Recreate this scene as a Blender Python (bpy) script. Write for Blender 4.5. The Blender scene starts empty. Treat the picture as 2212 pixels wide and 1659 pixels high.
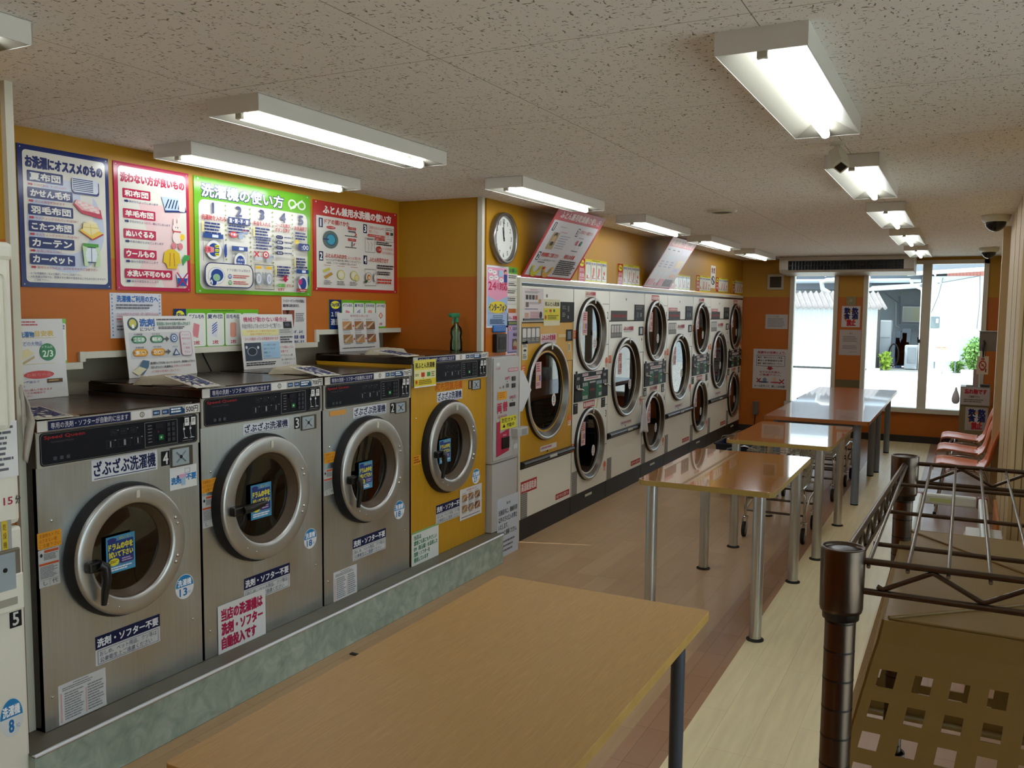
import bpy, bmesh, math, random
from mathutils import Vector, Matrix
random.seed(7)
PI = math.pi
SC = bpy.context.scene
COL = SC.collection
# ------------------------------------------------------------------ camera, world, sun, exposure
FPX, HC = 1878.4, 1.70
YAW, PIT, ROL = math.radians(27.442), math.radians(4.861), math.radians(0.575)
fw = Vector((-math.sin(YAW)*math.cos(PIT), math.cos(YAW)*math.cos(PIT), -math.sin(PIT)))
rt = Vector((math.cos(YAW), math.sin(YAW), 0)); up = rt.cross(fw)
CR = rt*math.cos(ROL)+up*math.sin(ROL); CU = -rt*math.sin(ROL)+up*math.cos(ROL)
cam = bpy.data.cameras.new('camera'); co = bpy.data.objects.new('camera', cam); COL.objects.link(co)
cam.sensor_width = 36; cam.lens = FPX/2212*36; cam.clip_start = .02; cam.clip_end = 300
co.matrix_world = Matrix(((CR.x, CU.x, -fw.x, 0), (CR.y, CU.y, -fw.y, 0), (CR.z, CU.z, -fw.z, HC), (0, 0, 0, 1)))
SC.camera = co
SC.view_settings.view_transform = 'Standard'; SC.view_settings.look = 'None'
SC.view_settings.exposure = 1.32; SC.view_settings.gamma = 1; SC.view_settings.use_curve_mapping = False
w = bpy.data.worlds.new('sky'); SC.world = w; w.use_nodes = True
bg = w.node_tree.nodes['Background']; bg.inputs[0].default_value = (.74, .88, 1, 1); bg.inputs[1].default_value = 1.3
sl = bpy.data.lights.new('sun', 'SUN'); sl.energy = 2.6; sl.angle = .02; sl.color = (1, .97, .92)
so = bpy.data.objects.new('sun', sl); COL.objects.link(so)
so.rotation_euler = Vector((.55, .2, -1)).to_track_quat('-Z', 'Y').to_euler()
TUBE = 11.5          # radiance of the fluorescent tubes

def at(u, v, ax, val):
    """world point where the surveyed sight line (u,v) meets the plane ax = val"""
    d = fw+CR*((u-1106)/FPX)-CU*((v-829.5)/FPX); i = 'xyz'.index(ax)
    c = Vector((0, 0, HC)); return c+d*((val-c[i])/d[i])

# ------------------------------------------------------------------ materials
def lin(h):
    h = h.lstrip('#'); o = []
    for i in (0, 2, 4):
        c = int(h[i:i+2], 16)/255; o.append(c/12.92 if c <= .04045 else ((c+.055)/1.055)**2.4)
    return (*o, 1)
MATS = {}
def mat(name, col='#808080', rough=.5, metal=0, emit=0, bump=0, bscale=60, coat=0, spec=None, vary=0, vscale=6):
    if name in MATS: return MATS[name]
    m = bpy.data.materials.new(name); m.use_nodes = True; nt = m.node_tree; b = nt.nodes['Principled BSDF']
    b.inputs['Base Color'].default_value = lin(col); b.inputs['Roughness'].default_value = rough
    b.inputs['Metallic'].default_value = metal
    if coat: b.inputs['Coat Weight'].default_value = coat; b.inputs['Coat Roughness'].default_value = .03
    if spec is not None: b.inputs['Specular IOR Level'].default_value = spec
    if emit: b.inputs['Emission Color'].default_value = lin(col); b.inputs['Emission Strength'].default_value = emit
    if bump or vary:
        tc = nt.nodes.new('ShaderNodeTexCoord'); n = nt.nodes.new('ShaderNodeTexNoise')
        nt.links.new(tc.outputs['Object'], n.inputs['Vector'])
        if bump:
            n.inputs['Scale'].default_value = bscale; bp = nt.nodes.new('ShaderNodeBump'); bp.inputs['Strength'].default_value = bump
            bp.inputs['Distance'].default_value = .004
            nt.links.new(n.outputs['Fac'], bp.inputs['Height']); nt.links.new(bp.outputs[0], b.inputs['Normal'])
        if vary:
            n2 = nt.nodes.new('ShaderNodeTexNoise'); n2.inputs['Scale'].default_value = vscale; n2.inputs['Detail'].default_value = 6
            nt.links.new(tc.outputs['Object'], n2.inputs['Vector'])
            mx = nt.nodes.new('ShaderNodeMix'); mx.data_type = 'RGBA'; c = lin(col)
            mx.inputs[6].default_value = tuple(x*(1-vary) for x in c[:3])+(1,); mx.inputs[7].default_value = tuple(min(1, x*(1+vary)) for x in c[:3])+(1,)
            nt.links.new(n2.outputs['Fac'], mx.inputs[0]); nt.links.new(mx.outputs[2], b.inputs['Base Color'])
    MATS[name] = m; return m
def ink(h, gloss=.35): return mat('ink_'+h.lstrip('#')+('_g' if gloss < .3 else ''), h, gloss if gloss < .3 else .55, spec=.35 if gloss < .3 else .2)

def N(nt, t, **k):
    n = nt.nodes.new(t)
    for a, v in k.items(): setattr(n, a, v)
    return n
def coords(nt, scale, rot=(0, 0, 0), kind='Object'):
    tc = N(nt, 'ShaderNodeTexCoord'); mp = N(nt, 'ShaderNodeMapping'); mp.inputs['Scale'].default_value = scale; mp.inputs['Rotation'].default_value = rot
    nt.links.new(tc.outputs[kind], mp.inputs[0]); return mp.outputs[0]
def ramp(nt, src, stops):
    r = N(nt, 'ShaderNodeValToRGB'); e = r.color_ramp.elements
    while len(e) < len(stops): e.new(.5)
    for i, (p, c) in enumerate(stops): e[i].position = p; e[i].color = lin(c) if isinstance(c, str) else (c, c, c, 1)
    nt.links.new(src, r.inputs[0]); return r.outputs[0]
def mixc(nt, f, a, b, mode='MIX'):
    m = N(nt, 'ShaderNodeMix', data_type='RGBA', blend_type=mode)
    for s, i in ((f, 0), (a, 6), (b, 7)):
        if isinstance(s, (int, float)): m.inputs[i].default_value = s
        elif isinstance(s, str): m.inputs[i].default_value = lin(s)
        else: nt.links.new(s, m.inputs[i])
    return m.outputs[2]
def newmat(name, rough=.5, metal=0):
    m = bpy.data.materials.new(name); m.use_nodes = True; MATS[name] = m
    b = m.node_tree.nodes['Principled BSDF']; b.inputs['Roughness'].default_value = rough; b.inputs['Metallic'].default_value = metal
    return m, m.node_tree, b
# ceiling board with worm-hole fissures and joints
m, nt, b = newmat('ceiling_board', .9)
def pcoords(nt, scale, rot=(0, 0, 0), loc=(0, 0, 0)):
    g = N(nt, 'ShaderNodeNewGeometry'); mp = N(nt, 'ShaderNodeMapping'); mp.inputs['Scale'].default_value = scale; mp.inputs['Rotation'].default_value = rot; mp.inputs['Location'].default_value = loc
    nt.links.new(g.outputs['Position'], mp.inputs[0]); return mp.outputs[0]
c1 = N(nt, 'ShaderNodeTexNoise'); nt.links.new(pcoords(nt, (125, 48, 1), (0, 0, .3)), c1.inputs['Vector']); c1.inputs['Scale'].default_value = 1; c1.inputs['Detail'].default_value = 1.5; c1.inputs['Distortion'].default_value = .6
c2 = N(nt, 'ShaderNodeTexNoise'); nt.links.new(pcoords(nt, (52, 130, 1), (0, 0, -.4), (3, 5, 0)), c2.inputs['Vector']); c2.inputs['Scale'].default_value = 1; c2.inputs['Detail'].default_value = 1.5; c2.inputs['Distortion'].default_value = .6
mx = N(nt, 'ShaderNodeMath', operation='MAXIMUM'); nt.links.new(c1.outputs[0], mx.inputs[0]); nt.links.new(c2.outputs[0], mx.inputs[1])
sp = ramp(nt, mx.outputs[0], [(.66, 0.), (.70, .9)])
br = N(nt, 'ShaderNodeTexBrick'); nt.links.new(pcoords(nt, (1, 1, 1), (0, 0, 0), (.51+9.1, -2.245+9.1, 0)), br.inputs['Vector'])
br.offset = 0; br.inputs['Scale'].default_value = 1; br.inputs['Mortar Size'].default_value = .0014; br.inputs['Brick Width'].default_value = .91; br.inputs['Row Height'].default_value = .91
br.inputs['Color1'].default_value = br.inputs['Color2'].default_value = (0, 0, 0, 1); br.inputs['Mortar'].default_value = (1, 1, 1, 1)
base = mixc(nt, sp, '#f5f3ef', '#6a6256'); base = mixc(nt, br.outputs['Color'], base, '#8f887a')
nt.links.new(base, b.inputs['Base Color'])
# two tone wall paint: orange below 1.92 m, yellow above
def wall_paint(name):
    m, nt, b = newmat(name, .5)
    g = N(nt, 'ShaderNodeNewGeometry'); s = N(nt, 'ShaderNodeSeparateXYZ'); nt.links.new(g.outputs['Position'], s.inputs[0])
    t = N(nt, 'ShaderNodeMath', operation='GREATER_THAN'); nt.links.new(s.outputs[2], t.inputs[0]); t.inputs[1].default_value = 1.92
    n = N(nt, 'ShaderNodeTexNoise'); n.inputs['Scale'].default_value = 250; nt.links.new(g.outputs['Position'], n.inputs['Vector'])
    c = mixc(nt, t.outputs[0], '#b8620a', '#b48308'); c = mixc(nt, ramp(nt, n.outputs[0], [(.3, .92), (.7, 1.)]), '#8a5a10', c)
    nt.links.new(c, b.inputs['Base Color']); return m
PAINT = wall_paint('orange_and_yellow_paint')
# floor
m, nt, b = newmat('vinyl_plank_floor', .32)
g = N(nt, 'ShaderNodeNewGeometry'); s = N(nt, 'ShaderNodeSeparateXYZ'); nt.links.new(g.outputs['Position'], s.inputs[0])
def brick(w_, h_, a, bb, mo, off=.37, ms=.0018):
    br = N(nt, 'ShaderNodeTexBrick'); nt.links.new(coords(nt, (1, 1, 1), (0, 0, PI/2)), br.inputs['Vector']); br.offset = off; br.offset_frequency = 3
    br.inputs['Scale'].default_value = 1; br.inputs['Brick Width'].default_value = w_; br.inputs['Row Height'].default_value = h_; br.inputs['Mortar Size'].default_value = ms
    br.inputs['Color1'].default_value = lin(a); br.inputs['Color2'].default_value = lin(bb); br.inputs['Mortar'].default_value = lin(mo); return br.outputs['Color']
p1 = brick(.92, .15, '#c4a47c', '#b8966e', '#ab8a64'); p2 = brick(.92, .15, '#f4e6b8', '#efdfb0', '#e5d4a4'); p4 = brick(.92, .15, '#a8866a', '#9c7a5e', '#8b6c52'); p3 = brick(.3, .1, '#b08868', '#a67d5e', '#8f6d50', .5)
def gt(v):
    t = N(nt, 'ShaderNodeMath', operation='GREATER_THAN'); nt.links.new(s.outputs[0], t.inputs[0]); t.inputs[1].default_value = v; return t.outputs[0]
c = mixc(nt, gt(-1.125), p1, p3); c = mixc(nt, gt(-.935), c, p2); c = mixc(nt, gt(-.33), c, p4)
n = N(nt, 'ShaderNodeTexNoise'); nt.links.new(coords(nt, (30, 2.2, 1)), n.inputs['Vector']); n.inputs['Scale'].default_value = 1; n.inputs['Detail'].default_value = 8
c = mixc(nt, ramp(nt, n.outputs[0], [(.35, 0.), (.7, .16)]), c, '#8d6c46')
n2 = N(nt, 'ShaderNodeTexNoise'); nt.links.new(coords(nt, (1.3, 1.3, 1)), n2.inputs['Vector']); n2.inputs['Scale'].default_value = 2; n2.inputs['Detail'].default_value = 5
nt.links.new(c, b.inputs['Base Color']); nt.links.new(ramp(nt, n2.outputs[0], [(.3, .3), (.7, .42)]), b.inputs['Roughness']); b.inputs['Specular IOR Level'].default_value = .3
# wood grain
def wood(name, a, bb, rough, coat=0, grain=(6, 60, 60), detail=10):
    m, nt, b = newmat(name, rough)
    n = N(nt, 'ShaderNodeTexNoise'); nt.links.new(coords(nt, grain), n.inputs['Vector']); n.inputs['Scale'].default_value = 1; n.inputs['Detail'].default_value = detail; n.inputs['Distortion'].default_value = .4
    n3 = N(nt, 'ShaderNodeTexNoise'); nt.links.new(coords(nt, tuple(x*.22 for x in grain)), n3.inputs['Vector']); n3.inputs['Scale'].default_value = 1
    c = mixc(nt, ramp(nt, n.outputs[0], [(.3, 0.), (.7, 1.)]), a, bb); c = mixc(nt, ramp(nt, n3.outputs[0], [(.35, 0.), (.65, .35)]), c, bb)
    nt.links.new(c, b.inputs['Base Color'])
    if coat: b.inputs['Coat Weight'].default_value = coat; b.inputs['Coat Roughness'].default_value = .025
    return m
OAK = wood('oak_veneer', '#bf964e', '#b08742', .5, grain=(260, 14, 40))
GLOSSWOOD = wood('glossy_wood_laminate', '#c48a4c', '#a96f36', .12, 1.0, (3, 40, 40), 4)
REDWOOD = wood('glossy_reddish_laminate', '#a3683f', '#8f5a38', .25, .7, (3, 30, 30), 4)
SIDING = wood('beige_siding', '#c4aa7c', '#c2a87a', .55, grain=(14, 14, 1.5))
# brushed stainless steel
def steel(name, col, r0, r1, sc, metal=1.):
    m, nt, b = newmat(name, .3, metal)
    n = N(nt, 'ShaderNodeTexNoise'); nt.links.new(coords(nt, sc), n.inputs['Vector']); n.inputs['Scale'].default_value = 1; n.inputs['Detail'].default_value = 6
    n2 = N(nt, 'ShaderNodeTexNoise'); nt.links.new(coords(nt, (2, 5, 3)), n2.inputs['Vector']); n2.inputs['Scale'].default_value = 1; n2.inputs['Detail'].default_value = 4
    nt.links.new(ramp(nt, n2.outputs[0], [(.3, r0), (.7, r1)]), b.inputs['Roughness'])
    cc = lin(col); d = '#%02x%02x%02x' % tuple(int(int(col[i:i+2], 16)*.965) for i in (1, 3, 5))
    nt.links.new(mixc(nt, ramp(nt, n.outputs[0], [(.3, 0.), (.7, 1.)]), d, col), b.inputs['Base Color'])
    bp = N(nt, 'ShaderNodeBump'); bp.inputs['Strength'].default_value = .04; bp.inputs['Distance'].default_value = .001; nt.links.new(n.outputs[0], bp.inputs['Height']); nt.links.new(bp.outputs[0], b.inputs['Normal'])
    return m
STEEL = steel('brushed_stainless', '#cfd6d6', .26, .44, (4, 160, 4))
RING = steel('turned_stainless', '#cccdc8', .34, .42, (14, 14, 14))
GOLD = steel('gold_painted_panel', '#d09a1c', .35, .5, (6, 60, 6), .15)
# marble-like vinyl on the plinth
m, nt, b = newmat('green_grey_marble_tile', .4)
n = N(nt, 'ShaderNodeTexNoise'); nt.links.new(coords(nt, (11, 11, 11)), n.inputs['Vector']); n.inputs['Scale'].default_value = 1; n.inputs['Detail'].default_value = 9; n.inputs['Distortion'].default_value = 1.2
c = ramp(nt, n.outputs[0], [(.3, '#87968a'), (.5, '#9dab9c'), (.72, '#b5c0b0')])
br = N(nt, 'ShaderNodeTexBrick'); nt.links.new(coords(nt, (1, 1, 1), (PI/2, 0, PI/2)), br.inputs['Vector']); br.offset = 0; br.inputs['Scale'].default_value = 1; br.inputs['Brick Width'].default_value = .6; br.inputs['Row Height'].default_value = .6; br.inputs['Mortar Size'].default_value = .0015
br.inputs['Color1'].default_value = br.inputs['Color2'].default_value = (0, 0, 0, 1); br.inputs['Mortar'].default_value = (1, 1, 1, 1)
nt.links.new(mixc(nt, br.outputs[0], c, '#4a5248'), b.inputs['Base Color'])
def tint_glass(name, tint, ior=1.5):
    m = bpy.data.materials.new(name); m.use_nodes = True; nt = m.node_tree; nt.nodes.clear(); MATS[name] = m
    o = N(nt, 'ShaderNodeOutputMaterial'); t = N(nt, 'ShaderNodeBsdfTransparent'); t.inputs[0].default_value = tint
    gl = N(nt, 'ShaderNodeBsdfGlossy'); gl.inputs['Roughness'].default_value = .01; f = N(nt, 'ShaderNodeFresnel'); f.inputs[0].default_value = ior
    mx = N(nt, 'ShaderNodeMixShader'); nt.links.new(f.outputs[0], mx.inputs[0]); nt.links.new(t.outputs[0], mx.inputs[1]); nt.links.new(gl.outputs[0], mx.inputs[2]); nt.links.new(mx.outputs[0], o.inputs[0]); return m
PANE = tint_glass('window_glass', (.93, .96, .96, 1))
DGLASS = tint_glass('tinted_door_glass', (.25, .24, .23, 1), 1.9)
BOTTLE = tint_glass('green_translucent_plastic', (.55, .9, .78, 1))
WHITEP = mat('white_painted_metal', '#dedbd2', .4)
CREAM = mat('cream_enamel', '#ece8d8', .35, vary=.04, vscale=3)
OFFW = mat('off_white_plastic', '#d0cdb8', .4)
TRIMW = mat('white_trim', '#cfcbb8', .5)
BLACK = mat('black_plastic', '#121210', .3)
RUBBER = mat('black_rubber', '#0d0c0b', .6)
BROWNG = mat('brown_gasket', '#54412c', .45)
DRUM = mat('dark_drum_steel', '#2c2a28', .4, 1)
LID = steel('dark_bronze_lid', '#6a5c50', .16, .28, (6, 30, 30))
CHROME = mat('chrome', '#c9c9c6', .12, 1)
SATIN = mat('satin_steel_tube', '#cdd3d8', .3, 1)
GREYTUBE = mat('grey_painted_tube', '#7f8b9c', .35)
DARKTUBE = mat('dark_grey_painted_leg', '#3c4048', .4)
EDGE = mat('olive_edge_band', '#a98f4c', .35)
BRONZE = mat('dark_bronze_wire', '#64574c', .3, 1)
TUBEM = mat('lit_fluorescent_tube', '#ecf2fa', .5, emit=TUBE)
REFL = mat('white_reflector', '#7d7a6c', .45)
CONE = steel('door_cone_steel', '#6a665e', .3, .4, (60, 60, 60))
SILVER = mat('silver_strip', '#b9b7b0', .3, .6)
ALU = mat('aluminium', '#c9c9c9', .3, 1)
TOWEL = mat('folded_towel', '#a39a84', .9, bump=.5, bscale=90)
SALMON = mat('salmon_plastic', '#e08052', .35)
BEIGEP = mat('beige_plastic', '#94763f', .42)
WIREW = mat('white_coated_wire', '#cfd0c0', .35)

# ------------------------------------------------------------------ mesh builder
TXT = {}
def glyphs(s):
    if s in TXT: return TXT[s]
    c = bpy.data.curves.new('lettering', 'FONT'); c.body = s; c.size = 1; c.resolution_u = 2
    o = bpy.data.objects.new('lettering', c); COL.objects.link(o)
    dg = bpy.context.evaluated_depsgraph_get(); dg.update()
    me = bpy.data.meshes.new_from_object(o.evaluated_get(dg))
    v = [(a.co.x, a.co.y) for a in me.vertices]; f = [tuple(p.vertices) for p in me.polygons]
    bpy.data.objects.remove(o); bpy.data.curves.remove(c); bpy.data.meshes.remove(me)
    if not v: v = [(0, 0), (1, 0), (1, 1)]; f = []
    x0 = min(a[0] for a in v); x1 = max(a[0] for a in v); y0 = min(a[1] for a in v); y1 = max(a[1] for a in v)
    if y1-y0 < .25: y0, y1 = (y0+y1)/2-.35, (y0+y1)/2+.35
    TXT[s] = ([((a-x0)/(x1-x0), (q-y0)/(y1-y0)) for a, q in v], f, (x1-x0)/(y1-y0)); return TXT[s]

class MB:
    def __init__(s): s.v = []; s.f = []; s.m = []; s.sm = []; s.mats = []
    def mi(s, m):
        if m not in s.mats: s.mats.append(m)
        return s.mats.index(m)
    def add(s, vs, fs, m, smooth=False):
        o = len(s.v); k = s.mi(m); s.v += [tuple(a) for a in vs]
        for f in fs: s.f.append(tuple(i+o for i in f)); s.m.append(k); s.sm.append(smooth)
        return s
    def box(s, x0, y0, z0, x1, y1, z1, m, bev=0, M=None):
        if bev:
            bm = bmesh.new(); bmesh.ops.create_cube(bm, size=1)
            for v in bm.verts: v.co = Vector(((x0+x1)/2+v.co.x*(x1-x0), (y0+y1)/2+v.co.y*(y1-y0), (z0+z1)/2+v.co.z*(z1-z0)))
            bmesh.ops.bevel(bm, geom=bm.edges[:], offset=bev, segments=2, affect='EDGES', profile=.5)
            vs = [v.co.copy() for v in bm.verts]; fs = [[v.index for v in f.verts] for f in bm.faces]; bm.free()
        else:
            vs = [Vector((x, y, z)) for x in (x0, x1) for y in (y0, y1) for z in (z0, z1)]
            fs = [(0, 1, 3, 2), (4, 6, 7, 5), (0, 4, 5, 1), (2, 3, 7, 6), (0, 2, 6, 4), (1, 5, 7, 3)]
        if M: vs = [M @ v for v in vs]
        return s.add(vs, fs, m)
    def tube(s, pts, r, m, n=8, closed=False, cap=True):
        P = [Vector(p) for p in pts]; L = len(P); rs = r if isinstance(r, (list, tuple)) else [r]*L
        vs = []; prev = None
        for i, p in enumerate(P):
            a = P[(i-1) % L] if (i or closed) else P[0]; c = P[(i+1) % L] if (i < L-1 or closed) else P[-1]
            t = (c-a).normalized()
            if prev is None: nrm = t.orthogonal().normalized()
            else: nrm = (prev-t*prev.dot(t)).normalized()
            prev = nrm; bi = t.cross(nrm)
            for k in range(n): q = 2*PI*k/n; vs.append(p+(nrm*math.cos(q)+bi*math.sin(q))*rs[i])
        fs = []
        for i in range(L if closed else L-1):
            j = (i+1) % L
            for k in range(n): k2 = (k+1) % n; fs.append((i*n+k, i*n+k2, j*n+k2, j*n+k))
        s.add(vs, fs, m, True)
        if cap and not closed: s.add(vs[:n], [tuple(range(n))[::-1]], m); s.add(vs[-n:], [tuple(range(n))], m)
        return s
    def lathe(s, c, axis, prof, m, n=40, smooth=True):
        """prof = [(radius, height along axis)]"""
        c = Vector(c); ax = {'x': Vector((1, 0, 0)), 'y': Vector((0, 1, 0)), 'z': Vector((0, 0, 1))}[axis] if isinstance(axis, str) else Vector(axis).normalized()
        e1 = ax.orthogonal().normalized() if not isinstance(axis, str) else {'x': Vector((0, 1, 0)), 'y': Vector((0, 0, 1)), 'z': Vector((1, 0, 0))}[axis]
        e2 = ax.cross(e1); vs = []; fs = []
        for r, h in prof:
            for k in range(n): q = 2*PI*k/n; vs.append(c+ax*h+(e1*math.cos(q)+e2*math.sin(q))*r)
        for i in range(len(prof)-1):
            for k in range(n): k2 = (k+1) % n; fs.append((i*n+k, i*n+k2, (i+1)*n+k2, (i+1)*n+k))
        return s.add(vs, fs, m, smooth)
    def disc(s, c, axis, r, m, n=32):
        return s.lathe(c, axis, [(r, 0), (0.0001, 0)], m, n, False)
    def sphere(s, c, r, m, n=16, sc=(1, 1, 1), half=False):
        vs = []; fs = []; k = n//2
        for i in range(k+1):
            th = PI*i/k
            if half: th = PI/2+PI/2*i/k
            for j in range(n): q = 2*PI*j/n; vs.append((c[0]+r*sc[0]*math.sin(th)*math.cos(q), c[1]+r*sc[1]*math.sin(th)*math.sin(q), c[2]+r*sc[2]*math.cos(th)))
        for i in range(k):
            for j in range(n): j2 = (j+1) % n; fs.append((i*n+j, (i+1)*n+j, (i+1)*n+j2, i*n+j2))
        return s.add(vs, fs, m, True)
    def quad(s, a, b, c, d, m): return s.add([a, b, c, d], [(0, 1, 2, 3)], m)
    def grid(s, fn, nu, nv, m, smooth=True):
        vs = [fn(i/nu, j/nv) for i in range(nu+1) for j in range(nv+1)]
        fs = [(i*(nv+1)+j, (i+1)*(nv+1)+j, (i+1)*(nv+1)+j+1, i*(nv+1)+j+1) for i in range(nu) for j in range(nv)]
        return s.add(vs, fs, m, smooth)
    def plate_hole(s, x, y0, y1, z0, z1, holes, m):
        """front plate (normal +x) with round holes [(cy,cz,r)], split into bands between holes"""
        holes = sorted(holes, key=lambda h: h[1]); cuts = [z0]
        for a, b_ in zip(holes, holes[1:]): cuts.append((a[1]+a[2]+b_[1]-b_[2])/2)
        cuts.append(z1)
        for (cy, cz, r), a, b_ in zip(holes, cuts, cuts[1:]):
            qs = sorted([2*PI*k/48 for k in range(48)]+[math.atan2(zz-cz, yy-cy) % (2*PI) for yy in (y0, y1) for zz in (a, b_)]); vs = []
            for q in qs:
                c_, s_ = math.cos(q), math.sin(q)
                t = min((y1-cy)/c_ if c_ > 1e-6 else 1e9, (y0-cy)/c_ if c_ < -1e-6 else 1e9, (b_-cz)/s_ if s_ > 1e-6 else 1e9, (a-cz)/s_ if s_ < -1e-6 else 1e9)
                vs += [(x, cy+c_*r, cz+s_*r), (x, cy+c_*t, cz+s_*t)]
            n = len(qs); s.add(vs, [(2*k, 2*k+1, (2*k+3) % (2*n), (2*k+2) % (2*n)) for k in range(n)], m)
        return s
    def build(s, name, parent=None, label=None, cat=None, group=None, kind=None, origin=None):
        me = bpy.data.meshes.new(name)
        if parent: org = ORG[parent.name]
        else:
            xs = [p[0] for p in s.v]; ys = [p[1] for p in s.v]; zs = [p[2] for p in s.v]
            org = Vector(origin) if origin else Vector(((min(xs)+max(xs))/2, (min(ys)+max(ys))/2, min(zs)))
        me.from_pydata([(p[0]-org.x, p[1]-org.y, p[2]-org.z) for p in s.v], [], s.f)
        for m in s.mats: me.materials.append(m)
        me.polygons.foreach_set('material_index', s.m); me.polygons.foreach_set('use_smooth', s.sm); me.update()
        o = bpy.data.objects.new(name, me); COL.objects.link(o); ORG[o.name] = org
        if parent: o.parent = parent
        else: o.location = org
        tag(o, label, cat, group, kind); return o
ORG = {}
def tag(o, label=None, cat=None, group=None, kind=None):
    for k, v in (('label', label), ('category', cat), ('group', group), ('kind', kind)):
        if v: o[k] = v
    return o
def thing(name, label, cat, loc=(0, 0, 0), group=None):
    o = bpy.data.objects.new(name, None); COL.objects.link(o); o.location = loc; o.empty_display_size = .1; ORG[o.name] = Vector(loc)
    return tag(o, label, cat, group)
def dup(root, loc=None, rotz=None, label=None, group=None):
    def cp(o, par):
        c = o.copy(); COL.objects.link(c)
        if par: c.parent = par
        for ch in o.children: cp(ch, c)
        return c
    r = cp(root, None); ORG[r.name] = Vector(loc if loc is not None else root.location)
    if loc is not None: r.location = loc
    if rotz is not None: r.rotation_euler.z = rotz
    if label: r['label'] = label
    if group: r['group'] = group
    return r

class Sheet:
    """flat printed sheet: x to the right 0..1, y down 0..1 from the top left corner"""
    def __init__(s, O, U, V, W, H, th=.002, back='#e6e2da', gloss=.35, mb=None):
        s.U = Vector(U).normalized(); s.V = Vector(V).normalized(); s.N = s.U.cross(s.V); s.O = Vector(O); s.W = W; s.H = H; s.k = 1; s.g = gloss
        s.mb = mb or MB(); s.th = th
        if th:
            m = ink(back, gloss); a = [s.O+s.U*x*W-s.V*y*H+s.N*n for n in (0, th) for x, y in ((0, 0), (1, 0), (1, 1), (0, 1))]
            s.mb.add(a, [(0, 1, 2, 3), (7, 6, 5, 4), (0, 4, 5, 1), (1, 5, 6, 2), (2, 6, 7, 3), (3, 7, 4, 0)], m)
    def P(s, x, y, k=None): return s.O+s.U*(x*s.W)-s.V*(y*s.H)+s.N*(s.th+.00012*(s.k if k is None else k)+.0003)
    def poly(s, pts, col):
        s.k += 1; s.mb.add([s.P(x, y) for x, y in pts][::-1], [tuple(range(len(pts)))], ink(col, s.g)); return s
    def rect(s, x0, y0, x1, y1, col): return s.poly([(x0, y0), (x1, y0), (x1, y1), (x0, y1)], col)
    def frame(s, x0, y0, x1, y1, t, col):
        ty = t*s.W/s.H
        s.rect(x0, y0, x1, y0+ty, col).rect(x0, y1-ty, x1, y1, col).rect(x0, y0, x0+t, y1, col); return s.rect(x1-t, y0, x1, y1, col)
    def rrect(s, x0, y0, x1, y1, r, col):
        ry = r*s.W/s.H; p = []
        for cx, cy, a in ((x1-r, y0+ry, -PI/2), (x1-r, y1-ry, 0), (x0+r, y1-ry, PI/2), (x0+r, y0+ry, PI)):
            for i in range(6): q = a+PI/2*i/5; p.append((cx+r*math.cos(q), cy+ry*math.sin(q)))
        return s.poly(p, col)
    def ell(s, cx, cy, rx, ry=None, col='#000000', n=28):
        if ry is None: ry = rx*s.W/s.H
        return s.poly([(cx+rx*math.cos(2*PI*i/n), cy+ry*math.sin(2*PI*i/n)) for i in range(n)], col)
    def line(s, pts, t, col):
        for a, b_ in zip(pts, pts[1:]):
            d = Vector(((b_[0]-a[0])*s.W, (b_[1]-a[1])*s.H)); 
            if d.length < 1e-9: continue
            n_ = Vector((-d.y, d.x)).normalized()*t*s.W/2; nx, ny = n_.x/s.W, n_.y/s.H
            s.poly([(a[0]+nx, a[1]+ny), (b_[0]+nx, b_[1]+ny), (b_[0]-nx, b_[1]-ny), (a[0]-nx, a[1]-ny)], col)
        return s
    def text(s, t, x0, y0, x1, y1, col, b=0):
        v, f, asp = glyphs(t); h = (y1-y0)*s.H; sh = [(0, 0)]
        if len(t) == 1 and (x1-x0)*s.W > h*asp*1.3: xm, hw = (x0+x1)/2, h*asp*1.3/s.W/2; x0, x1 = xm-hw, xm+hw
        if b: sh = [(-b, -b), (b, b), (-b, b), (b, -b)] if b < .035 else [(-b, -b), (b, b), (-b, b), (b, -b), (b, 0), (-b, 0), (0, b), (0, -b)]
        m = ink(col, s.g); hx = h/s.W; hy = h/s.H
        for dx, dy in sh:
            s.k += .25; s.mb.add([s.P(x0+x*(x1-x0)+dx*hx, y1-y*(y1-y0)+dy*hy) for x, y in v], f, m)
        s.k += 1; return s
    def lines(s, x0, y0, x1, y1, n, col, fill=.5, ragged=True):
        """unreadable small print: rows of short dashes"""
        h = (y1-y0)/n; m = ink(col, s.g); s.k += 1
        for i in range(n):
            x = x0; xe = x1-(random.random()*.3*(x1-x0) if ragged else 0); cw = h*fill*s.H/s.W
            while x < xe:
                w_ = cw*random.choice((1, 2, 3, 4)); a = y0+i*h; q = [(x, a), (min(x+w_, xe), a), (min(x+w_, xe), a+h*fill), (x, a+h*fill)]
                s.mb.add([s.P(*p) for p in q][::-1], [(0, 1, 2, 3)], m); x += w_+cw*.28
        return s
    def build(s, name, parent=None, label=None, cat=None, group=None): return s.mb.build(name, parent, label, cat, group)
def onx(x, a, b_, dy=0, **k):
    """sheet on a plane x = const facing +x between two sighted corners"""
    p = at(*a, 'x', x); q = at(*b_, 'x', x); return Sheet((x, p.y+dy, p.z), (0, 1, 0), (0, 0, 1), q.y-p.y, p.z-q.z, **k)
def ony(y, a, b_, **k):
    p = at(*a, 'y', y); q = at(*b_, 'y', y); return Sheet((p.x, y, p.z), (1, 0, 0), (0, 0, 1), q.x-p.x, p.z-q.z, **k)

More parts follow.
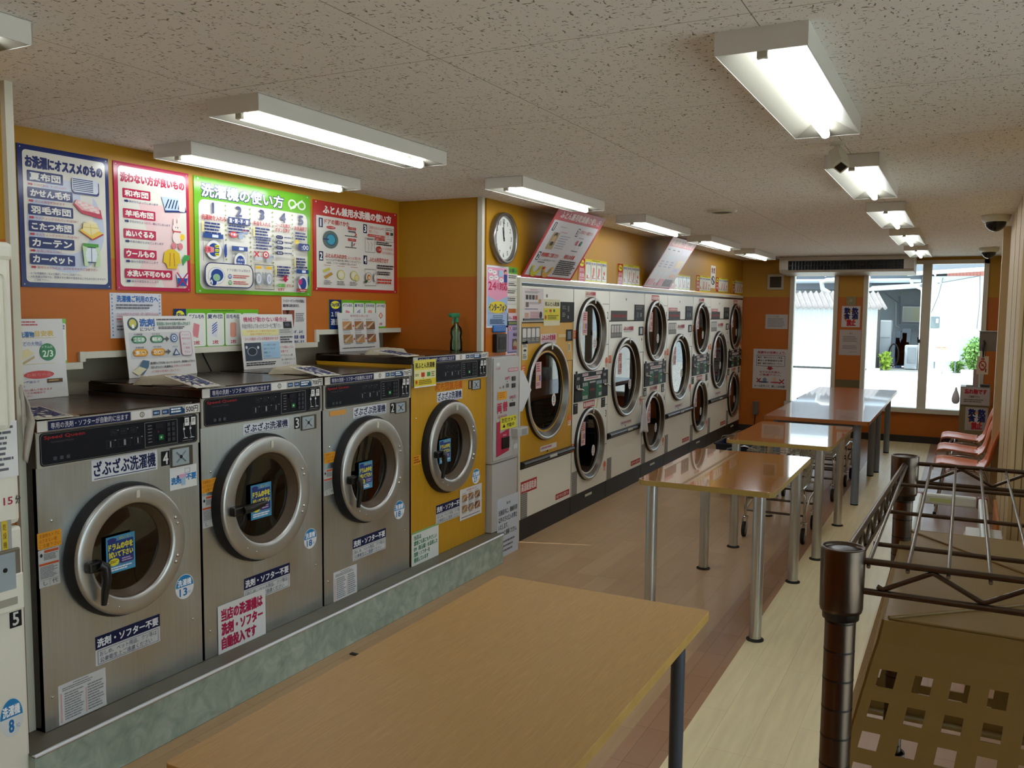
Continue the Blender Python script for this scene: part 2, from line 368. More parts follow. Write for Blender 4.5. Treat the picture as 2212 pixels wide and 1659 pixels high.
# ------------------------------------------------------------------ room shell
ZC, XB, XD, XP, YC, YF, ZP = 2.44, -3.52, -2.837, -2.685, 5.054, 12.62, .199
def struct(name, mb): return mb.build(name, kind='structure')
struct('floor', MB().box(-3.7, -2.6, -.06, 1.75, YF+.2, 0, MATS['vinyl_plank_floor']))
struct('ceiling', MB().box(-3.7, -2.6, ZC, 1.75, YF+.2, ZC+.12, MATS['ceiling_board']))
# left wall: stepped panel behind the washers, service recess under it
mb = MB()
for y0, y1, z0 in ((1.87, 2.57, 1.43), (2.57, 4.17, 1.475), (4.17, YC, 1.55)):
    mb.box(XB-.03, y0, z0, XB, y1, ZC, PAINT)
mb.box(-3.68, 1.87, ZP, -3.66, YC, 1.6, mat('recess_board', '#a79b84', .7)); mb.box(-3.68, 1.87, 1.58, XB-.03, YC, 1.6, MATS['recess_board'])
mb.box(-3.7, 1.8, 0, -3.68, YC, ZC, PAINT)
struct('wall_left', mb)
mb = MB()
for y0, y1, z0 in ((1.87, 2.555, 1.43), (2.585, 4.155, 1.475), (4.185, YC-.015, 1.55)): mb.box(XB-.005, y0, z0-.012, XB+.014, y1+.015, z0+.018, TRIMW)
mb.box(XB-.004, 2.556, 1.449, XB+.015, 2.584, 1.494, TRIMW).box(XB-.004, 4.156, 1.494, XB+.015, 4.184, 1.569, TRIMW)
struct('trim_1', mb)
# partitions at both ends of the washer alcove
struct('wall_partition', MB().box(-3.7, YC, 0, -2.875, YC+.06, ZC, PAINT))
struct('wall_dryers', MB().box(-2.92, YC+.06, 0, XD-.022, YC+.5, ZC, PAINT).box(-2.92, YC+.5, 1.95, XD-.022, YF, ZC, PAINT).box(-3.7, 12.55, 0, -2.86, YF, 2.0, PAINT))
struct('trim_2', MB().box(-2.885, YC-.015, 0.2, -2.85, YC+.02, ZC, TRIMW))
struct('wall_near_left', MB().box(-3.7, 1.80, 0, -2.88, 1.855, ZC, PAINT).box(-2.93, -2.5, 0, -2.87, 1.80, ZC, PAINT))
struct('trim_3', MB().box(-2.89, 1.836, .2, -2.855, 1.864, ZC, TRIMW))
# plinth the washers stand on
mb = MB(); mb.box(-3.68, 1.745, 0, XP-.004, YC+.02, ZP-.006, MATS['green_grey_marble_tile'])
struct('trim_4', mb)
struct('trim_5', MB().box(-3.66, 1.745, ZP-.006, XP-.02, YC+.02, ZP, mat('plinth_top_sheet', '#6c6759', .5, vary=.15, vscale=9)).box(XP-.022, 1.745, ZP-.012, XP, YC+.02, ZP-.001, ALU, .003).tube([(XP-.004, 1.745, ZP-.003), (XP-.004, YC+.02, ZP-.003)], .006, mat('edge_highlight', '#e8ecee', .3), 14))  # white tube along the aluminium edge, its bright highlight put into the colour
# far wall with two window openings
yw0, yw1 = YF, YF+.12
mb = MB()
WL = (-2.19, -1.555); WR = (-1.235, .235); ZS = .43; ZT = 2.40
mb.box(-2.95, yw0, 0, WL[0], yw1, ZC, PAINT).box(WL[1], yw0, 0, WR[0], yw1, ZC, PAINT).box(WR[1], yw0, 0, .8, yw1, ZC, PAINT)
mb.box(WL[0], yw0, 0, WL[1], yw1, ZS, PAINT).box(WR[0], yw0, 0, WR[1], yw1, ZS, PAINT).box(WL[0], yw0, ZT, WL[1], yw1, ZC, PAINT).box(WR[0], yw0, ZT, WR[1], yw1, ZC, PAINT)
struct('wall_far', mb)
FR = mat('window_frame', '#cdc6b4', .45); FRD = mat('window_frame_shade', '#8d8574', .45)
def window(n, x0, x1, bars, sash):
    root = tag(thing('window_%d' % n, None, None, ((x0+x1)/2, yw0, ZS)), kind='structure')
    mb = MB(); mb.box(x0, yw0-.02, ZS, x0+.055, yw1, ZT, FR).box(x1-.055, yw0-.02, ZS, x1, yw1, ZT, FR).box(x0, yw0-.02, ZT-.05, x1, yw1, ZT, FR).box(x0-.02, yw0-.05, ZS-.03, x1+.02, yw1, ZS+.03, FR)
    for b0 in bars: mb.box(b0, yw0+.02, ZS+.03, b0+.055, yw0+.06, ZT-.05, FR)
    mb.build('window_frame', root)
    MB().box(x0+.05, yw0+.05, ZS+.03, x1-.05, yw0+.055, ZT-.05, PANE).build('pane', root)
    if sash: MB().box(-.545, yw0-.004, 1.32, -.52, yw0+.02, 1.37, BLACK).box(-.55, yw0-.03, 1.335, -.535, yw0-.004, 1.40, BLACK).build('window_latch', root)
    return root
window(1, *WL, [], False); window(2, *WR, [-.525, -.47], True)
struct('baseboard_far', MB().box(-2.95, yw0-.012, 0, .3, yw0, .09, mat('dark_baseboard', '#2c211b', .5)))
# right wall of vertical beige boards, stepping in and out
mb = MB()
mb.box(.40, 8.6, 0, .46, YF+.1, ZC, SIDING).box(.248, 8.44, 0, .46, 8.6, ZC, SIDING).box(.40, 7.75, 0, .46, 8.44, ZC, SIDING)
mb.box(.279, 5.94, 0, .46, 7.75, ZC, SIDING).box(.42, 4.7, 0, .46, 5.94, .7, SIDING).box(.42, 4.7, 2.2, .46, 5.94, ZC, SIDING).box(.29, 3.9, 0, .46, 4.7, ZC, SIDING)
struct('wall_right', mb)
mb = MB()
gr = mat('board_groove', '#6b5636', .7)
for y in (6.35, 6.95): mb.box(.2775, y, 0, .2795, y+.012, ZC, gr)
mb.box(.288, 4.3, 0, .2905, 4.312, ZC, gr).box(.30, 5.938, 0, .304, 5.941, ZC, gr).box(.338, 5.938, 0, .343, 5.941, ZC, gr)
struct('trim_6', mb)
struct('wall_entrance', MB().box(1.6, -2.6, 0, 1.7, -2.2, ZC, SIDING).box(1.6, 3.4, 0, 1.7, 3.96, ZC, SIDING).box(1.6, -2.2, 2.3, 1.7, 3.4, ZC, SIDING).box(.46, 3.9, 0, 1.7, 3.96, ZC, SIDING))
root = tag(thing('door_1', None, None, (1.65, 1.85, 0)), kind='structure')
mb = MB()
for y in (-2.2, -.3, 1.5, 3.34): mb.box(1.62, y, 0, 1.68, y+.06, 2.3, ALU)
mb.box(1.62, -2.2, 2.24, 1.68, 3.4, 2.3, ALU).box(1.62, -2.2, 0, 1.68, 3.4, .06, ALU); mb.build('door_frame', root)
MB().box(1.648, -2.14, .06, 1.652, 3.34, 2.24, PANE).build('pane', root)
root = tag(thing('window_3', None, None, (.44, 5.32, .7)), kind='structure')  # unseen window added to bring daylight onto the ceiling and tables
MB().box(.42, 4.7, .7, .46, 4.75, 2.2, ALU).box(.42, 5.89, .7, .46, 5.94, 2.2, ALU).box(.42, 4.75, .7, .46, 5.89, .75, ALU).box(.42, 4.75, 2.15, .46, 5.89, 2.2, ALU).build('window_frame', root)
MB().box(.438, 4.75, .75, .442, 5.89, 2.15, PANE).build('pane', root)
struct('wall_back', MB().box(-3.0, -2.6, 0, 1.7, -2.5, ZC, PAINT))
# dryer surround
struct('trim_7', MB().box(-2.86, 5.59, 1.90, XD+.004, 12.6, 1.935, TRIMW).box(-2.86, 5.565, 0, XD+.004, 5.592, 1.935, TRIMW))

# ------------------------------------------------------------------ ceiling fixtures
def make_fixture():
    r = thing('ceiling_light', 'x', 'ceiling light', (0, 0, ZC))
    L, Wd, h = 1.235, .24, .062; z0, z1 = ZC-h, ZC; y0, x0 = -L/2, -Wd/2
    mb = MB(); t = .003
    mb.box(x0, y0, z0, x0+t, -y0, z1, WHITEP).box(-x0-t, y0, z0, -x0, -y0, z1, WHITEP).box(x0, y0, z0, -x0, y0+t, z1, WHITEP).box(x0, -y0-t, z0, -x0, -y0, z1, WHITEP)
    mb.box(x0, y0, z1-.003, -x0, -y0, z1, WHITEP); mb.build('housing', r)
    a, c = .026, .045; mb = MB(); X, Y = Wd/2-t, L/2-t; zi = z0+.001; zt = z1-.012
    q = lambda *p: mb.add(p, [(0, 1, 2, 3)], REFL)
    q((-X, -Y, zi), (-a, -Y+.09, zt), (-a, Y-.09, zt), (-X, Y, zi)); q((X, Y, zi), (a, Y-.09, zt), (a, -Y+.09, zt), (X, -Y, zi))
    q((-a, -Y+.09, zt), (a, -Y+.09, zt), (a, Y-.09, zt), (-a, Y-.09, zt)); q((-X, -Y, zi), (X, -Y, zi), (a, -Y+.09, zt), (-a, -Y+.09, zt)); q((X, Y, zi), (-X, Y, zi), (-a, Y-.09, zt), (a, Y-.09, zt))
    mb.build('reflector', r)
    MB().tube([(0, -.575, z0+.002), (0, .575, z0+.002)], .0160, TUBEM, 14).build('fluorescent_tube', r)
    for s_ in (-1, 1):
        MB().box(-.014, s_*.583-.008, z0-.012, .014, s_*.583+.008, z0+.05, OFFW, .002).build('lamp_socket', r)
    return r
XR, XL, XW = -.508, -2.322, -3.228
FX = [(XR, 2.975, 'largest ceiling light in the right row, nearest over the dark floor stripe'), (XR, 5.0, 'second ceiling light of the right row, just beyond the small box camera'),
      (XR, 6.95, 'third ceiling light of the right row counting towards the windows'), (XR, 8.93, 'fourth ceiling light of the right row, last but one before the windows'),
      (XR, 10.93, 'last ceiling light of the right row, close to the air conditioner'), (XL, .88, 'ceiling light cut off at the top left corner of the photo'),
      (XL, 2.935, 'long lit ceiling light in front of the wall posters, further from the wall'), (XW, 3.465, 'ceiling light hugging the poster wall, just above the green poster'),
      (XL, 4.96, 'lit ceiling light beside the wall clock'), (XL, 7.04, 'ceiling light between the two slanted dryer signs'), (XL, 8.98, 'ceiling light touching the top of the paler slanted sign'),
      (XL, 10.93, 'farthest ceiling light of the left row over the last dryers')]
fx = make_fixture(); fx.location = (FX[0][0], FX[0][1], ZC); fx['label'] = FX[0][2]; fx['group'] = 'ceiling lights'
for x, y, l in FX[1:]: dup(fx, (x, y, ZC), 0, l)
# cameras and vents
def dome(x, y, l):
    r = thing('dome_camera', l, 'security camera', (x, y, ZC), 'dome cameras')
    MB().lathe((x, y, ZC), 'z', [(.0001, -.05), (.085, -.05), (.095, -.035), (.1, 0)], OFFW, 24).build('housing', r)
    MB().sphere((x, y, ZC-.048), .072, mat('black_dome', '#0a0a0c', .05), 20, half=True).build('dome_cover', r)
dome(.165, 7.49, 'white dome camera with black dome, nearer one by the right wall'); dome(.194, 11.05, 'white dome camera with black dome, farther one beside the window')
r = thing('box_camera', 'small cream box camera hanging between the first two right ceiling lights', 'security camera', (-.53, 4.07, ZC))
MB().lathe((-.53, 4.07, ZC), 'z', [(.0001, -.012), (.03, -.012), (.035, 0)], OFFW, 16).box(-.542, 4.058, ZC-.05, -.518, 4.082, ZC, OFFW).build('mount', r)
Mx = Matrix.Translation((-.52, 4.05, ZC-.075)) @ Matrix.Rotation(.35, 4, 'Z') @ Matrix.Rotation(.8, 4, 'X') @ Matrix.Rotation(.7, 4, 'Y')
MB().box(-.03, -.055, -.026, .03, .055, .026, OFFW, .005, Mx).build('camera_body', r)
MB().box(-.019, -.057, -.018, .019, -.054, .018, BLACK, 0, Mx).build('lens_window', r)
r = thing('ceiling_vent', 'round flat vent disc in the ceiling between the light rows', 'vent', (-1.62, 6.42, ZC))
MB().lathe((-1.62, 6.42, ZC), 'z', [(.11, 0), (.105, -.014), (.08, -.018), (.078, -.004)], OFFW, 28).build('rim', r)
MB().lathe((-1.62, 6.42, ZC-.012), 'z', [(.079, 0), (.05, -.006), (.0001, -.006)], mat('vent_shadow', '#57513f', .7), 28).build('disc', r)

# ------------------------------------------------------------------ washers
F1, F2, F3 = '#1d2450', '#c2213c', '#d8d4cc'
def drum_dots(mb, cy, cz, x, r, n, m):
    for k in range(n):
        q = 2*PI*k/n; mb.disc((x, cy+r*math.cos(q), cz+r*math.sin(q)), 'x', .006, m, 8)
def washer(label, y0, y1, zt, num, price, dc, kg, face, sidecol, handle, feats):
    cy, cz, R = dc; r = thing('washing_machine', label, 'washing machine', ((-3.2), (y0+y1)/2, ZP), 'front-loading washing machines')
    xf, xb = -2.803, -3.5; g = .004; zc0, zc1, zh = zt-.168, zt-.041, zt
    mb = MB(); y0 += g; y1 -= g
    mb.box(xb, y0, ZP+.001, xb+.01, y1, zt-.05, sidecol).box(xb, y0, ZP+.001, xf-.001, y0+.003, zt-.045, sidecol).box(xb, y1-.003, ZP+.001, xf-.001, y1, zt-.045, sidecol).box(xb, y0, ZP+.001, xf-.001, y1, ZP+.01, sidecol)
    mb.build('cabinet', r)
    mb = MB(); mb.plate_hole(xf, y0, y1, ZP+.002, zc0, [(cy, cz, R*.80)], face)
    mb.box(xf-.02, y0, ZP+.002, xf-.0005, y0+.006, zc0, face).box(xf-.02, y1-.006, ZP+.002, xf-.0005, y1, zc0, face); mb.build('front_panel', r)
    MB().box(xb, y0, zt-.045, xf+.012, y1, zt-.004, LID, .004).box(xb, y0+.01, zt-.004, xf-.02, y1-.01, zt, LID).build('top_lid', r)
    # header strip
    h = Sheet((xf+.012, y0, zh-.003), (0, 1, 0), (0, 0, 1), y1-y0, .038, th=.003, back='#b5b2aa', gloss=.3)
    h.rect(.0, 0, .05, 1, '#d9d6ce').rect(.055, .1, .525, .95, '#1b2148').text('専用の洗剤・ソフターが自動的に出ます', .07, .25, .51, .82, '#e6e4ea')
    h.rect(.53, .1, .66, .95, '#dddbd6').ell(.598, .5, .016, None, '#7c776c').ell(.598, .5, .010, None, '#d8d4ca').rect(.596, .35, .6, .65, '#222222')
    h.rect(.67, .25, .715, .75, '#22406a').rect(.73, .25, .775, .75, '#22406a').lines(.675, .4, .71, .65, 1, '#9db4cf', .8).lines(.735, .4, .77, .65, 1, '#9db4cf', .8)
    h.poly([(.78, .15), (.865, .15), (.885, .45), (.885, .9), (.78, .9)], '#1f4468').lines(.79, .25, .87, .8, 2, '#e8eef4', .6)
    h.rect(.89, .05, .985, .95, '#dedbd4').text(price, .895, .18, .98, .85, '#26262c', .02)
    h.build('header_strip', r)
    p = Sheet((xf+.001, y0, zc1), (0, 1, 0), (0, 0, 1), y1-y0, zc1-zc0, th=.006, back='#a9a498', gloss=.3)
    p.rrect(.015, .04, .985, .96, .02, '#14151a').rrect(.022, .07, .978, .93, .018, '#75756f').rrect(.024, .08, .976, .92, .017, '#14151c')
    p.text('Speed Queen', .04, .13, .26, .25, '#9d2226', .02).text('Commercial Washer', .075, .28, .20, .34, '#4c4c52')
    for i, x in enumerate((.41, .47, .53)): p.frame(x, .2, x+.035, .36, .0015, '#3f4148').rect(x+.04, .22, x+.046, .25, '#8c8c90').lines(x+.006, .25, x+.03, .33, 2, '#3c3e46')
    for i, (x, w_) in enumerate(((.38, .045), (.45, .075), (.55, .04))): p.frame(x, .5, x+w_, .73, .0015, '#3f4148').rect(x+w_*.45, .53, x+w_*.62, .70, '#8b8d92').rect(x+w_+.003, .5, x+w_+.012, .53, '#8c8c90')
    for x in (.08, .115, .15): p.rrect(x, .72, x+.02, .82, .004, '#47484e')
    p.frame(.615, .12, .835, .88, .002, '#9a9a94')
    for i in range(6): p.lines(.635, .22+.1*i, .665, .26+.1*i, 1, '#8d8d8d')
    p.rect(.685, .2, .735, .34, '#1e1f27').text('8', .70, .42, .708, .47, '#a33c3c').rrect(.706, .55, .738, .71, .004, '#1d6b38').ell(.722, .63, .006, None, '#aee0b4')
    for i in range(2):
        for j in range(4): p.rrect(.765+.03*i, .2+.16*j, .785+.03*i, .31+.16*j, .003, '#3a3b42')
    for i in range(2):
        x = .885+.045*i; p.rrect(x, .12, x+.032, .38, .003, '#dcdad6').lines(x+.006, .18, x+.026, .3, 2, '#55555a').line([(x-.006, .28), (x-.008, .5), (x-.002, .74), (x+.02, .78)], .003, '#c9c9c9').ell(x-.006, .47, .007, None, '#d5d5d2').rect(x-.012, .76, x+.02, .78, '#c9c9c9')
    p.lines(.865, .84, .955, .87, 1, '#8b8b8b').lines(.875, .07, .95, .10, 1, '#9b9b9b')
    p.build('control_panel', r)
    # door: black gasket, turned ring, bowl and drum
    d = MB(); d.lathe((xf, cy, cz), 'x', [(R+.014, 0), (R+.014, .022), (R+.003, .045)], RUBBER, 64)
    d.lathe((xf, cy, cz), 'x', [(R+.003, .037), (R+.002, .053), (R-.002, .058), (R-.008, .060), (R*.9, .0605), (R*.8, .0595), (R*.762, .058), (R*.745, .054), (R*.735, .046)], RING, 72); door = d.build('door', r)
    MB().lathe((xf, cy, cz), 'x', [(R*.737, .048), (R*.72, .036), (R*.70, .034), (R*.69, .014), (R*.655, .012), (R*.645, -.004)], BROWNG, 60).build('door_gasket', door)
    MB().lathe((xf, cy, cz), 'x', [(R*.66, .004), (R*.5, .0), (R*.3, -.004), (.0001, -.006)], DGLASS, 60).build('door_glass', door)
    MB().lathe((xf, cy, cz), 'x', [(R*.80, -.001), (R*.80, -.04), (R*.9, -.05), (R*.95, -.5), (.0001, -.52)], DRUM, 48).build('drum', r)
    for a in (.42, .30, -.34, -.46): MB().sphere((xf+.060, cy+R*.87*math.cos(a), cz+R*.87*math.sin(a)), .0075, CHROME, 10).build('hinge_rivet', door)
    MB().box(xf+.059, cy+.01, cz+R*.82, xf+.065, cy+.026, cz+R*.94, ink('#cfc8b4'), .002).build('door_mark', door)
    for a in (-2.2, -1.95): MB().sphere((xf+.061, cy+R*.88*math.cos(a), cz+R*.88*math.sin(a)), .004, CHROME, 8).build('small_screw', door)
    hd = MB(); hy = cy-R*.84; hz = cz-R*.06
    hd.box(xf+.05, hy-.012, hz-.02, xf+.09, hy+.045, hz+.02, BLACK, .008)
    if handle == 'down': hd.tube([(xf+.088, hy+.028, hz+.006), (xf+.096, hy+.044, hz-.004), (xf+.096, hy+.050, hz-.05), (xf+.092, hy+.044, hz-.10), (xf+.09, hy+.038, hz-.145)], [.018, .019, .017, .014, .010], BLACK, 12)
    else: hd.tube([(xf+.088, hy+.04, hz), (xf+.094, hy+.08, hz+.003), (xf+.094, hy+.13, hz+.006), (xf+.09, hy+.17, hz+.01)], [.018, .019, .016, .011], BLACK, 12)
    hd.build('door_handle', door)
    XS_ = xf+.0004
    t = onx(xf+.008, *feats['drum'], th=.0008, back='#5a93b8'); t.frame(0, 0, 1, 1, .05, '#4a9ac0').rect(.05, .14, .95, .76, '#2c3f7c').ell(.2, .1, .16, .06, '#3a3a78').text('拭いて！', .45, .04, .85, .12, '#d6c23c').text('ドラムの中を', .08, .2, .92, .38, '#e2d43c', .04).text('拭いて下さい', .08, .42, .92, .58, '#e2d43c', .04).ell(.25, .7, .18, .1, '#e0d03a').lines(.12, .66, .38, .74, 2, '#5a5a20').rect(.48, .62, .92, .78, '#4a3a70').lines(.52, .64, .9, .76, 2, '#c0b0d0').lines(.08, .84, .92, .96, 2, '#e6eef2', .6); t.build('drum_cleaning_sticker', door)
    k = onx(XS_, *feats['kg'], th=0)
    k.ell(.5, .5, .5, .5, '#e6e9ea').poly([(.5+.47*math.cos(a), .5-.47*math.sin(a)) for a in [PI*i/16 for i in range(17)]], '#2f86c0').text('洗濯機', .14, .2, .86, .46, '#ffffff', .02).text(kg, .22, .56, .62, .86, '#2474b4', .03).text('キロ', .68, .7, .82, .82, '#2474b4')
    k.build('capacity_sticker', r)
    q = onx(XS_, *feats['num'], th=.001, back='#1a1a1e').text(num, .2, .1, .8, .9, '#d9d8d2', .02); q.build('number_plate', r)
    mb = MB(); p_ = at(*feats['badge'][0], 'x', xf); q_ = at(*feats['badge'][1], 'x', xf); w_, h_ = q_.y-p_.y, p_.z-q_.z; mb.box(xf, p_.y, q_.z, xf+.006, q_.y, p_.z, mat('badge_frame', '#5b5346', .4, .5), .002).box(xf+.006, p_.y+.03*w_, q_.z+.08*h_, xf+.0085, p_.y+.8*w_, p_.z-.08*h_, mat('badge_face', '#b4c3ca', .15, .3)).disc((xf+.009, p_.y+.42*w_, q_.z+.5*h_), 'x', .008, BLACK, 12)
    for a in range(4): g_ = PI/4+a*PI/2; mb.tube([(xf+.009, p_.y+.42*w_+.01*math.cos(g_), q_.z+.5*h_+.01*math.sin(g_)), (xf+.009, p_.y+.42*w_+.3*w_*math.cos(g_), q_.z+.5*h_+.36*h_*math.sin(g_))], .003, mat('badge_ray', '#7f96a3', .2, .4), 6)
    mb.build('coin_badge', r)
    t = onx(XS_, *feats['zab'], th=.0006, back='#dcdce0').text('ざぶざぶ洗濯機', .03, .1, .97, .82, '#20264e', .022).rect(.03, .9, .97, .935, '#20264e'); t.build('name_label', r)
    if 'warn' in feats:
        t = onx(XS_, *feats['warn'], th=.0006, back='#e39a2a').text('洗濯物をドアに', .06, .08, .94, .32, '#9b5614').text('はさまない様', .06, .38, .8, .62, '#9b5614').text('ご注意下さい', .06, .68, .94, .92, '#9b5614'); t.build('orange_notice', r)
        t = onx(XS_, *feats['caut'], th=.0006, back='#bdbcb8').rect(.28, .02, .97, .09, '#c0542c').rect(.03, .36, .97, .42, '#c0542c').ell(.14, .14, .06, .05, '#222222').lines(.25, .12, .95, .3, 5, '#6a6a6a').lines(.06, .45, .95, .78, 9, '#707070').text('し', .2, .84, .4, .95, '#333333').text('代', .62, .82, .9, .94, '#333333').rect(.5, .8, .51, .98, '#444444').rect(.03, .8, .97, .805, '#444444'); t.build('warning_label', r)
    if 'soft' in feats:
        t = onx(XS_, *feats['soft'], th=.0006, back='#d3d3d2').rect(0, 0, 1, .45, '#1c2046').text('洗剤・ソフター不要', .03, .1, .97, .38, '#ececf0', .03)
        t.frame(.03, .5, .97, .96, .006, '#5c6680').text('おしめ、ペット用品、クツ等は', .06, .54, .94, .71, '#4c5670').text('公衆衛生上ご遠慮ください', .06, .75, .86, .92, '#4c5670'); t.build('detergent_notice', r)
    if 'info' in feats:
        t = onx(XS_, *feats['info'], th=.0006, back='#d6d6d4').lines(.3, .04, .7, .08, 1, '#7d7d7d').lines(.08, .1, .9, .2, 2, '#8a8a8a').lines(.12, .24, .52, .95, 11, '#8e8e92').lines(.6, .24, .95, .95, 10, '#8e8e92').rect(.04, .22, .07, .95, '#d9a3a3').rect(.555, .3, .58, .95, '#dcb0b0'); t.build('instruction_label', r)
    for yy, zz in ((y0+.05, zc0-.19), (y1-.05, cz-R-.14), (y0+.03, ZP+.12)): MB().sphere((xf, yy, zz), .006, CHROME, 8).build('screw', r)
    return r, xf
SIDE_ = mat('dark_cabinet_side', '#3a332c', .4, .3)
W4, xf = washer('stainless washing machine numbered 4 at the left, price 500 yen', 1.858, 2.579, 1.308, '4', '500円', (2.205, .782, .240), '13', STEEL, SIDE_, 'down',
    dict(zab=((197, 995), (340, 1013)), num=((348, 976), (366.5, 1004)), badge=((368, 968), (415, 1002)), kg=((378, 1247), (419, 1286)), warn=((80, 1154), (133, 1176)), caut=((82, 1191), (129.5, 1259)), soft=((205, 1377), (346, 1384)), info=((125, 1483), (230, 1522)), drum=((228, 1163), (292, 1224))))
W3, xf = washer('stainless washing machine numbered 3 with red handwritten notice, second from the left', 2.584, 3.356, 1.363, '3', '700円', (2.925, .846, .275), '18', STEEL, SIDE_, 'side',
    dict(zab=((525, 917), (624, 924)), num=((635.6, 902), (647.6, 925)), badge=((650, 899), (682, 925)), kg=((656, 1146), (684, 1180)), warn=((435, 1038), (470, 1059)), caut=((436, 1074), (468.5, 1134)), soft=((526.6, 1251), (626, 1266)), drum=((541, 1050), (586, 1112))))
W2, xf = washer('stainless washing machine numbered 2 beside the yellow one', 3.362, 4.13, 1.363, '2', '700円', (3.72, .846, .272), '18', STEEL, SIDE_, 'down',
    dict(zab=((763, 881), (834, 892)), num=((843, 871), (852.6, 891)), badge=((853, 870), (877, 890)), kg=((851, 1085), (873.6, 1117)), warn=((700.5, 979.5), (724, 997)), caut=((699, 1016), (722, 1066)), soft=((761.5, 1166), (833, 1184)), info=((720, 1238), (771, 1279)), drum=((775, 1001), (804, 1052))))
W1, xf = washer('golden yellow futon washing machine numbered 1, price 1000 yen', 4.137, 5.03, 1.426, '1', '1000円', (4.535, .860, .274), '27', GOLD, GOLD, 'down',
    dict(zab=((944, 848), (998, 861)), num=((1012, 822), (1018, 840)), badge=((1019, 821), (1037, 840)), kg=((1020, 1015), (1036.5, 1042)), soft=((941.6, 1093), (998, 1112)), drum=((949, 952), (973, 996))))
X = xf+.0012
# extra notices on the washers
def note(root, name, a, b_, fn, back='#e2e2e0', x=X, th=.0008):
    s = onx(x, a, b_, th=th, back=back); fn(s); return s.build(name, root)
def red_notice(s):
    for i, t in enumerate(('当店の洗濯機は', '洗剤・ソフター', '自動投入です')): s.text(t, .07, .1+.28*i, .93 if i < 2 else .78, .33+.28*i, '#b3234e', .04)
note(W3, 'paper_notice', (470, 1311), (574, 1372), red_notice, x=X+.002)
def free_note(s):
    s.text('洗剤', .05, .45, .4, .75, '#2a7fc0', .04).text('不要', .6, .38, .97, .66, '#2a7fc0', .04).rect(.34, .35, .6, .55, '#d9a9c4').rect(.42, .5, .56, .85, '#9fc1d8').rect(.26, .38, .32, .5, '#333a5a').frame(.54, .12, .74, .32, .01, '#7a88a0')
note(W4, 'small_sticker', (366, 1012), (425, 1048), free_note)
note(W2, 'orange_strip', (712, 889), (747, 894), lambda s: None, '#d89a4a')
def futon(s):
    s.rect(0, .0, 1, .36, '#dfd35c').text('和ふとん洗濯機', .06, .1, .94, .3, '#2e2a14', .03).rect(0, .36, 1, .7, '#e6dfa4').rect(.32, .46, .48, .62, '#c4402a').rect(.58, .46, .74, .62, '#3f8a48').lines(.04, .5, .26, .6, 2, '#6a6a50').lines(.78, .46, .96, .66, 3, '#6a6a50').text('↑', .36, .62, .44, .7, '#c43a2a').rect(0, .7, 1, .95, '#e0c832').ell(.1, .8, .05, None, '#b5442a').lines(.2, .74, .95, .92, 3, '#5a4a14').rect(0, .95, 1, 1, '#e8e5dc')
note(W1, 'yellow_notice', (894, 779), (941, 832.5), futon, '#ded070', xf+.018)
note(W1, 'orange_lettering', (941, 829), (998, 837.5), lambda s: s.text('和布団兼用機', .0, .0, 1, 1, '#c05a16', .03), '#cf9a22')
note(W1, 'orange_notice', (892, 986), (909.5, 1001.5), lambda s: s.lines(.08, .1, .92, .9, 3, '#9b5614', .6), '#e39a2a')
PH = ('#b88a5a', '#a06a42', '#9a7048', '#8c7a6c', '#7d5a44', '#a88860')
def photos(s, top=.2):
    s.text('和布団の洗い方', .3, .05, .75, .11, '#b04a3a')
    for j in range(2):
        for i in range(3):
            x0 = .1+.29*i; y0 = top+.34*j; s.lines(x0, y0-.06, x0+.2, y0-.02, 2, '#9a9a9a'); s.rect(x0, y0, x0+.22, y0+.22, PH[(i+2*j) % 6]); s.poly([(x0, y0+.22), (x0+.22, y0+.05), (x0+.22, y0+.22)], PH[(i+3*j+2) % 6])
            s.poly([(x0+.2, y0), (x0+.22, y0), (x0+.05, y0+.2), (x0, y0+.16)], '#c9b090').lines(x0, y0+.235, x0+.2, y0+.27, 1, '#888888')
            if i < 2: s.ell(x0+.255, y0+.12, .016, None, '#c0403a')
    s.lines(.05, .9, .95, .94, 1, '#3a3a3a')
note(W1, 'photo_notice', (993, 1059), (1040, 1107), photos, '#dcd8d4', X+.002)
def em(s):
    for i, t in enumerate(('当店は', '環境にも肌にもやさしい', 'EM（善玉菌）を活用した', '洗剤・ソフターを', '使用しています')): s.text(t, .08, .1+.165*i, (.34, .93, .95, .66, .6)[i], .235+.165*i, '#2e7d4a', .02)
    s.rect(.0, .0, 1, .04, '#7bb86a')
note(W1, 'green_lettered_notice', (889, 1153), (947, 1200), em, '#dfe3dc', X+.002)

# things lying on the washers
def cardlie(lid_z, px, label):
    TL, TR = at(*px[0], 'x', -2.94), at(*px[1], 'x', -2.94); BR, BL = at(*px[2], 'x', -2.77), at(*px[3], 'x', -2.77); dz = lid_z+.006-BL.z
    U = ((TR-TL)+(BR-BL))/2; V = ((TL-BL)+(TR-BR))/2; c = (TL+TR+BL+BR)/4; V.z = max(V.z, .01)
    o = thing('detergent_card', label, 'card', (c.x, c.y, lid_z), 'detergent cards on the washers')
    V2 = (V-U*(U.dot(V)/U.length_squared)).normalized(); O = BL+Vector((0, 0, dz))+V2*V.length
    s = Sheet(O, U, V2, U.length, V.length, th=.002, back='#d9d4c4'); s.frame(.05, .04, .95, .96, .02, '#2a2a3a').text('洗剤', .12, .1, .88, .5, '#26305e', .03).text('不要', .12, .54, .88, .9, '#26305e', .03)
    s.build('card', o)
    MB().box(BL.x-.10, c.y-.05, lid_z+.0005, BL.x-.01, c.y+.06, lid_z+.004, mat('clear_card_base', '#8a8472', .2)).build('card_base', o)
cardlie(1.308, [(58, 876), (130, 870), (162, 893), (80, 900)], 'laminated card lying on the leftmost stainless washer, beside the grey rag')
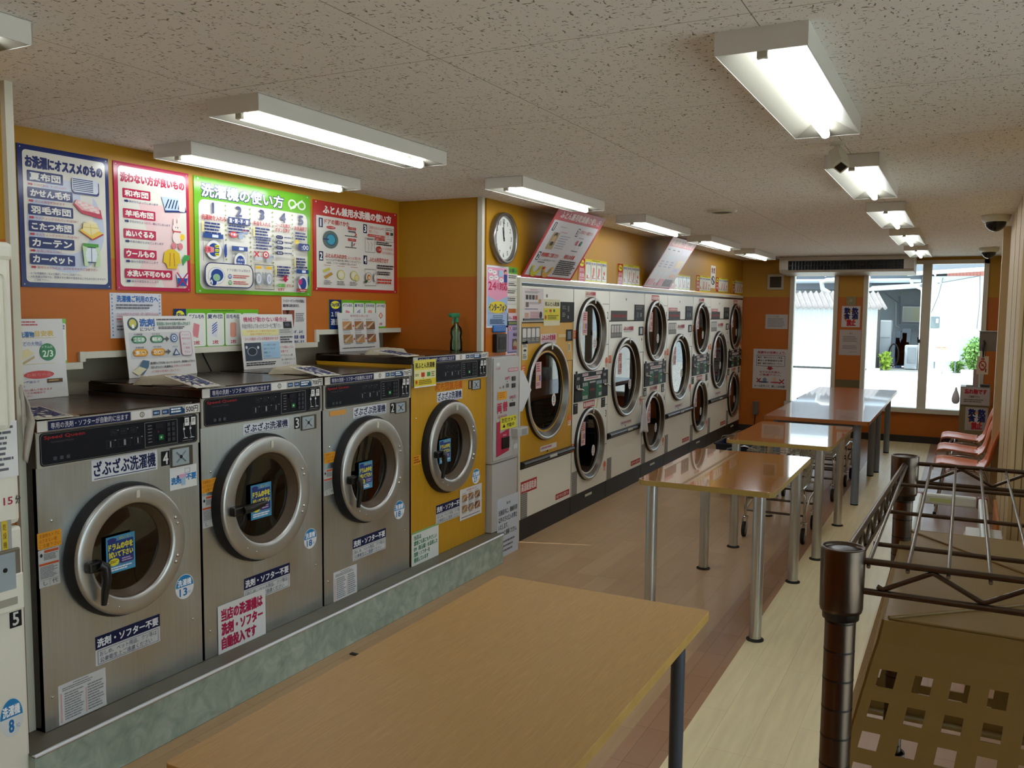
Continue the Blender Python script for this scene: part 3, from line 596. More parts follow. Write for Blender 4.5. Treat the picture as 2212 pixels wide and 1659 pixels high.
cardlie(1.363, [(398, 812), (445, 806), (478, 833), (425, 838)], 'laminated card lying on the stainless washer with the red handwritten notice')
cardlie(1.363, [(660, 793), (700, 790), (738, 809), (690, 812)], 'laminated card lying on the stainless washer next to the yellow one')
cardlie(1.426, [(858, 756), (885, 754), (905, 766), (878, 770)], 'laminated card lying on the yellow washer')
def towel(x, y, z, label, ang):
    r = thing('folded_towel', label, 'towel', (x, y, z), 'towels on the washers'); mb = MB()
    for k in range(2):
        def fn(u, v, k=k):
            a = (u-.5)*.26; b_ = (v-.5)*.15; h = .010+.010*k+.005*math.sin(9*u+3*v+k)+.003*math.sin(17*v)
            e = min(1, 8*min(u, 1-u, v, 1-v)+.0); return (x+a*math.cos(ang)-b_*math.sin(ang), y+a*math.sin(ang)+b_*math.cos(ang), z+.001+h*e+.012*k*e)
        mb.grid(fn, 24, 16, TOWEL)
    mb.build('cloth', r)
    MB().box(x-.13, y-.09, z+.0005, x+.11, y+.09, z+.003, mat('brown_tray', '#4a3a2e', .5)).build('tray', r)
towel(*at(364, 824, 'z', 1.373)[:2], 1.363, 'folded beige towel behind the card about detergent ovals', .6); towel(*at(637, 802, 'z', 1.373)[:2], 1.363, 'folded white towel in front of the white card with the yellow strip', .7); towel(*at(835, 762, 'z', 1.436)[:2], 1.426, 'folded white towel lying on the yellow washer', .7)
# spray bottle at the end of the yellow washer
bx, by, bz = -3.0, 4.965, 1.426
r = thing('spray_bottle', 'green translucent spray bottle standing on the yellow washer', 'spray bottle', (bx, by, bz))
MB().lathe((bx, by, bz), 'z', [(.0001, .001), (.04, .001), (.042, .01), (.041, .06), (.034, .09), (.04, .12), (.036, .15), (.014, .175), (.014, .195)], BOTTLE, 24).build('bottle', r)
MB().tube([(bx, by, bz), (bx, by, bz+.18)], .003, OFFW, 6).build('dip_tube', r)
tg = mat('green_trigger', '#1f7a55', .4)
MB().lathe((bx, by, bz), 'z', [(.017, .19), (.017, .215), (.012, .22)], tg, 16).box(bx-.012, by-.075, bz+.222, bx+.012, by+.03, bz+.25, tg, .005).tube([(bx, by-.03, bz+.225), (bx, by-.045, bz+.2), (bx, by-.05, bz+.175)], .005, tg, 8).tube([(bx, by-.07, bz+.236), (bx, by-.09, bz+.236)], .008, tg, 8).build('trigger_head', r)
# black cable down the recess
MB().tube([(-3.6, 3.30, 1.60), (-3.58, 3.30, 1.52), (-3.57, 3.33, 1.44), (-3.56, 3.37, 1.36), (-3.56, 3.40, 1.30)], .004, RUBBER, 6).build('power_cable', None, 'thin black cable hanging behind washer 3', 'cable')

# ------------------------------------------------------------------ wall posters over the washers
XS = XB+.001
NV, CR_, GN, RD = '#1a2a66', '#b5234a', '#6cb02c', '#b52a26'
G = dict(gloss=.2)
def corners(s, c='#c9c9c4'):
    for x, y in ((.03, .02), (.97, .02), (.03, .98), (.97, .98)): s.ell(x, y, .006, None, c)
s = onx(XS, (34, 308), (240, 625), th=.004, back=NV, gloss=.18); corners(s)
s.rrect(.05, .035, .955, .965, .04, '#e0dcd0')
s.ell(.5, .55, .43, .34, '#c2cadb').ell(.5, .55, .27, .2, '#e0dcd0').rect(.66, .2, .8, .5, '#dfdbd0')
s.text('お洗濯にオススメのもの', .08, .075, .92, .155, '#1c2c68', .05)
for i, (t, sub, wd) in enumerate((('夏布団', 'かさねず洗いも、すっきりふんわり', .40), ('かせん毛布', 'ダニの発生を防ぎます', .50), ('羽毛布団', 'キルティングされていればOK！', .50), ('こたつ布団', 'キルティングされていればOK！', .50), ('カーテン', '水洗い可ならOK！', .50), ('カーペット', '裏地付きのものは、はがれますのでご注意下さい', .50))):
    y = .175+.117*i
    s.rrect(.09, y, .09+wd-.02, y+.078, .012, '#1c2c68').text(t, .12, y+.014, .06+wd-.02, y+.064, '#e9e7de', .045)
    s.poly([(.1, y+.09), (.13, y+.09), (.13, y+.085), (.15, y+.097), (.13, y+.109), (.13, y+.104), (.1, y+.104)], '#b53440').text(sub, .16, y+.088, (.5, .48, .62, .62, .42, .83)[i], y+.107, '#b53440')
s.text('※「お洗濯表示」をよく確認してからご利用下さい。', .09, .892, .64, .91, '#3a4470').text('※お洗濯は可能でも、乾燥すると縮みや変型をおこすものがありますので、', .09, .916, .93, .934, '#3a4470').text('ご注意下さい。', .12, .94, .28, .956, '#3a4470')
s.rrect(.57, .19, .87, .30, .03, '#1c2c68').rrect(.56, .18, .86, .285, .03, '#d5dbe4')
for k in range(7): s.rect(.57, .188+.0135*k, .8, .195+.0135*k, '#1c2c68')
s.poly([(.6, .35), (.88, .40), (.9, .47), (.66, .44), (.57, .38)], '#c23a50').poly([(.6, .34), (.86, .385), (.87, .43), (.66, .415), (.58, .37)], '#eeb3b4')
for k in range(9): s.ell(.64+.07*(k % 3)+.03*(k//3), .36+.012*(k % 3)+.018*(k//3), .025, .01, '#f2dcd6')
s.poly([(.63, .575), (.75, .535), (.91, .585), (.78, .635)], '#b5342e').poly([(.62, .565), (.74, .525), (.9, .575), (.77, .625)], '#e6c23c').poly([(.67, .51), (.82, .5), (.86, .555), (.76, .6), (.66, .565)], '#efdf9a').line([(.67, .54), (.85, .54)], .005, '#c8a030').line([(.75, .5), (.76, .6)], .005, '#c8a030').poly([(.68, .5), (.76, .487), (.83, .5), (.76, .517)], '#f2e8bc')
s.rect(.66, .66, .84, .69, '#4b9b34').rect(.68, .69, .83, .80, '#dfe8ee').line([(.68, .69), (.83, .69), (.83, .8), (.68, .8), (.68, .69)], .008, '#1f3a5a').line([(.755, .69), (.755, .8)], .006, '#1f3a5a').poly([(.65, .68), (.71, .69), (.68, .74), (.72, .83), (.67, .83)], '#c4dcae').poly([(.85, .68), (.8, .69), (.83, .74), (.79, .83), (.86, .83)], '#c4dcae')
s.build('washing_guide_poster', None, 'navy bordered poster at the far left with six blue label rows', 'poster')
s = onx(XS, (243, 346), (411, 631), th=.004, back=CR_, gloss=.18); corners(s)
s.rrect(.05, .03, .955, .97, .05, '#e0dcd0').poly([(.3, .3), (.62, .3), (.9, .97), (.62, .97)], '#e6c3c1').poly([(.65, .3), (.9, .3), (.5, .97), (.2, .97)], '#e6c9c6')
s.text('洗わない方が良いもの', .08, .08, .93, .15, '#b5234a', .05)
for i, (t, sub, wd) in enumerate((('和布団', '綿がかたよってしまいます', .36), ('羊毛布団', '羊毛がかたよったり、縮んでしまいます', .42), ('ぬいぐるみ', '中身の綿がとび出てしまいます', .42), ('ウールもの', '縮みや変型をおこします', .42), ('水洗い不可のもの', '縮みや変型をおこします', .63))):
    y = .2+.157*i
    s.rrect(.1, y, .1+wd, y+.075, .012, '#b5234a').text(t, .13, y+.013, .07+wd, y+.06, '#efece4', .045)
    s.poly([(.12, y+.09), (.15, y+.09), (.15, y+.084), (.175, y+.098), (.15, y+.112), (.15, y+.106), (.12, y+.106)], '#22306a').text(sub, .18, y+.088, (.56, .72, .62, .54, .54)[i], y+.108, '#22306a')
s.poly([(.62, .24), (.92, .24), (.95, .33), (.65, .35)], '#1f2f66').poly([(.6, .225), (.84, .225), (.88, .32), (.65, .335)], '#b9cbe2')
for k in range(5): s.line([(.65+.045*k, .315), (.7+.04*k, .24)], .014, '#1c2548')
s.rrect(.84, .235, .93, .33, .02, '#dfe5ec')
pk = '#d98088'
s.ell(.80, .47, .055, .04, '#efdcd4').ell(.775, .42, .018, .035, '#efdcd4').ell(.83, .42, .018, .035, '#efdcd4').ell(.8, .55, .06, .05, '#efdcd4').ell(.76, .62, .035, .028, pk).ell(.85, .62, .035, .028, pk).ell(.88, .54, .035, .026, '#e6c23c').line([(.74, .5), (.86, .5)], .014, '#c24048').ell(.785, .465, .006, None, '#333333').ell(.815, .465, .006, None, '#333333')
s.poly([(.62, .68), (.68, .65), (.76, .65), (.83, .68), (.85, .76), (.8, .77), (.79, .81), (.66, .81), (.64, .77), (.6, .76)], '#d9b92e').line([(.7, .68), (.69, .79)], .008, '#b5443a').line([(.75, .68), (.76, .79)], .008, '#b5443a').poly([(.87, .73), (.9, .69), (.98, .69), (.97, .73), (.92, .74), (.88, .78)], '#3f9a4c')
s.poly([(.78, .85), (.95, .85), (.92, .95), (.8, .95)], '#d3dbe6').poly([(.79, .885), (.94, .885), (.92, .95), (.8, .95)], '#2f56a0').line([(.79, .84), (.94, .96)], .016, '#b5234a').line([(.94, .84), (.79, .96)], .016, '#b5234a')
s.build('do_not_wash_poster', None, 'crimson bordered poster with five red label rows', 'poster')
# green poster: how to use the washer
s = onx(XS, (417, 378), (671, 640), th=.004, back=GN, gloss=.16); corners(s)
s.rrect(.03, .19, .965, .965, .045, '#e0dccf')
s.text('洗濯機の使い方', .055, .055, .735, .165, '#15265c', .09).text('洗濯機の使い方', .055, .055, .735, .165, '#e9ecf0', .035)
for cx_ in (.82, .91): s.ell(cx_, .11, .04, .045, '#dfe8d2').ell(cx_, .11, .026, .03, GN)
s.line([(.80, .16), (.92, .06)], .012, '#dfe8d2')
for x in (.235, .435, .63, .81):
    for k in range(17): s.ell(x, .22+.043*k, .006, None, '#8c9a58')
CX = (.13, .335, .53, .72, .89)
for i, x in enumerate(CX): s.text(str(i+1), x-.022, .215, x+.022, .30, '#16265f', .05)
s.text('洗濯物を入れる', .04, .32, .225, .365, '#b5313c', .02).rect(.245, .315, .425, .375, '#1c2c68').text('洗・剤・不・要！', .255, .325, .415, .365, '#f2f2ee', .03).text('料金を入れる', .455, .32, .6, .36, '#b5313c', .02).text('コースを選び、', .645, .315, .79, .35, '#b5313c', .02).text('ボタンを押す', .645, .36, .78, .395, '#b5313c', .02).text('お洗濯終了！', .825, .32, .955, .36, '#b5313c', .02)
def para(x0, y0, x1, n, col='#2c3a70', h=.027): s.lines(x0, y0, x1, y0+h*n, n, col, .6)
for x, y in ((.04, .38), (.45, .375), (.64, .72), (.82, .63)): s.rect(x, y, x+.012, y+.09, '#e6d98a')
para(.06, .385, .215, 4); para(.245, .385, .42, 3); s.text('自動投入', .36, .415, .42, .435, '#b5313c'); para(.465, .38, .61, 4); para(.47, .48, .61, 4); para(.655, .72, .79, 4); para(.83, .38, .95, 3); para(.835, .63, .955, 4)
def mini(x, y, w_, lab):
    s.rect(x, y, x+w_, y+.04, '#2a4c8c').rect(x+w_*.45, y+.008, x+w_*.75, y+.032, '#dfe5ee').line([(x, y+.04), (x, y+.24)], .003, '#77859a').line([(x+w_, y+.04), (x+w_, y+.24)], .003, '#77859a')
    cx_, cy_ = x+w_*.52, y+.14; s.ell(cx_, cy_, w_*.4, .085, '#8b98ac').ell(cx_, cy_, w_*.385, .081, '#e6e4dc').ell(cx_, cy_, w_*.27, .058, '#27488e')
    if lab: s.text(lab[0], cx_-.025, cy_-.03, cx_+.025, cy_-.008, '#e8eef6').text(lab[1], cx_-.035, cy_+.004, cx_+.035, cy_+.026, '#e8eef6')
mini(.045, .48, .155, None); s.ell(.215, .62, .012, .06, '#27488e').poly([(.06, .585), (.125, .6), (.125, .64), (.06, .655)], '#d98a90').text('衣類', .055, .60, .10, .64, '#c43a48', .03)
for k in range(3): s.rrect(.13, .575+.035*k, .165, .6+.035*k, .01, '#d6d23a')
mini(.265, .57, .13, ('洗剤', '自動投入')); s.ell(.28, .47, .032, .028, '#c43a48').text('不要！', .255, .458, .305, .482, '#f4eeee', .02).line([(.32, .46), (.4, .44)], .012, '#8fa0b8').rrect(.32, .465, .36, .5, .01, '#9fb0c4')
s.line([(.45, .6), (.49, .65)], .01, '#c43a48').line([(.49, .6), (.45, .65)], .01, '#c43a48').rect(.455, .65, .52, .68, '#c8ccd0').ell(.55, .625, .028, .033, '#c43a48').ell(.55, .625, .018, .021, '#e8e4dc').ell(.55, .625, .009, .011, '#c43a48').ell(.6, .64, .022, .026, '#b7bcc4').ell(.57, .68, .018, .022, '#b7bcc4').text('100', .583, .63, .617, .65, '#555a66')
s.frame(.45, .72, .62, .95, .003, '#3a3a44').rect(.46, .735, .51, .76, '#e8b93c').rect(.55, .735, .6, .76, '#e8b93c')
for cx_ in (.485, .575): s.ell(cx_, .85, .028, .06, '#9aa4b4').ell(cx_, .85, .02, .047, '#dcdcd8').ell(cx_, .85, .012, .03, '#b7bcc8')
s.rect(.513, .79, .521, .9, '#8e96a6').rect(.54, .79, .548, .9, '#8e96a6').text('ピッ！', .48, .915, .52, .94, '#c43a48')
for k, t in enumerate(('クイック', '標準', 'デリケート', '毛布')): s.rrect(.64, .43+.05*k, .705, .465+.05*k, .015, '#1c2c68').text(t, .65, .438+.05*k, .695, .457+.05*k, '#ecebe6'); s.lines(.715, .44+.05*k, .79, .46+.05*k, 1, '#44507c')
s.poly([(.705, .81), (.735, .81), (.735, .84), (.75, .84), (.72, .875), (.69, .84), (.705, .84)], '#b5234a').rrect(.645, .89, .72, .92, .01, '#5aa83a').text('スタート', .65, .895, .715, .915, '#e6efd8').text('ボタン', .73, .89, .79, .92, '#b5313c', .02).text('を押す', .65, .93, .71, .96, '#b5313c', .02)
s.poly([(.815, .46), (.84, .45), (.86, .48), (.82, .5)], '#e2c62e').text('ピーッ！', .84, .455, .88, .47, '#b5443a').rrect(.845, .485, .955, .555, .014, '#1c2f72').text(':00', .88, .5, .945, .545, '#dfe8f2', .02)
mini(.825, .74, .12, None); s.ell(.94, .85, .008, .05, '#27488e').poly([(.84, .86), (.855, .83), (.875, .85), (.885, .81), (.875, .88), (.85, .9)], '#c43a78').lines(.82, .93, .955, .965, 2, '#b5313c', .6)
s.rrect(.04, .73, .43, .945, .05, '#1c2c68').rrect(.048, .738, .422, .937, .044, '#e0dccf').text('ドアの開け方＆閉め方', .215, .775, .405, .80, '#26346e')
s.ell(.13, .845, .065, .075, '#8fa2bc').ell(.13, .845, .062, .071, '#dfe0dc').ell(.135, .84, .048, .055, '#27488e').rrect(.08, .85, .13, .93, .02, '#1f3a7c').ell(.13, .86, .028, .032, '#8fb894').text('↑', .08, .88, .1, .93, '#f0f0f0', .03)
s.rrect(.22, .825, .25, .865, .012, '#2a4c9c').text('開', .225, .832, .245, .858, '#eeeeee').rrect(.22, .88, .25, .92, .012, '#3f8f4a').text('閉', .225, .887, .245, .913, '#eeeeee').lines(.26, .83, .4, .865, 2, '#c25a60').lines(.26, .885, .4, .92, 2, '#c25a60')
s.build('washer_instructions_poster', None, 'green bordered poster with five numbered steps', 'poster')
# red poster
s = onx(XS, (675, 430), (857, 634), th=.004, back=RD, gloss=.2); corners(s)
s.rect(.03, .165, .955, .965, '#d9d4ca').text('ふとん兼用水洗機の使い方', .105, .045, .915, .135, '#efe4dc', .045)
for n_, x, y in (('1', .055, .19), ('3', .56, .19), ('2', .055, .56), ('4', .56, .56)): s.rect(x, y, x+.045, y+.105, '#232347').text(n_, x+.01, y+.015, x+.035, y+.09, '#efefef', .03)
s.text('ドアの開けかた', .115, .195, .395, .25, '#c0392f', .02).ell(.185, .285, .05, .018, '#b5342e').text('ドアの開閉', .15, .278, .22, .293, '#eecccc').ell(.18, .42, .085, .1, '#5b6b68').ell(.185, .42, .055, .068, '#2c5870').ell(.185, .42, .045, .056, '#3a9ab4').rect(.1, .412, .16, .43, '#2b3c66')
for k in range(2):
    y = .25+.13*k; s.rect(.375, y, .47, y+.03, '#b5342e').text(('ドアを開ける', 'ドアを閉める')[k], .385, y+.007, .46, y+.023, '#eecccc'); s.lines(.34, y+.10, .49, y+.12, 1, '#444444')
s.rect(.38, .29, .465, .31, '#666a6c').line([(.46, .31), (.475, .33), (.455, .345)], .008, '#b5342e').rect(.415, .415, .428, .475, '#666a6c').line([(.44, .46), (.455, .43)], .008, '#b5342e')
s.text('ふとんの入れかた', .12, .575, .36, .625, '#c0392f', .02).text('ふとんは1回に1枚', .37, .59, .52, .625, '#c0392f').text('※ふとんは下の図の様に順序よくお入れ下さい', .13, .635, .525, .66, '#3a3038').text('※洗剤、ソフターは自動的に投入されます', .13, .67, .475, .695, '#3a3038')
for k in range(3): s.lines(.1+.15*k, .71, .19+.15*k, .72, 1, '#c06a60'); s.lines(.1+.145*k, .885, .2+.145*k, .935, 3, '#777070')
s.poly([(.09, .77), (.16, .735), (.17, .76), (.1, .795)], '#c6bd4a').poly([(.1, .84), (.18, .785), (.2, .81), (.12, .865)], '#b5863a')
for x in (.29, .44): s.ell(x, .81, .043, .055, '#a9a24a').ell(x, .81, .038, .05, '#d8d29a').ell(x, .81, .022, .03, '#d9d4ca')
s.ell(.47, .835, .03, .04, '#b8ae5a').ell(.47, .835, .024, .032, '#d9c98a')
s.text('ご利用になるメニューを', .62, .2, .81, .24, '#c0392f').text('選択して下さい', .62, .25, .74, .285, '#c0392f').rect(.61, .3, .82, .33, '#b5342e').text('ふとん水洗で追加標準として', .62, .306, .815, .324, '#eed6d0').rect(.70, .335, .82, .365, '#b5342e').text('選択してください', .71, .34, .815, .36, '#eed6d0')
s.frame(.83, .2, .94, .37, .003, '#6a6a70').rect(.845, .25, .875, .285, '#b5342e').rect(.9, .25, .93, .285, '#234a34').text('↑', .855, .295, .868, .32, '#b5342e').text('↑', .908, .295, .921, .32, '#b5342e').lines(.84, .22, .93, .235, 1, '#555555').lines(.845, .335, .93, .345, 1, '#555555')
s.frame(.57, .35, .69, .52, .003, '#6a6a70').lines(.59, .36, .67, .375, 1, '#444444').line([(.6, .39), (.62, .44)], .003, '#555555').line([(.64, .39), (.66, .44)], .003, '#555555').line([(.61, .44), (.61, .5)], .004, '#777777').line([(.65, .44), (.65, .5)], .004, '#777777')
s.lines(.71, .38, .935, .425, 2, '#3a3038', .6).ell(.745, .475, .032, .042, '#b5342e').text('ご注意', .72, .462, .77, .488, '#eed6d0').text('コイン切れの時は出ません', .785, .44, .935, .475, '#c0392f').text('おつりは出ませんよ', .785, .49, .935, .525, '#c0392f')
s.text('ふとんを取り出す', .62, .575, .865, .63, '#c0392f', .02).lines(.72, .66, .935, .72, 2, '#3a3038', .6).lines(.72, .74, .935, .79, 2, '#3a3038', .6).lines(.72, .83, .935, .9, 2, '#c0392f', .6).frame(.56, .72, .7, .92, .003, '#555555')
s.ell(.61, .82, .04, .06, '#9a938c').ell(.61, .82, .034, .052, '#d9d4ca').ell(.61, .82, .024, .037, '#b8743a').ell(.615, .825, .014, .02, '#dcc09a').poly([(.56, .87), (.59, .845), (.6, .86), (.57, .9)], '#2f5a34').ell(.69, .82, .02, .05, '#a9a29a').ell(.692, .82, .015, .042, '#d9d4ca')
s.build('futon_washer_poster', None, 'red bordered poster beside the alcove corner', 'poster')
# capacity boards
def board(a, b_, head, col, hc, items, label, x=XS, yell='#e6e03a', cnt='2枚', back='#d9e4d0', hf=.19):
    s = onx(x, a, b_, th=.004, back=col, gloss=.22)
    s.rect(0, 0, hf, 1, hc).ell(hf/2, .17, hf*.38, .13, yell).text(head, hf*.16, .1, hf*.84, .24, '#1c2c68', .03)
    s.text('１回', hf*.15, .4, hf*.8, .55, '#e8e8f0', .02).text('適量', hf*.12, .62, hf*.85, .82, '#e8e8f0', .02).lines(.42, .03, .75, .06, 1, '#3a4a2a')
    n = len(items); w_ = (1-hf-.01)/n
    for i, t in enumerate(items):
        x0 = hf+.012+w_*i; s.rrect(x0, .1, x0+w_-.012, .9, .02, '#e3e4dc').text(t, x0+.012, .13, x0+w_-.03, .23, '#1c2c68', .02).text(cnt, x0+w_*.3, .76, x0+w_*.62, .86, '#b53440', .02)
        cx_ = x0+w_*.46
        if i % 4 == 0: s.poly([(cx_-.03, .33), (cx_+.035, .38), (cx_+.015, .7), (cx_-.05, .64)], '#d98a90')
        elif i % 4 == 1:
            s.poly([(cx_-.03, .33), (cx_+.035, .38), (cx_+.015, .7), (cx_-.045, .64)], '#d3d8e0')
            for k in range(4): s.line([(cx_-.04, .6-.06*k), (cx_+.02, .5-.06*k)], .008, '#3a56a0')
        elif i % 4 == 2: s.rrect(cx_-.04, .33, cx_+.035, .7, .02, '#dfa08c')
        else: s.poly([(cx_, .4), (cx_+.04, .52), (cx_, .64), (cx_-.04, .52)], '#c85a3a').poly([(cx_, .44), (cx_+.025, .52), (cx_, .6), (cx_-.025, .52)], '#e6cdb8')
    return s.build('capacity_board', None, label, 'sign', 'capacity boards on the left wall')
board((374, 667), (558, 751), '18kg', '#6cb02c', '#1c2c68', ('ダブル毛布', '夏布団', '羽毛布団', 'こたつ布団'), 'green capacity board reading 18kg half hidden by two standing cards', hf=.13)
board((710, 647), (832, 711), '27kg大型機', '#6cb02c', '#1c2c68', ('ダブル毛布', '夏布団', '羽毛布団', 'コタツ布団'), 'green capacity board reading 27kg behind the photo card', hf=.2)
board((-35, 689), (144, 789), '13kg', '#6cb02c', '#1c2c68', ('夏布団', '羽毛布団', 'こたつ布団'), 'green capacity board behind the card at the far left', hf=.2)
s = onx(XS, (236, 632), (350, 728), th=.001, back='#cfcfd4', gloss=.4)
s.text('洗濯機ご利用の方へ', .13, .06, .93, .2, '#2b66a8', .03)
for k in range(12): s.ell(.04, .05+.08*k, .014, None, '#5a86b0' if k % 2 else '#8aa6c0').ell(.96, .05+.08*k, .014, None, '#5a86b0' if k % 2 else '#8aa6c0')
s.lines(.11, .25, .9, .38, 2, '#6a6a70').text('ペットの毛がついたもの・泥・油汚れのものは', .11, .43, .93, .5, '#b9565c').rect(.11, .51, .92, .518, '#c04048').lines(.11, .56, .9, .62, 1, '#b9565c').rect(.11, .64, .4, .646, '#c04048').lines(.11, .72, .9, .86, 2, '#6a6a70')
s.build('handmade_notice', None, 'white paper with a blue dotted border under the crimson poster', 'notice')
s = onx(XS, (608, 641), (662, 749), th=.001, back='#d3d0cc', gloss=.4)
s.text('ファスナーやフック付の洗濯は、', .05, .05, .93, .11, '#3a2a44', .02).text('機器が壊れる恐れがあります。', .05, .14, .7, .2, '#3a2a44', .02).poly([(.03, .26), (.5, .26), (.5, .42), (.46, .6), (.06, .6)], '#8a4a34').poly([(.15, .26), (.3, .26), (.22, .4)], '#2a1c1c').lines(.55, .32, .92, .5, 5, '#7a7a80').text('必ず、ふた', .4, .66, .85, .72, '#2a3a7c', .02).text('お洗濯・乾燥', .4, .76, .9, .83, '#2a3a7c', .02).text('お勧めします。', .4, .86, .93, .92, '#2a3a7c', .02)
s.build('fastener_notice', None, 'narrow white notice with a small brown photo under the green poster', 'notice')

# standing cards on the washers against the wall
def standing(x, y0, y1, z0, H, lean, fn, name, label, back='#d6d4cf'):
    U = Vector((0, 1, 0)); V = Vector((-lean, 0, 1)).normalized(); O = Vector((x, y0, z0+.001))+V*H
    s = Sheet(O, U, V, y1-y0, H, th=.003, back=back, gloss=.22); fn(s); return s.build(name, None, label, 'card', 'cards standing on the washers')
def soap(s):
    s.rect(.05, .27, .95, .7, '#c6c6c4').ell(.125, .13, .075, None, '#2c4a50').ell(.125, .12, .05, None, '#c2bc58').rect(.11, .14, .14, .2, '#eeeeee').text('洗剤', .22, .05, .43, .17, '#2a62a8', .05).text('について', .22, .19, .43, .245, '#2b3f6c', .02)
    s.lines(.46, .05, .97, .075, 1, '#44444c', .8).text('洗濯量に合わせ自動で投入されます', .46, .1, .97, .16, '#7d9a8c', .03).lines(.48, .18, .97, .225, 2, '#44444c', .6)
    for j, (c_, c2, t1, t2) in enumerate((('#2f6a4a', '#7fae90', '少なめ', '軽め'), ('#d08a22', '#e2a944', '多い', 'ひどい'))):
        y = .31+.215*j; s.text('洗濯物量', .12, y-.025, .24, y+.005, '#333338').text('汚れ具合', .37, y-.025, .49, y+.005, '#333338').rrect(.08, y+.015, .29, y+.135, .05, c_).rrect(.34, y+.015, .54, y+.135, .05, c_).rrect(.1, y+.03, .27, y+.12, .04, c2).rrect(.36, y+.03, .52, y+.12, .04, c2).text(t1, .11, y+.045, .26, y+.105, '#eef0e8', .02).text(t2, .37, y+.045, .51, y+.105, '#eef0e8', .02)
        s.poly([(.54, y+.06), (.575, y+.06), (.575, y+.03), (.62, y+.075), (.575, y+.12), (.575, y+.09), (.54, y+.09)], '#55585a').text('泡立ち', .65, y-.02, .73, y+.008, '#3a4a70')
    s.ell(.69, .375, .052, None, '#2a5a90').ell(.69, .375, .04, None, '#d8dde2').ell(.69, .375, .028, None, '#2a5a90').ell(.69, .375, .016, None, '#d8dde2').poly([(.7, .55), (.755, .665), (.645, .665)], '#2f4f80').poly([(.7, .58), (.735, .65), (.667, .65)], '#c9ccd0')
    s.rrect(.78, .27, .95, .68, .04, '#c04a78').rrect(.786, .275, .944, .675, .036, '#d3cfcf').text('プラスで', .8, .31, .92, .345, '#c04a78').text('洗剤を追加', .8, .37, .93, .405, '#c04a78').text('安心して', .81, .46, .92, .5, '#c04a78').text('ご使用', .82, .53, .91, .57, '#c04a78').text('下さい', .82, .6, .91, .64, '#c04a78')
    s.poly([(.12, .86), (.2, .72), (.29, .74), (.27, .84), (.18, .97)], '#4a6a80').poly([(.04, .9), (.14, .82), (.24, .87), (.12, .97)], '#d6cfa8').text('寝具類など汗を吸い込んでいるものや、普段着など汚れの', .3, .76, .97, .80, '#3c3c44', .02).text('汚れがひどい洗濯物は', .3, .83, .62, .87, '#3c3c44', .02).text('お気に入りの洗剤を', .64, .825, .9, .865, '#b5444c').text('より適度な洗剤量をご投入下さい', .3, .9, .72, .935, '#b5444c')
standing(-3.45, 2.765, 3.17, 1.363, .292, .12, soap, 'detergent_card_stand', 'white card about detergent with green and orange ovals, on washer 3')
def jam(s):
    s.text('機械が動かない場合は…', .06, .05, .96, .14, '#b04468', .02).text('料金が表示してあったモニターをご覧下さい', .03, .17, .76, .26, '#444450').rect(.8, .14, .97, .27, '#22242a').ell(.88, .2, .05, .03, '#4b5058').rect(.02, .28, .7, .39, '#dbd59a').text('①お金を入れても数字が変わらない', .1, .29, .65, .33, '#c07040').text('金額と時間表示がエラー', .16, .345, .56, .38, '#c07040').rect(.7, .28, .98, .39, '#b9b9b4').lines(.72, .29, .96, .37, 2, '#8a8a88')
    s.text('コインが詰まっている可能性があります', .05, .42, .68, .48, '#b5344c').rect(.04, .52, .34, .85, '#3a4654').ell(.17, .68, .09, .08, '#8a98a0').ell(.17, .68, .075, .067, '#2c3844').ell(.07, .6, .02, None, '#c9ced2').ell(.28, .61, .02, None, '#c9ced2').rect(.36, .51, .69, .82, '#9fc0d6').text('コイン返却口にお金が', .38, .55, .62, .59, '#2c4258').text('詰まっていないか', .38, .62, .6, .66, '#2c4258').text('確認して', .38, .69, .5, .73, '#2c4258').text('ください', .38, .76, .5, .8, '#2c4258')
    s.lines(.71, .42, .97, .56, 3, '#55555c', .6).text('ドアが閉まってない', .7, .6, .97, .65, '#b5344c').text('状態です。', .7, .68, .86, .73, '#b5344c').text('ドアをもう一度', .7, .76, .93, .8, '#3c3c44').text('強く閉めなおして', .7, .84, .97, .88, '#3c3c44').text('ください', .72, .91, .86, .95, '#3c3c44').lines(.04, .88, .66, .95, 2, '#3c3c44', .6)
standing(-3.44, 3.485, 3.90, 1.363, .30, .10, jam, 'machine_trouble_card_stand', 'white card with a yellow strip and dark photo, on washer 2')
standing(-3.47, 4.335, 4.755, 1.426, .245, .08, lambda s: photos(s, .22), 'futon_photo_card_stand', 'white card with six small brown photos, standing on the yellow washer')
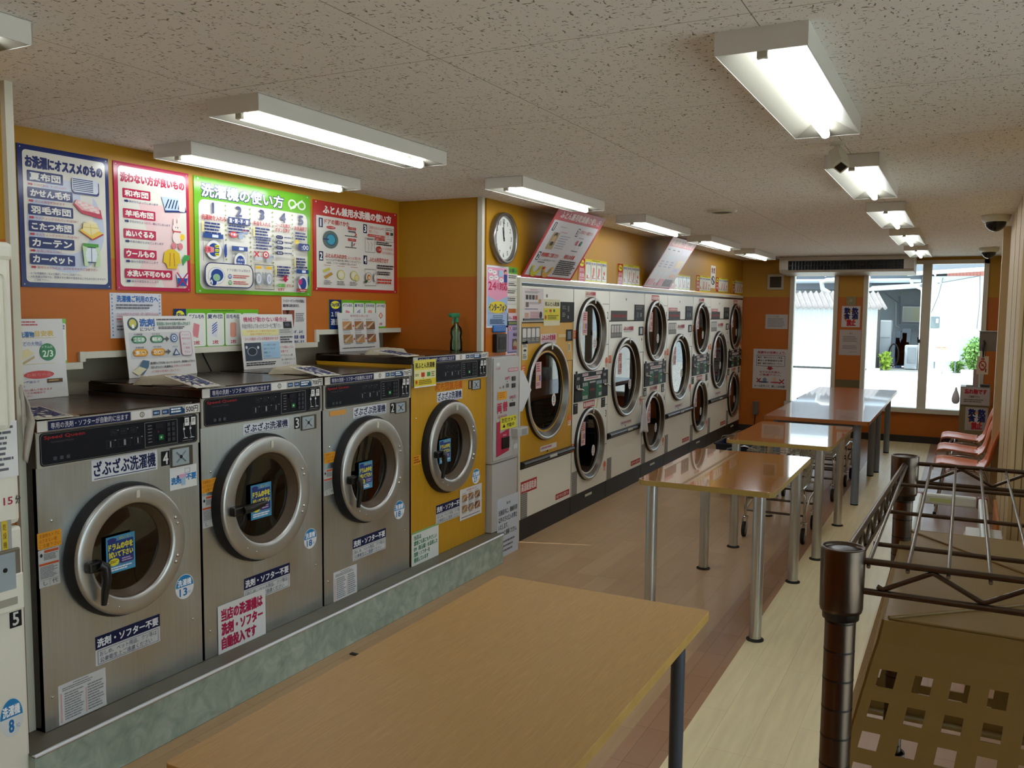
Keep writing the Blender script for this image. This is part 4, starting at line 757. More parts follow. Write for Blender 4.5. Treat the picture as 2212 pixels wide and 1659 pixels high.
def mok(s):
    s.lines(.3, .03, .75, .1, 2, '#b5545c').text('洗濯物', .4, .16, .6, .23, '#2f6aa0', .03).text('目安表', .61, .15, .86, .22, '#d2b04c', .03).rect(.25, .235, .9, .24, '#d9c27a').text('マットなどの大物品', .24, .28, .7, .34, '#5a74b4').poly([(.1, .42), (.28, .37), (.3, .5), (.12, .53)], '#8fb5cc').poly([(.32, .42), (.5, .37), (.58, .43), (.42, .52)], '#dccf9a').poly([(.32, .44), (.42, .54), (.58, .46), (.58, .49), (.42, .57), (.32, .47)], '#b59f6a').ell(.76, .42, .11, .11, '#2f7a48').text('ドラムの', .69, .34, .83, .37, '#cfe6cf').text('2/3', .69, .4, .83, .48, '#dff0dc', .02).rect(.25, .56, .85, .565, '#d9c27a').lines(.2, .6, .45, .63, 1, '#444444').ell(.62, .7, .2, .05, '#c8403c').text('お断りの品', .46, .68, .78, .72, '#e08078')
    s.text('袋付の布団', .2, .71, .4, .745, '#2b4a94').text('キルティング加工で', .2, .77, .62, .8, '#2b4a94').text('ないもの', .2, .82, .42, .85, '#2b4a94').rect(.72, .76, .93, .81, '#5a3a1c').lines(.74, .775, .91, .8, 1, '#d9a95a').text('乾燥まっ白に縮んで乾きます', .22, .87, .78, .9, '#c04044').text('サンプル下さる機種あり', .22, .91, .68, .935, '#c04044').text('お断りください', .24, .945, .5, .97, '#c04044')
standing(-3.44, 2.11, 2.445, 1.308, .335, .08, mok, 'capacity_guide_card_stand', 'tall glossy card with a green speech bubble, leaning at the far left on washer 4')

# ------------------------------------------------------------------ left stacked washer dryer (number 5), cut by the photo edge
XM = -2.72
r = thing('stacked_washer_dryer', 'white stacked washer and dryer numbered 5 at the left photo edge', 'washer dryer', (-3.0, 1.43, 0))
mb = MB(); mb.box(-2.86, 1.10, .02, XM, 1.752, .98, CREAM, .012).box(-2.86, 1.10, 0, XM-.03, 1.75, .03, BLACK); mb.build('washer_body', r)
mb = MB(); mb.box(-2.86, 1.10, .985, XM, 1.752, 1.90, CREAM, .02); mb.box(-2.86, 1.095, 1.84, XM+.006, 1.755, 1.90, CREAM, .015); mb.build('dryer_body', r)
d = MB(); d.box(XM, 1.16, 1.30, XM+.02, 1.715, 1.80, CREAM, .018).box(XM+.018, 1.20, 1.36, XM+.022, 1.62, 1.76, mat('dark_bezel', '#4a4740', .4), .001); dd = d.build('dryer_door', r)
MB().lathe((XM+.022, 1.42, 1.56), 'x', [(.17, 0), (.165, .006), (.14, .008), (.13, .002)], RING, 40).disc((XM+.0235, 1.42, 1.56), 'x', .135, mat('door_black_glass', '#14130f', .05), 40).build('door_window', dd)
s = onx(XM+.0008, (-120, 925), (40, 1027), th=.001, back='#e8e8e6').lines(.35, .08, .97, .92, 9, '#6a6a70'); s.build('instruction_label', r)
s = onx(XM+.0008, (-20, 1078), (45, 1088), th=0).text('15', .42, .15, .72, .85, '#b5304c', .02).text('分', .82, .1, .99, .9, '#444444', .02); s.build('minutes_lettering', r)
s = onx(XM+.0008, (0, 1127), (26, 1187), th=.001, back='#a8a8a4').rect(.1, 0, .62, 1, '#e0c23c').text('乾', .2, .1, .52, .32, '#4a3c1a').text('燥', .2, .39, .52, .61, '#4a3c1a').text('機', .2, .68, .52, .9, '#4a3c1a'); s.build('yellow_sticker', r)
p = at(-60, 1205, 'x', XM); q = at(42, 1262, 'x', XM)
MB().box(XM-.001, p.y, q.z-.02, XM+.012, q.y, p.z, mat('coin_surround', '#7d7566', .4, .4), .004).box(XM+.012, q.y-.09, q.z-.005, XM+.015, q.y-.02, p.z-.01, MATS['badge_face']).disc((XM+.016, q.y-.055, (p.z+q.z)/2), 'x', .008, BLACK, 10).build('coin_badge', r)
p = at(-80, 1262, 'x', XM); q = at(49, 1310, 'x', XM)
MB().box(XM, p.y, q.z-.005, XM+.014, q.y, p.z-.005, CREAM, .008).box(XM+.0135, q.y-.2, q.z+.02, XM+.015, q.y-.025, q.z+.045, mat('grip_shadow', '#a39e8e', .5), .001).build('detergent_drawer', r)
s = onx(XM+.0008, (20, 1322), (47, 1350), th=.001, back='#1a1a1e').text('5', .25, .12, .75, .88, '#dedcd4', .02); s.build('number_plate', r)
s = onx(XM+.0008, (-3, 1518), (52, 1580), th=0); s.ell(.5, .5, .5, .5, '#dfe2e0').poly([(.5+.47*math.cos(a), .5-.47*math.sin(a)) for a in [PI*i/16 for i in range(17)]], '#2f86c0').text('洗濯機', .14, .2, .86, .46, '#ffffff', .02).text('8', .38, .56, .58, .88, '#2474b4', .03).text('キロ', .68, .7, .82, .82, '#2474b4'); s.build('capacity_sticker', r)
# rag hanging on the white trim
mb = MB()
RL = ((43, 836), (45, 880), (48, 930), (52, 992)); RR = ((45, 830), (64, 872), (74, 912), (66, 955), (57, 1000))
def along(P_, v):
    k = min(len(P_)-2, int(v*(len(P_)-1))); f = v*(len(P_)-1)-k; return [P_[k][i]*(1-f)+P_[k+1][i]*f for i in (0, 1)]
def rag(u, v):
    a_, b_ = along(RL, v), along(RR, v); return at(a_[0]*(1-u)+b_[0]*u, a_[1]*(1-u)+b_[1]*u, 'x', -2.775+.012*math.sin(6*u+5*v))
mb.grid(rag, 10, 22, mat('grey_rag', '#b5aca0', .95, bump=.6, bscale=70)); o = mb.build('hanging_rag', None, 'crumpled grey cloth stuck on the white trim left of washer 4', 'cloth')
so_ = o.modifiers.new('s', 'SOLIDIFY'); so_.thickness = .004

# ------------------------------------------------------------------ things around the clock wall
cx0 = Vector((XD-.022, 5.325, 2.19))
r = thing('wall_clock', 'round silver wall clock above the pink posters', 'clock', tuple(cx0))
MB().lathe(cx0, 'x', [(.172, 0), (.176, .03), (.172, .042), (.155, .046), (.148, .036), (.146, .02)], mat('silver_clock_rim', '#8e8b84', .3, .8), 56).build('rim', r)
s = Sheet((cx0.x+.016, cx0.y-.15, cx0.z+.15), (0, 1, 0), (0, 0, 1), .3, .3, th=0, gloss=.3); s.ell(.5, .5, .49, .49, '#e2e4dc')
for k in range(1, 13): a = PI/2-k*PI/6; x, y = .5+.38*math.cos(a), .5-.38*math.sin(a); s.text(str(k), x-(.05 if k > 9 else .028), y-.05, x+(.05 if k > 9 else .028), y+.05, '#3a3a38', .01)
for k in range(60): a = k*PI/30; s.line([(.5+.46*math.cos(a), .5-.46*math.sin(a)), (.5+.475*math.cos(a), .5-.475*math.sin(a))], .004, '#55554f')
s.build('dial', r)
mb = MB(); c0 = cx0+Vector((.022, 0, 0))
for a, l, t in ((PI/2+.5*PI/6+.02, .075, .004), (PI/2+.06, .115, .003)): mb.tube([c0-Vector((0, math.cos(a), math.sin(a)))*.02, c0+Vector((0, math.cos(a), math.sin(a)))*l], [t, t*.5], BLACK, 6)
mb.sphere(c0, .006, BLACK, 8); mb.build('hands', r)
XQ = XD-.021
s = onx(XQ, (1051, 572), (1097, 707), th=.001, back='#d9dbe0', gloss=.3)
s.rect(.04, .03, .96, .52, '#e39ab4').rect(.04, .5, .96, .97, '#9fb6d4').poly([(.04, .48), (.96, .48), (.5, .57)], '#e39ab4').ell(.5, .67, .42, .1, '#e3cc38').text('24', .08, .26, .42, .39, '#c0244c', .02).text('時間', .44, .27, .56, .38, '#c0244c').text('対応', .58, .26, .94, .39, '#c0244c', .03)
for x, y in ((.16, .09), (.35, .11), (.2, .2), (.42, .19), (.66, .23)): s.ell(x, y, .1, .035, '#e9e6e4').lines(x-.05, y-.01, x+.05, y+.01, 1, '#555555')
s.rect(.52, .07, .72, .17, '#9ac0d6').ell(.84, .08, .055, .03, '#3a2a28').ell(.85, .1, .045, .025, '#d9b090').rect(.78, .13, .92, .26, '#24448c').text('インターフォン', .1, .61, .92, .73, '#26346c', .02).text('お手元にあるインターフォンをご利用ください', .06, .755, .92, .775, '#c04058').frame(.3, .8, .72, .84, .01, '#444455').lines(.15, .86, .85, .95, 4, '#2e4470', .55)
s.build('intercom_poster', None, 'pink and blue poster reading 24 under the clock', 'poster')
s = onx(XQ-.001, (1086, 575), (1117, 667), th=.0008, back='#dcd9cc'); s.rect(0, 0, 1, .16, '#6cae2e').text('のお願い', .3, .04, .92, .13, '#1c2c50', .02)
for k in range(4): s.lines(.32, .2+.18*k, .95, .29+.18*k, 2, '#4a4a4a').rect(.3, .345+.18*k, .95, .35+.18*k, '#555550')
s.build('request_notice', None, 'white notice with green top right of the pink poster', 'notice')
s = onx(XQ, (1093, 676), (1121, 765), th=.001, back='#dcc4cc'); s.text('両替機', .5, .07, .97, .17, '#c0243c', .04).lines(.05, .09, .45, .16, 2, '#777777').rect(.12, .19, .97, .95, '#26305c').rect(.16, .29, .93, .93, '#a99cc0').rect(.18, .3, .4, .42, '#cfc4d4').text('✕', .2, .3, .38, .42, '#c0304a', .04).text('はが', .5, .33, .85, .41, '#2a2a4a', .02).text('偽造', .5, .48, .85, .56, '#2a2a4a', .02).rect(.45, .62, .9, .88, '#6a5a54').ell(.66, .75, .14, .08, '#b5a080').ell(.64, .83, .08, .05, '#b5403c').rect(.16, .21, .92, .27, '#7d8a50')
s.build('warning_poster', None, 'small purple warning poster above the change machine', 'poster')
MB().box(XQ+.0, at(1063, 709, 'x', XQ).y, 1.545, XQ+.012, at(1090, 722, 'x', XQ).y, 1.595, mat('blue_sticker', '#2a6ab0', .3), .01).build('blue_sign', None, 'small blue oval sign under the pink poster', 'sign')
p = at(1072, 722, 'x', XQ+.03); q = at(1094, 760, 'x', XQ+.03)
r = thing('intercom', 'black intercom box beside the purple poster', 'intercom', (XQ, (p.y+q.y)/2, q.z)); MB().box(XQ, p.y, q.z, XQ+.035, q.y, p.z, BLACK, .005).build('intercom_body', r); MB().box(XQ+.034, p.y+.03, q.z+.02, XQ+.037, q.y-.02, p.z-.02, mat('dark_grille', '#24221f', .6), .001).build('speaker_grille', r)

# change machine
XE = -2.75; ey0, ey1 = 5.03, 5.40
GREYM = mat('light_grey_metal', '#b9b7b2', .4)
r = thing('change_machine', 'tall grey money change machine left of the gold dryer', 'change machine', (-2.81, (ey0+ey1)/2, 0))
MB().box(XD-.0215, YC+.062, .012, XE-.008, ey1, .665, GREYM).box(XD-.0215, YC+.062, 0, XE-.02, ey1-.01, .012, BLACK).box(XD-.0215, ey0+.005, ZP+.004, XE-.008, YC+.062, .665, GREYM).build('base_cabinet', r)
MB().box(XD-.0215, ey0, .67, XE-.012, ey1, 1.385, GREYM, .003).build('machine_body', r)
dm = MB().box(XE-.011, ey0+.004, .69, XE, ey1, 1.38, GREYM, .003).build('front_door', r)
XE2 = XE+.0004
s = Sheet((XE2, ey0+.004, 1.38), (0, 1, 0), (0, 0, 1), ey1-ey0-.004, .69, th=0)
s.ell(.16, .06, .06, .018, '#d8d8d4').text('ニッポ', .07, .09, .23, .115, '#b5304c', .02).rrect(.56, .11, .95, .145, .02, '#c04a64').rrect(.575, .115, .935, .14, .015, '#d3bfc0').text('お釣り不足中です', .6, .12, .91, .136, '#b5304c').text('500円', .43, .19, .62, .225, '#b5304c', .01).text('▼', .49, .235, .54, .25, '#555555').text('偽造', .2, .28, .27, .3, '#b5304c').rect(.35, .275, .38, .3, '#444444').rect(.47, .26, .58, .3, '#6b6b62').rect(.15, .33, .5, .41, '#e39a2a').lines(.18, .34, .46, .4, 3, '#b57a1c').text('1000円', .62, .385, .85, .42, '#b5304c', .01).text('▼', .7, .43, .76, .446, '#555555')
s.text('両', .13, .445, .3, .54, '#c0304c', .03).text('替', .36, .435, .53, .53, '#c0304c', .03).text('EXCHANGER', .15, .56, .5, .59, '#c0304c')
s.poly([(.11, .625), (.24, .62), (.24, .74), (.6, .71), (.6, .93), (.11, .965)], '#b5304c').text('取出口', .36, .755, .5, .775, '#e8d8d8')
s.rrect(.78, .88, .95, .93, .02, '#d3d6d6'); s.build('front_print', dm); s = Sheet((XE2+.003, ey0+.004, 1.38), (0, 1, 0), (0, 0, 1), ey1-ey0-.004, .69, th=0); s.rect(.25, .585, .9, .71, '#ddd23c').text('防犯カメラ', .3, .597, .87, .642, '#26261c', .02).text('作動中', .5, .652, .8, .695, '#26261c', .02).ell(.39, .68, .05, .012, '#26261c').poly([(.37, .66), (.41, .655), (.4, .68), (.37, .68)], '#26261c')
s.build('yellow_camera_sticker', dm)
H_ = .69; W_ = ey1-ey0-.004
def fbox(x0, y0, x1, y1, d, m, bev=.002, nm='coin_slot'): MB().box(XE, ey0+.004+x0*W_, 1.38-y1*H_, XE+d, ey0+.004+x1*W_, 1.38-y0*H_, m, bev).build(nm, r)
fbox(.7, .195, .84, .24, .006, BLACK); fbox(.7, .265, .84, .31, .006, BLACK); fbox(.62, .455, .83, .495, .006, BLACK); fbox(.3, .785, .58, .9, .012, BLACK, .002, 'coin_tray')
mb = MB(); p = at(1108, 925, 'x', XE+.03); q = at(1143, 950, 'x', XE+.03)
MB().box(XE, ey0+.265, .825, XE+.05, ey0+.43, .885, GREYM, .004).box(XE+.05, ey0+.33, .835, XE+.052, ey0+.40, .875, mat('grey_print', '#9a9894', .5)).build('door_lock', r)
s = onx(XE2-.008, (1074, 1080), (1118, 1204), th=.0015, back='#c9cfd8'); s.text('警告', .42, .08, .62, .12, '#3a3a40')
for i, t in enumerate(('当施設内に、機械利用', '以外の方の立入を禁止', 'いたします。', '速やかに退場ください。')): s.text(t, .06, .17+.105*i, (.94, .94, .5, .92)[i], .25+.105*i, '#3a3a42', .01)
s.lines(.14, .64, .9, .84, 3, '#77777c', .4).lines(.6, .92, .9, .94, 1, '#999999')
s.build('warning_paper', r)
# loose paper tucked between exchanger and dryer
p0 = at(1130, 800, 'x', -2.76); p1 = at(1148, 842, 'x', -2.74); p2 = at(1129, 888, 'x', -2.76)
mb = MB(); mb.add([p0-Vector((0, .05, 0)), p0, p1, p2, p2-Vector((0, .05, .0))], [(0, 4, 3, 2, 1)], ink('#d6d6d6')); o = mb.build('folded_paper', None, 'white folded paper sticking out beside the change machine', 'paper'); m_ = o.modifiers.new('s', 'SOLIDIFY'); m_.thickness = .002

# ------------------------------------------------------------------ dryers
YD = [5.601, 6.54, 7.34, 8.303, 9.061, 10.044, 10.837, 11.80, 12.585]
KICK = mat('black_kick_panel', '#1a1714', .5)
def dryer_door(par, cy, cz, R, x=XD):
    d = MB(); d.lathe((x, cy, cz), 'x', [(R+.003, 0), (R+.003, .018), (R+.0005, .024)], RUBBER, 56)
    d.lathe((x, cy, cz), 'x', [(R+.0005, .020), (R, .029), (R-.006, .035), (R-.018, .035), (R-.024, .031)], RING, 64).lathe((x, cy, cz), 'x', [(R-.024, .031), (R-.03, .026), (R*.80, -.015)], CONE, 64); door = d.build('door', par)
    MB().lathe((x, cy, cz), 'x', [(R*.80, -.012), (R*.76, -.012), (R*.745, -.03)], RUBBER, 48).build('door_gasket', door)
    MB().disc((x-.012, cy, cz), 'x', R*.775, DGLASS, 48).build('door_glass', door)
    MB().box(x+.034, cy+.012, cz+R-.05, x+.039, cy+.03, cz+R-.003, OFFW, .001).build('door_catch', door)
    s = Sheet((x-.0115, cy-R*.45, cz+R*.62), (0, 1, 0), (0, 0, 1), .095, .20, th=.0006, back='#d9b7b4'); s.lines(.1, .05, .9, .4, 4, '#b5504c', .55).rect(.12, .5, .45, .72, '#d9a85a').rect(.52, .5, .88, .72, '#9a6a9c').lines(.1, .78, .9, .92, 2, '#a04a48', .5); s.build('pink_label', door)
    s = Sheet((x-.0115, cy+R*.33, cz-.03), (0, 1, 0), (0, 0, 1), .075, .10, th=0); s.ell(.5, .5, .5, .5, '#e0dcd6').ell(.5, .42, .2, .2, '#5a5a5a').ell(.5, .42, .12, .13, '#d9d6d0').line([(.25, .75), (.75, .75)], .08, '#b5444a'); s.build('round_label', door)
    return door
def kosho(s): # red plate with six characters
    s.rect(0, 0, 1, 1, '#b5302c').text('高温殺菌乾燥', .04, .16, .96, .84, '#ecd9d2', .03)
def fuwa(s): s.text('ふわふわ乾燥機', .05, .08, .95, .62, '#b5304c', .035).rect(.05, .68, .95, .73, '#c98a94').lines(.1, .8, .9, .92, 1, '#a9a9a9')
def local(ref):
    def f(x, a, b_, y0, **k):
        return onx(x, a, b_, dy=y0-YD[ref], **k)
    return f
L4, L2 = local(3-1), local(1)
def grille(r, y, z):
    s = Sheet((XD+.0004, y, z), (0, 1, 0), (0, 0, 1), .11, .20, th=.001, back='#7d7b74'); s.lines(.06, .03, .94, .97, 12, '#b0aea6', .35, False); s.build('data_plate', r)
def single(i, label, col, num):
    y0, y1 = YD[i]+.004, YD[i+1]-.004; r = thing('tumble_dryer', label, 'dryer', (-3.2, (y0+y1)/2, 0), 'large dryers')
    cyy = (y0+y1)/2-.03; xb = -3.62; first = i == 0
    mb = MB(); mb.box(xb, y0, .16, xb+.01, y1, 1.875, CREAM).box(xb, y0, .16, XD-.002, y0+.003, 1.875, CREAM).box(xb, y1-.003, .16, XD-.002, y1, 1.875, CREAM).box(xb, y0, 1.87, XD-.002, y1, 1.875, CREAM)
    mb.box(XD-.03, y0, 1.615, XD, y1, 1.875, CREAM, .002).box(XD-.03, y0, 1.604, XD-.006, y1, 1.615, gr); mb.build('cabinet', r)
    MB().box(xb, y0, .0, XD-.004, y1, .158, KICK).build('kick_panel', r)
    MB().box(XD-.03, y0, .16, XD, y1, .535, CREAM, .003).build('lower_panel', r)
    mb = MB(); mb.plate_hole(XD, y0, y1, .59, 1.604, [(cyy, 1.08, .30)], col); mb.box(XD-.03, y0, .59, XD-.0005, y0+.004, 1.604, col).box(XD-.03, y1-.004, .59, XD-.0005, y1, 1.604, col)
    mb.box(XD, y1-.008, .59, XD+.003, y1-.004, 1.3, gr).box(XD, y0+.74*(y1-y0), 1.295, XD+.0015, y1, 1.30, gr); mb.build('door_panel', r)
    MB().lathe((XD, cyy, 1.08), 'x', [(.31, -.001), (.31, -.04), (.38, -.05), (.38, -.6), (.0001, -.62)], DRUM, 40).build('drum', r)
    hb = MB(); hb.box(XD, y0, .535, XD+.006, y1, .592, BLACK).tube([(XD+.018, y0+.01, .57), (XD+.018, y1-.01, .57)], .02, BLACK, 12); h = hb.build('pull_bar', r)
    MB().box(XD+.036, cyy, .565, XD+.041, cyy+.13, .585, mat('bar_label', '#c9c6bc', .4)).disc((XD+.001, cyy+.03, .615), 'x', .012, BLACK, 14).build('bar_label', h)
    dryer_door(r, cyy, 1.08, .372)
    if first:
        s = onx(XD+.001, (1129, 621), (1173, 693), th=.001, back='#d9d0d0'); s.text('和布団の洗い方', .35, .03, .7, .07, '#b04a5a'); s.lines(.1, .1, .9, .17, 2, '#888888', .5)
        for k in range(4): s.rect(.14+.15*k, .21, .26+.15*k, .35, ('#4a4644', '#5a5654', '#4a4644', '#a07a5a')[k])
        s.rect(.14, .43, .28, .58, '#7d6a60').lines(.32, .43, .9, .5, 2, '#999999', .5).rect(.75, .33, .88, .46, '#b5925a').lines(.1, .62, .9, .68, 1, '#8888a0').lines(.35, .72, .8, .95, 5, '#c07a84', .5).rect(.1, .75, .28, .9, '#c9a08a').ell(.87, .82, .07, .11, '#3a3634'); s.build('photo_paper', r)
        MB().box(XD+.0, at(1129, 694, 'x', XD).y, 1.625, XD+.01, at(1172, 694, 'x', XD).y, 1.64, BLACK).build('name_plate', r)
        s = onx(XD+.001, (1175, 646), (1209, 703), th=.001, back='#dfd9b4'); s.text('和ふとん乾燥', .06, .1, .94, .26, '#3a3a1c', .03).rect(0, .34, 1, .8, '#e0d23a').rect(.33, .38, .46, .48, '#c0402c').rect(.56, .38, .68, .48, '#3a7a3c').lines(.05, .42, .25, .5, 2, '#777760').text('↑', .36, .5, .44, .58, '#c0402c').ell(.1, .68, .06, None, '#b54a2c').lines(.22, .6, .92, .78, 3, '#6a6a20', .6); s.build('yellow_paper', r)
        s = onx(XD+.001, (1211, 652), (1239, 694), th=.004, back='#1c1b19'); s.lines(.1, .2, .4, .4, 3, '#77776f').lines(.1, .55, .35, .8, 3, '#8a8a82').rect(.5, .2, .62, .5, '#66665f').rect(.5, .7, .58, .85, '#8a8a82'); s.build('control_panel', r)
        s = onx(XD+.001, (1127, 707), (1166, 741), th=.001, back='#6d6b66')
        for k in range(4): s.rrect(.05+.24*k, .08, .24+.24*k, .62, .03, '#d5d3cd').lines(.05+.24*k, .7, .24+.24*k, .9, 2, '#b0aea8', .5)
        s.build('course_sheet', r); s = onx(XD+.001, (1168, 722), (1201, 742), th=.001, back='#dcd2d0'); fuwa(s); s.build('name_label', r)
        s = onx(XD+.001, (1128, 737), (1139, 777), th=.001, back='#d3d0bc').lines(.1, .1, .9, .35, 4, '#555555').ell(.5, .5, .3, .06, '#333333').lines(.1, .7, .9, .95, 3, '#555555'); s.build('side_label', r)
        s = onx(XD+.001, (1223, 712), (1236, 736), th=.003, back='#1a1917').rect(.2, .15, .75, .85, '#77777a'); s.build('coin_window', r)
        s = onx(XD+.001, (1206, 722), (1222, 728), th=.001, back='#d9c48a'); s.build('small_label', r)
    else:
        s = L4(XD+.001, (1320, 671), (1354, 693), YD[i], th=.003, back='#4a4744'); s.text('SpeedQueen', .06, .3, .94, .72, '#a52f2c', .03); s.build('name_plate', r)
        s = L4(XD+.001, (1371, 658), (1391, 693), YD[i], th=.004, back='#1c1b19'); s.lines(.1, .1, .9, .35, 2, '#77776f').rect(.2, .45, .4, .8, '#5a5a55').rect(.55, .5, .7, .75, '#8a8a82'); s.build('control_panel', r)
        s = L4(XD+.001, (1320, 701), (1343, 729), YD[i], th=.001, back='#7d7b76')
        for k in range(4): s.rrect(.05+.24*k, .08, .24+.24*k, .6, .03, '#d0cec8').lines(.05+.24*k, .7, .24+.24*k, .9, 2, '#b0aea8', .5)
        s.build('course_sheet', r)
        if i in (4, 6): s = L4(XD+.001, (1320, 662), (1346, 670.5), YD[i], th=.001, back='#b5302c'); kosho(s); s.build('red_plate', r)
        s = L4(XD+.001, (1346, 704), (1369, 719), YD[i], th=0); fuwa(s); s.build('name_label', r)
        s = L4(XD+.001, (1380, 706), (1389, 724), YD[i], th=.003, back='#1a1917').rect(.25, .15, .75, .85, '#c9d3d6'); s.build('coin_window', r)
        s = L4(XD+.001, (1384, 729), (1388, 737), YD[i], th=0); s.text(num, .1, .1, .9, .9, '#2a2a2a', .02); s.build('number', r)
    MB().disc((XD+.001, y0+.45*(y1-y0), 1.81), 'x', .014, BLACK, 14).build('lock', r)
    if first: s = Sheet((XD+.0006, y1-.10, 1.44), (0, 1, 0), (0, 0, 1), .04, .07, th=.001, back='#d8d0b0').text('1', .35, .15, .65, .85, '#222222', .02); s.build('number', r)
    s = Sheet((XD+.0006, cyy-.1, .66), (0, 1, 0), (0, 0, 1), .3, .04, th=.0006, back='#d9d2cc').lines(.05, .2, .95, .8, 1, '#b5808a', .7); s.build('thin_label', r)
    s = Sheet((XD+.0006, y1-.30, .235), (0, 1, 0), (0, 0, 1), .27, .045, th=.0006, back='#b5302c').text('お洗てやけどに注意下さい', .05, .2, .95, .8, '#e9d2cc', .02); s.build('red_label', r)
    if first: s = Sheet((XD+.0006, y0+.01, .44), (0, 1, 0), (0, 0, 1), .27, .09, th=.0006); kosho(s); s.build('red_plate', r)
    grille(r, y0+.01, .36); s = Sheet((XD+.0006, y0+.005, 1.30), (0, 1, 0), (0, 0, 1), .06, .07, th=.0006, back='#dd6a3a').lines(.1, .15, .9, .85, 3, '#eec0a4'); s.build('orange_sticker', r)
    s = Sheet((XD+.0006, y1-.085, .86), (0, 1, 0), (0, 0, 1), .07, .1, th=0).ell(.5, .35, .5, .33, '#e0764c').rect(.1, .55, .9, .95, '#e0cfc0').lines(.2, .6, .8, .9, 2, '#d07050'); s.build('capacity_sticker', r)
    return r
def stack(i, label, nums, flip):
    y0, y1 = YD[i]+.004, YD[i+1]-.004; r = thing('stacked_dryer', label, 'dryer', (-3.2, (y0+y1)/2, 0), 'two-door stacked dryers'); xb = -3.62; cyy = (y0+y1)/2-.035; R = .312
    mb = MB(); mb.box(xb, y0, .16, xb+.01, y1, 1.875, CREAM).box(xb, y0, .16, XD-.002, y0+.003, 1.875, CREAM).box(xb, y1-.003, .16, XD-.002, y1, 1.875, CREAM).box(xb, y0, 1.87, XD-.002, y1, 1.875, CREAM); mb.build('cabinet', r)
    MB().box(xb, y0, 0, XD-.004, y1, .158, KICK).box(XD-.004, cyy-.05, .10, XD-.001, cyy+.1, .12, OFFW).build('kick_panel', r)
    mb = MB(); mb.plate_hole(XD, y0, y1, .16, 1.875, [(cyy, .56, .25), (cyy, 1.50, .25)], CREAM); mb.box(XD-.03, y0, .16, XD-.0005, y0+.004, 1.875, CREAM).box(XD-.03, y1-.004, .16, XD-.0005, y1, 1.875, CREAM)
    for z in (1.76, .86): mb.box(XD, y0+.78*(y1-y0), z-.36, XD+.0015, y1-.004, z-.355, gr).box(XD, y0+.8*(y1-y0), z, XD+.0015, y1-.004, z+.004, gr)
    mb.build('front_panel', r)
    for z, n_ in ((1.50, nums[0]), (.56, nums[1])):
        dryer_door(r, cyy, z, R); MB().lathe((XD, cyy, z), 'x', [(.26, -.001), (.26, -.04), (.33, -.05), (.33, -.5), (.0001, -.52)], DRUM, 36).build('drum', r)
        s = Sheet((XD+.0006, y1-.05, z+(.20 if z > 1 else .26)), (0, 1, 0), (0, 0, 1), .03, .075, th=0); s.text(n_, .1, .1, .9, .9, '#33302c', .02); s.build('number', r)
        s = Sheet((XD+.0006, y0+.002, z+.04), (0, 1, 0), (0, 0, 1), .05, .07, th=.0006, back='#dd6a3a').lines(.1, .15, .9, .85, 3, '#eec0a4'); s.build('orange_sticker', r)
        s = Sheet((XD+.0006, y1-.075, z-.21), (0, 1, 0), (0, 0, 1), .065, .1, th=0).ell(.5, .35, .5, .33, '#e0764c').rect(.1, .55, .9, .95, '#e0cfc0').lines(.2, .6, .8, .9, 2, '#d07050'); s.build('capacity_sticker', r)
    p = Sheet((XD+.0004, y0+.025, 1.178), (0, 1, 0), (0, 0, 1), y1-y0-.05, .235, th=.01, back='#191816')
    p.rect(.2, .02, .38, .12, '#cfc6c4').rect(.62, .02, .8, .12, '#cfc6c4').rect(.25, .16, .76, .29, '#d8d4d0').lines(.3, .19, .72, .26, 1, '#b57a80', .7).lines(.22, .05, .36, .1, 1, '#b57a80').lines(.64, .05, .78, .1, 1, '#b57a80')
    p.rect(.21, .34, .40, .97, '#2c6a48').rect(.62, .34, .80, .97, '#2c6a48').rect(.41, .33, .61, .97, '#26241f').rect(.42, .34, .60, .40, '#b5b5ae').rect(.49, .46, .52, .55, '#0a0a0a').rect(.43, .62, .58, .68, '#7a2c30')
    for x in (.22, .27, .32): p.rect(x, .36, x+.035, .48, '#b0b6b0').rect(x, .82, x+.035, .95, '#b9bfb8')
    for x in (.63, .675, .72, .76): p.rect(x, .36, x+.033, .48, '#a9b0bc')
    p.rect(.71, .55, .79, .62, '#a9c0a9').rect(.7, .8, .79, .92, '#b0b6b0').rect(.04, .12, .12, .22, '#8a8a88').rect(.03, .4, .07, .52, '#a5a5a2').rect(.09, .4, .13, .52, '#a5a5a2').rect(.84, .12, .92, .22, '#8a8a88').rect(.84, .36, .88, .5, '#a5a5a2').rect(.9, .36, .94, .5, '#a5a5a2').rect(.82, .0, .83, 1, '#3a3935').rect(.19, 0, .2, 1, '#3a3935')
    pp = p.build('control_panel', r)
    for y in (y0+.07, y1-.11): MB().tube([(XD+.012, y, 1.05), (XD+.03, y+.01, 1.05), (XD+.034, y+.06, 1.045), (XD+.03, y+.10, 1.035)], [.008, .009, .007, .005], CHROME, 8).build('coin_slide', pp); MB().box(XD+.001, y-.01, 1.17, XD+.012, y+.004, 1.20, BLACK).build('lock_tab', pp)
    for a, y in ((0, y0+.02), (1, y1-.15)): s = Sheet((XD+.0006, y, .93), (0, 1, 0), (0, 0, 1), .085, .085, th=.003, back='#171512').rect(.2, .12, .75, .2, '#a9a9a0').rect(.25, .35, .75, .9, '#3a332c' if not flip else '#b5b9b4'); s.build('coin_window', r)
    s = Sheet((XD+.0006, cyy-.13, 1.865), (0, 1, 0), (0, 0, 1), .24, .055, th=.0004, back='#d9d3bf'); (kosho if flip else fuwa)(s); s.build('upper_plate', r)
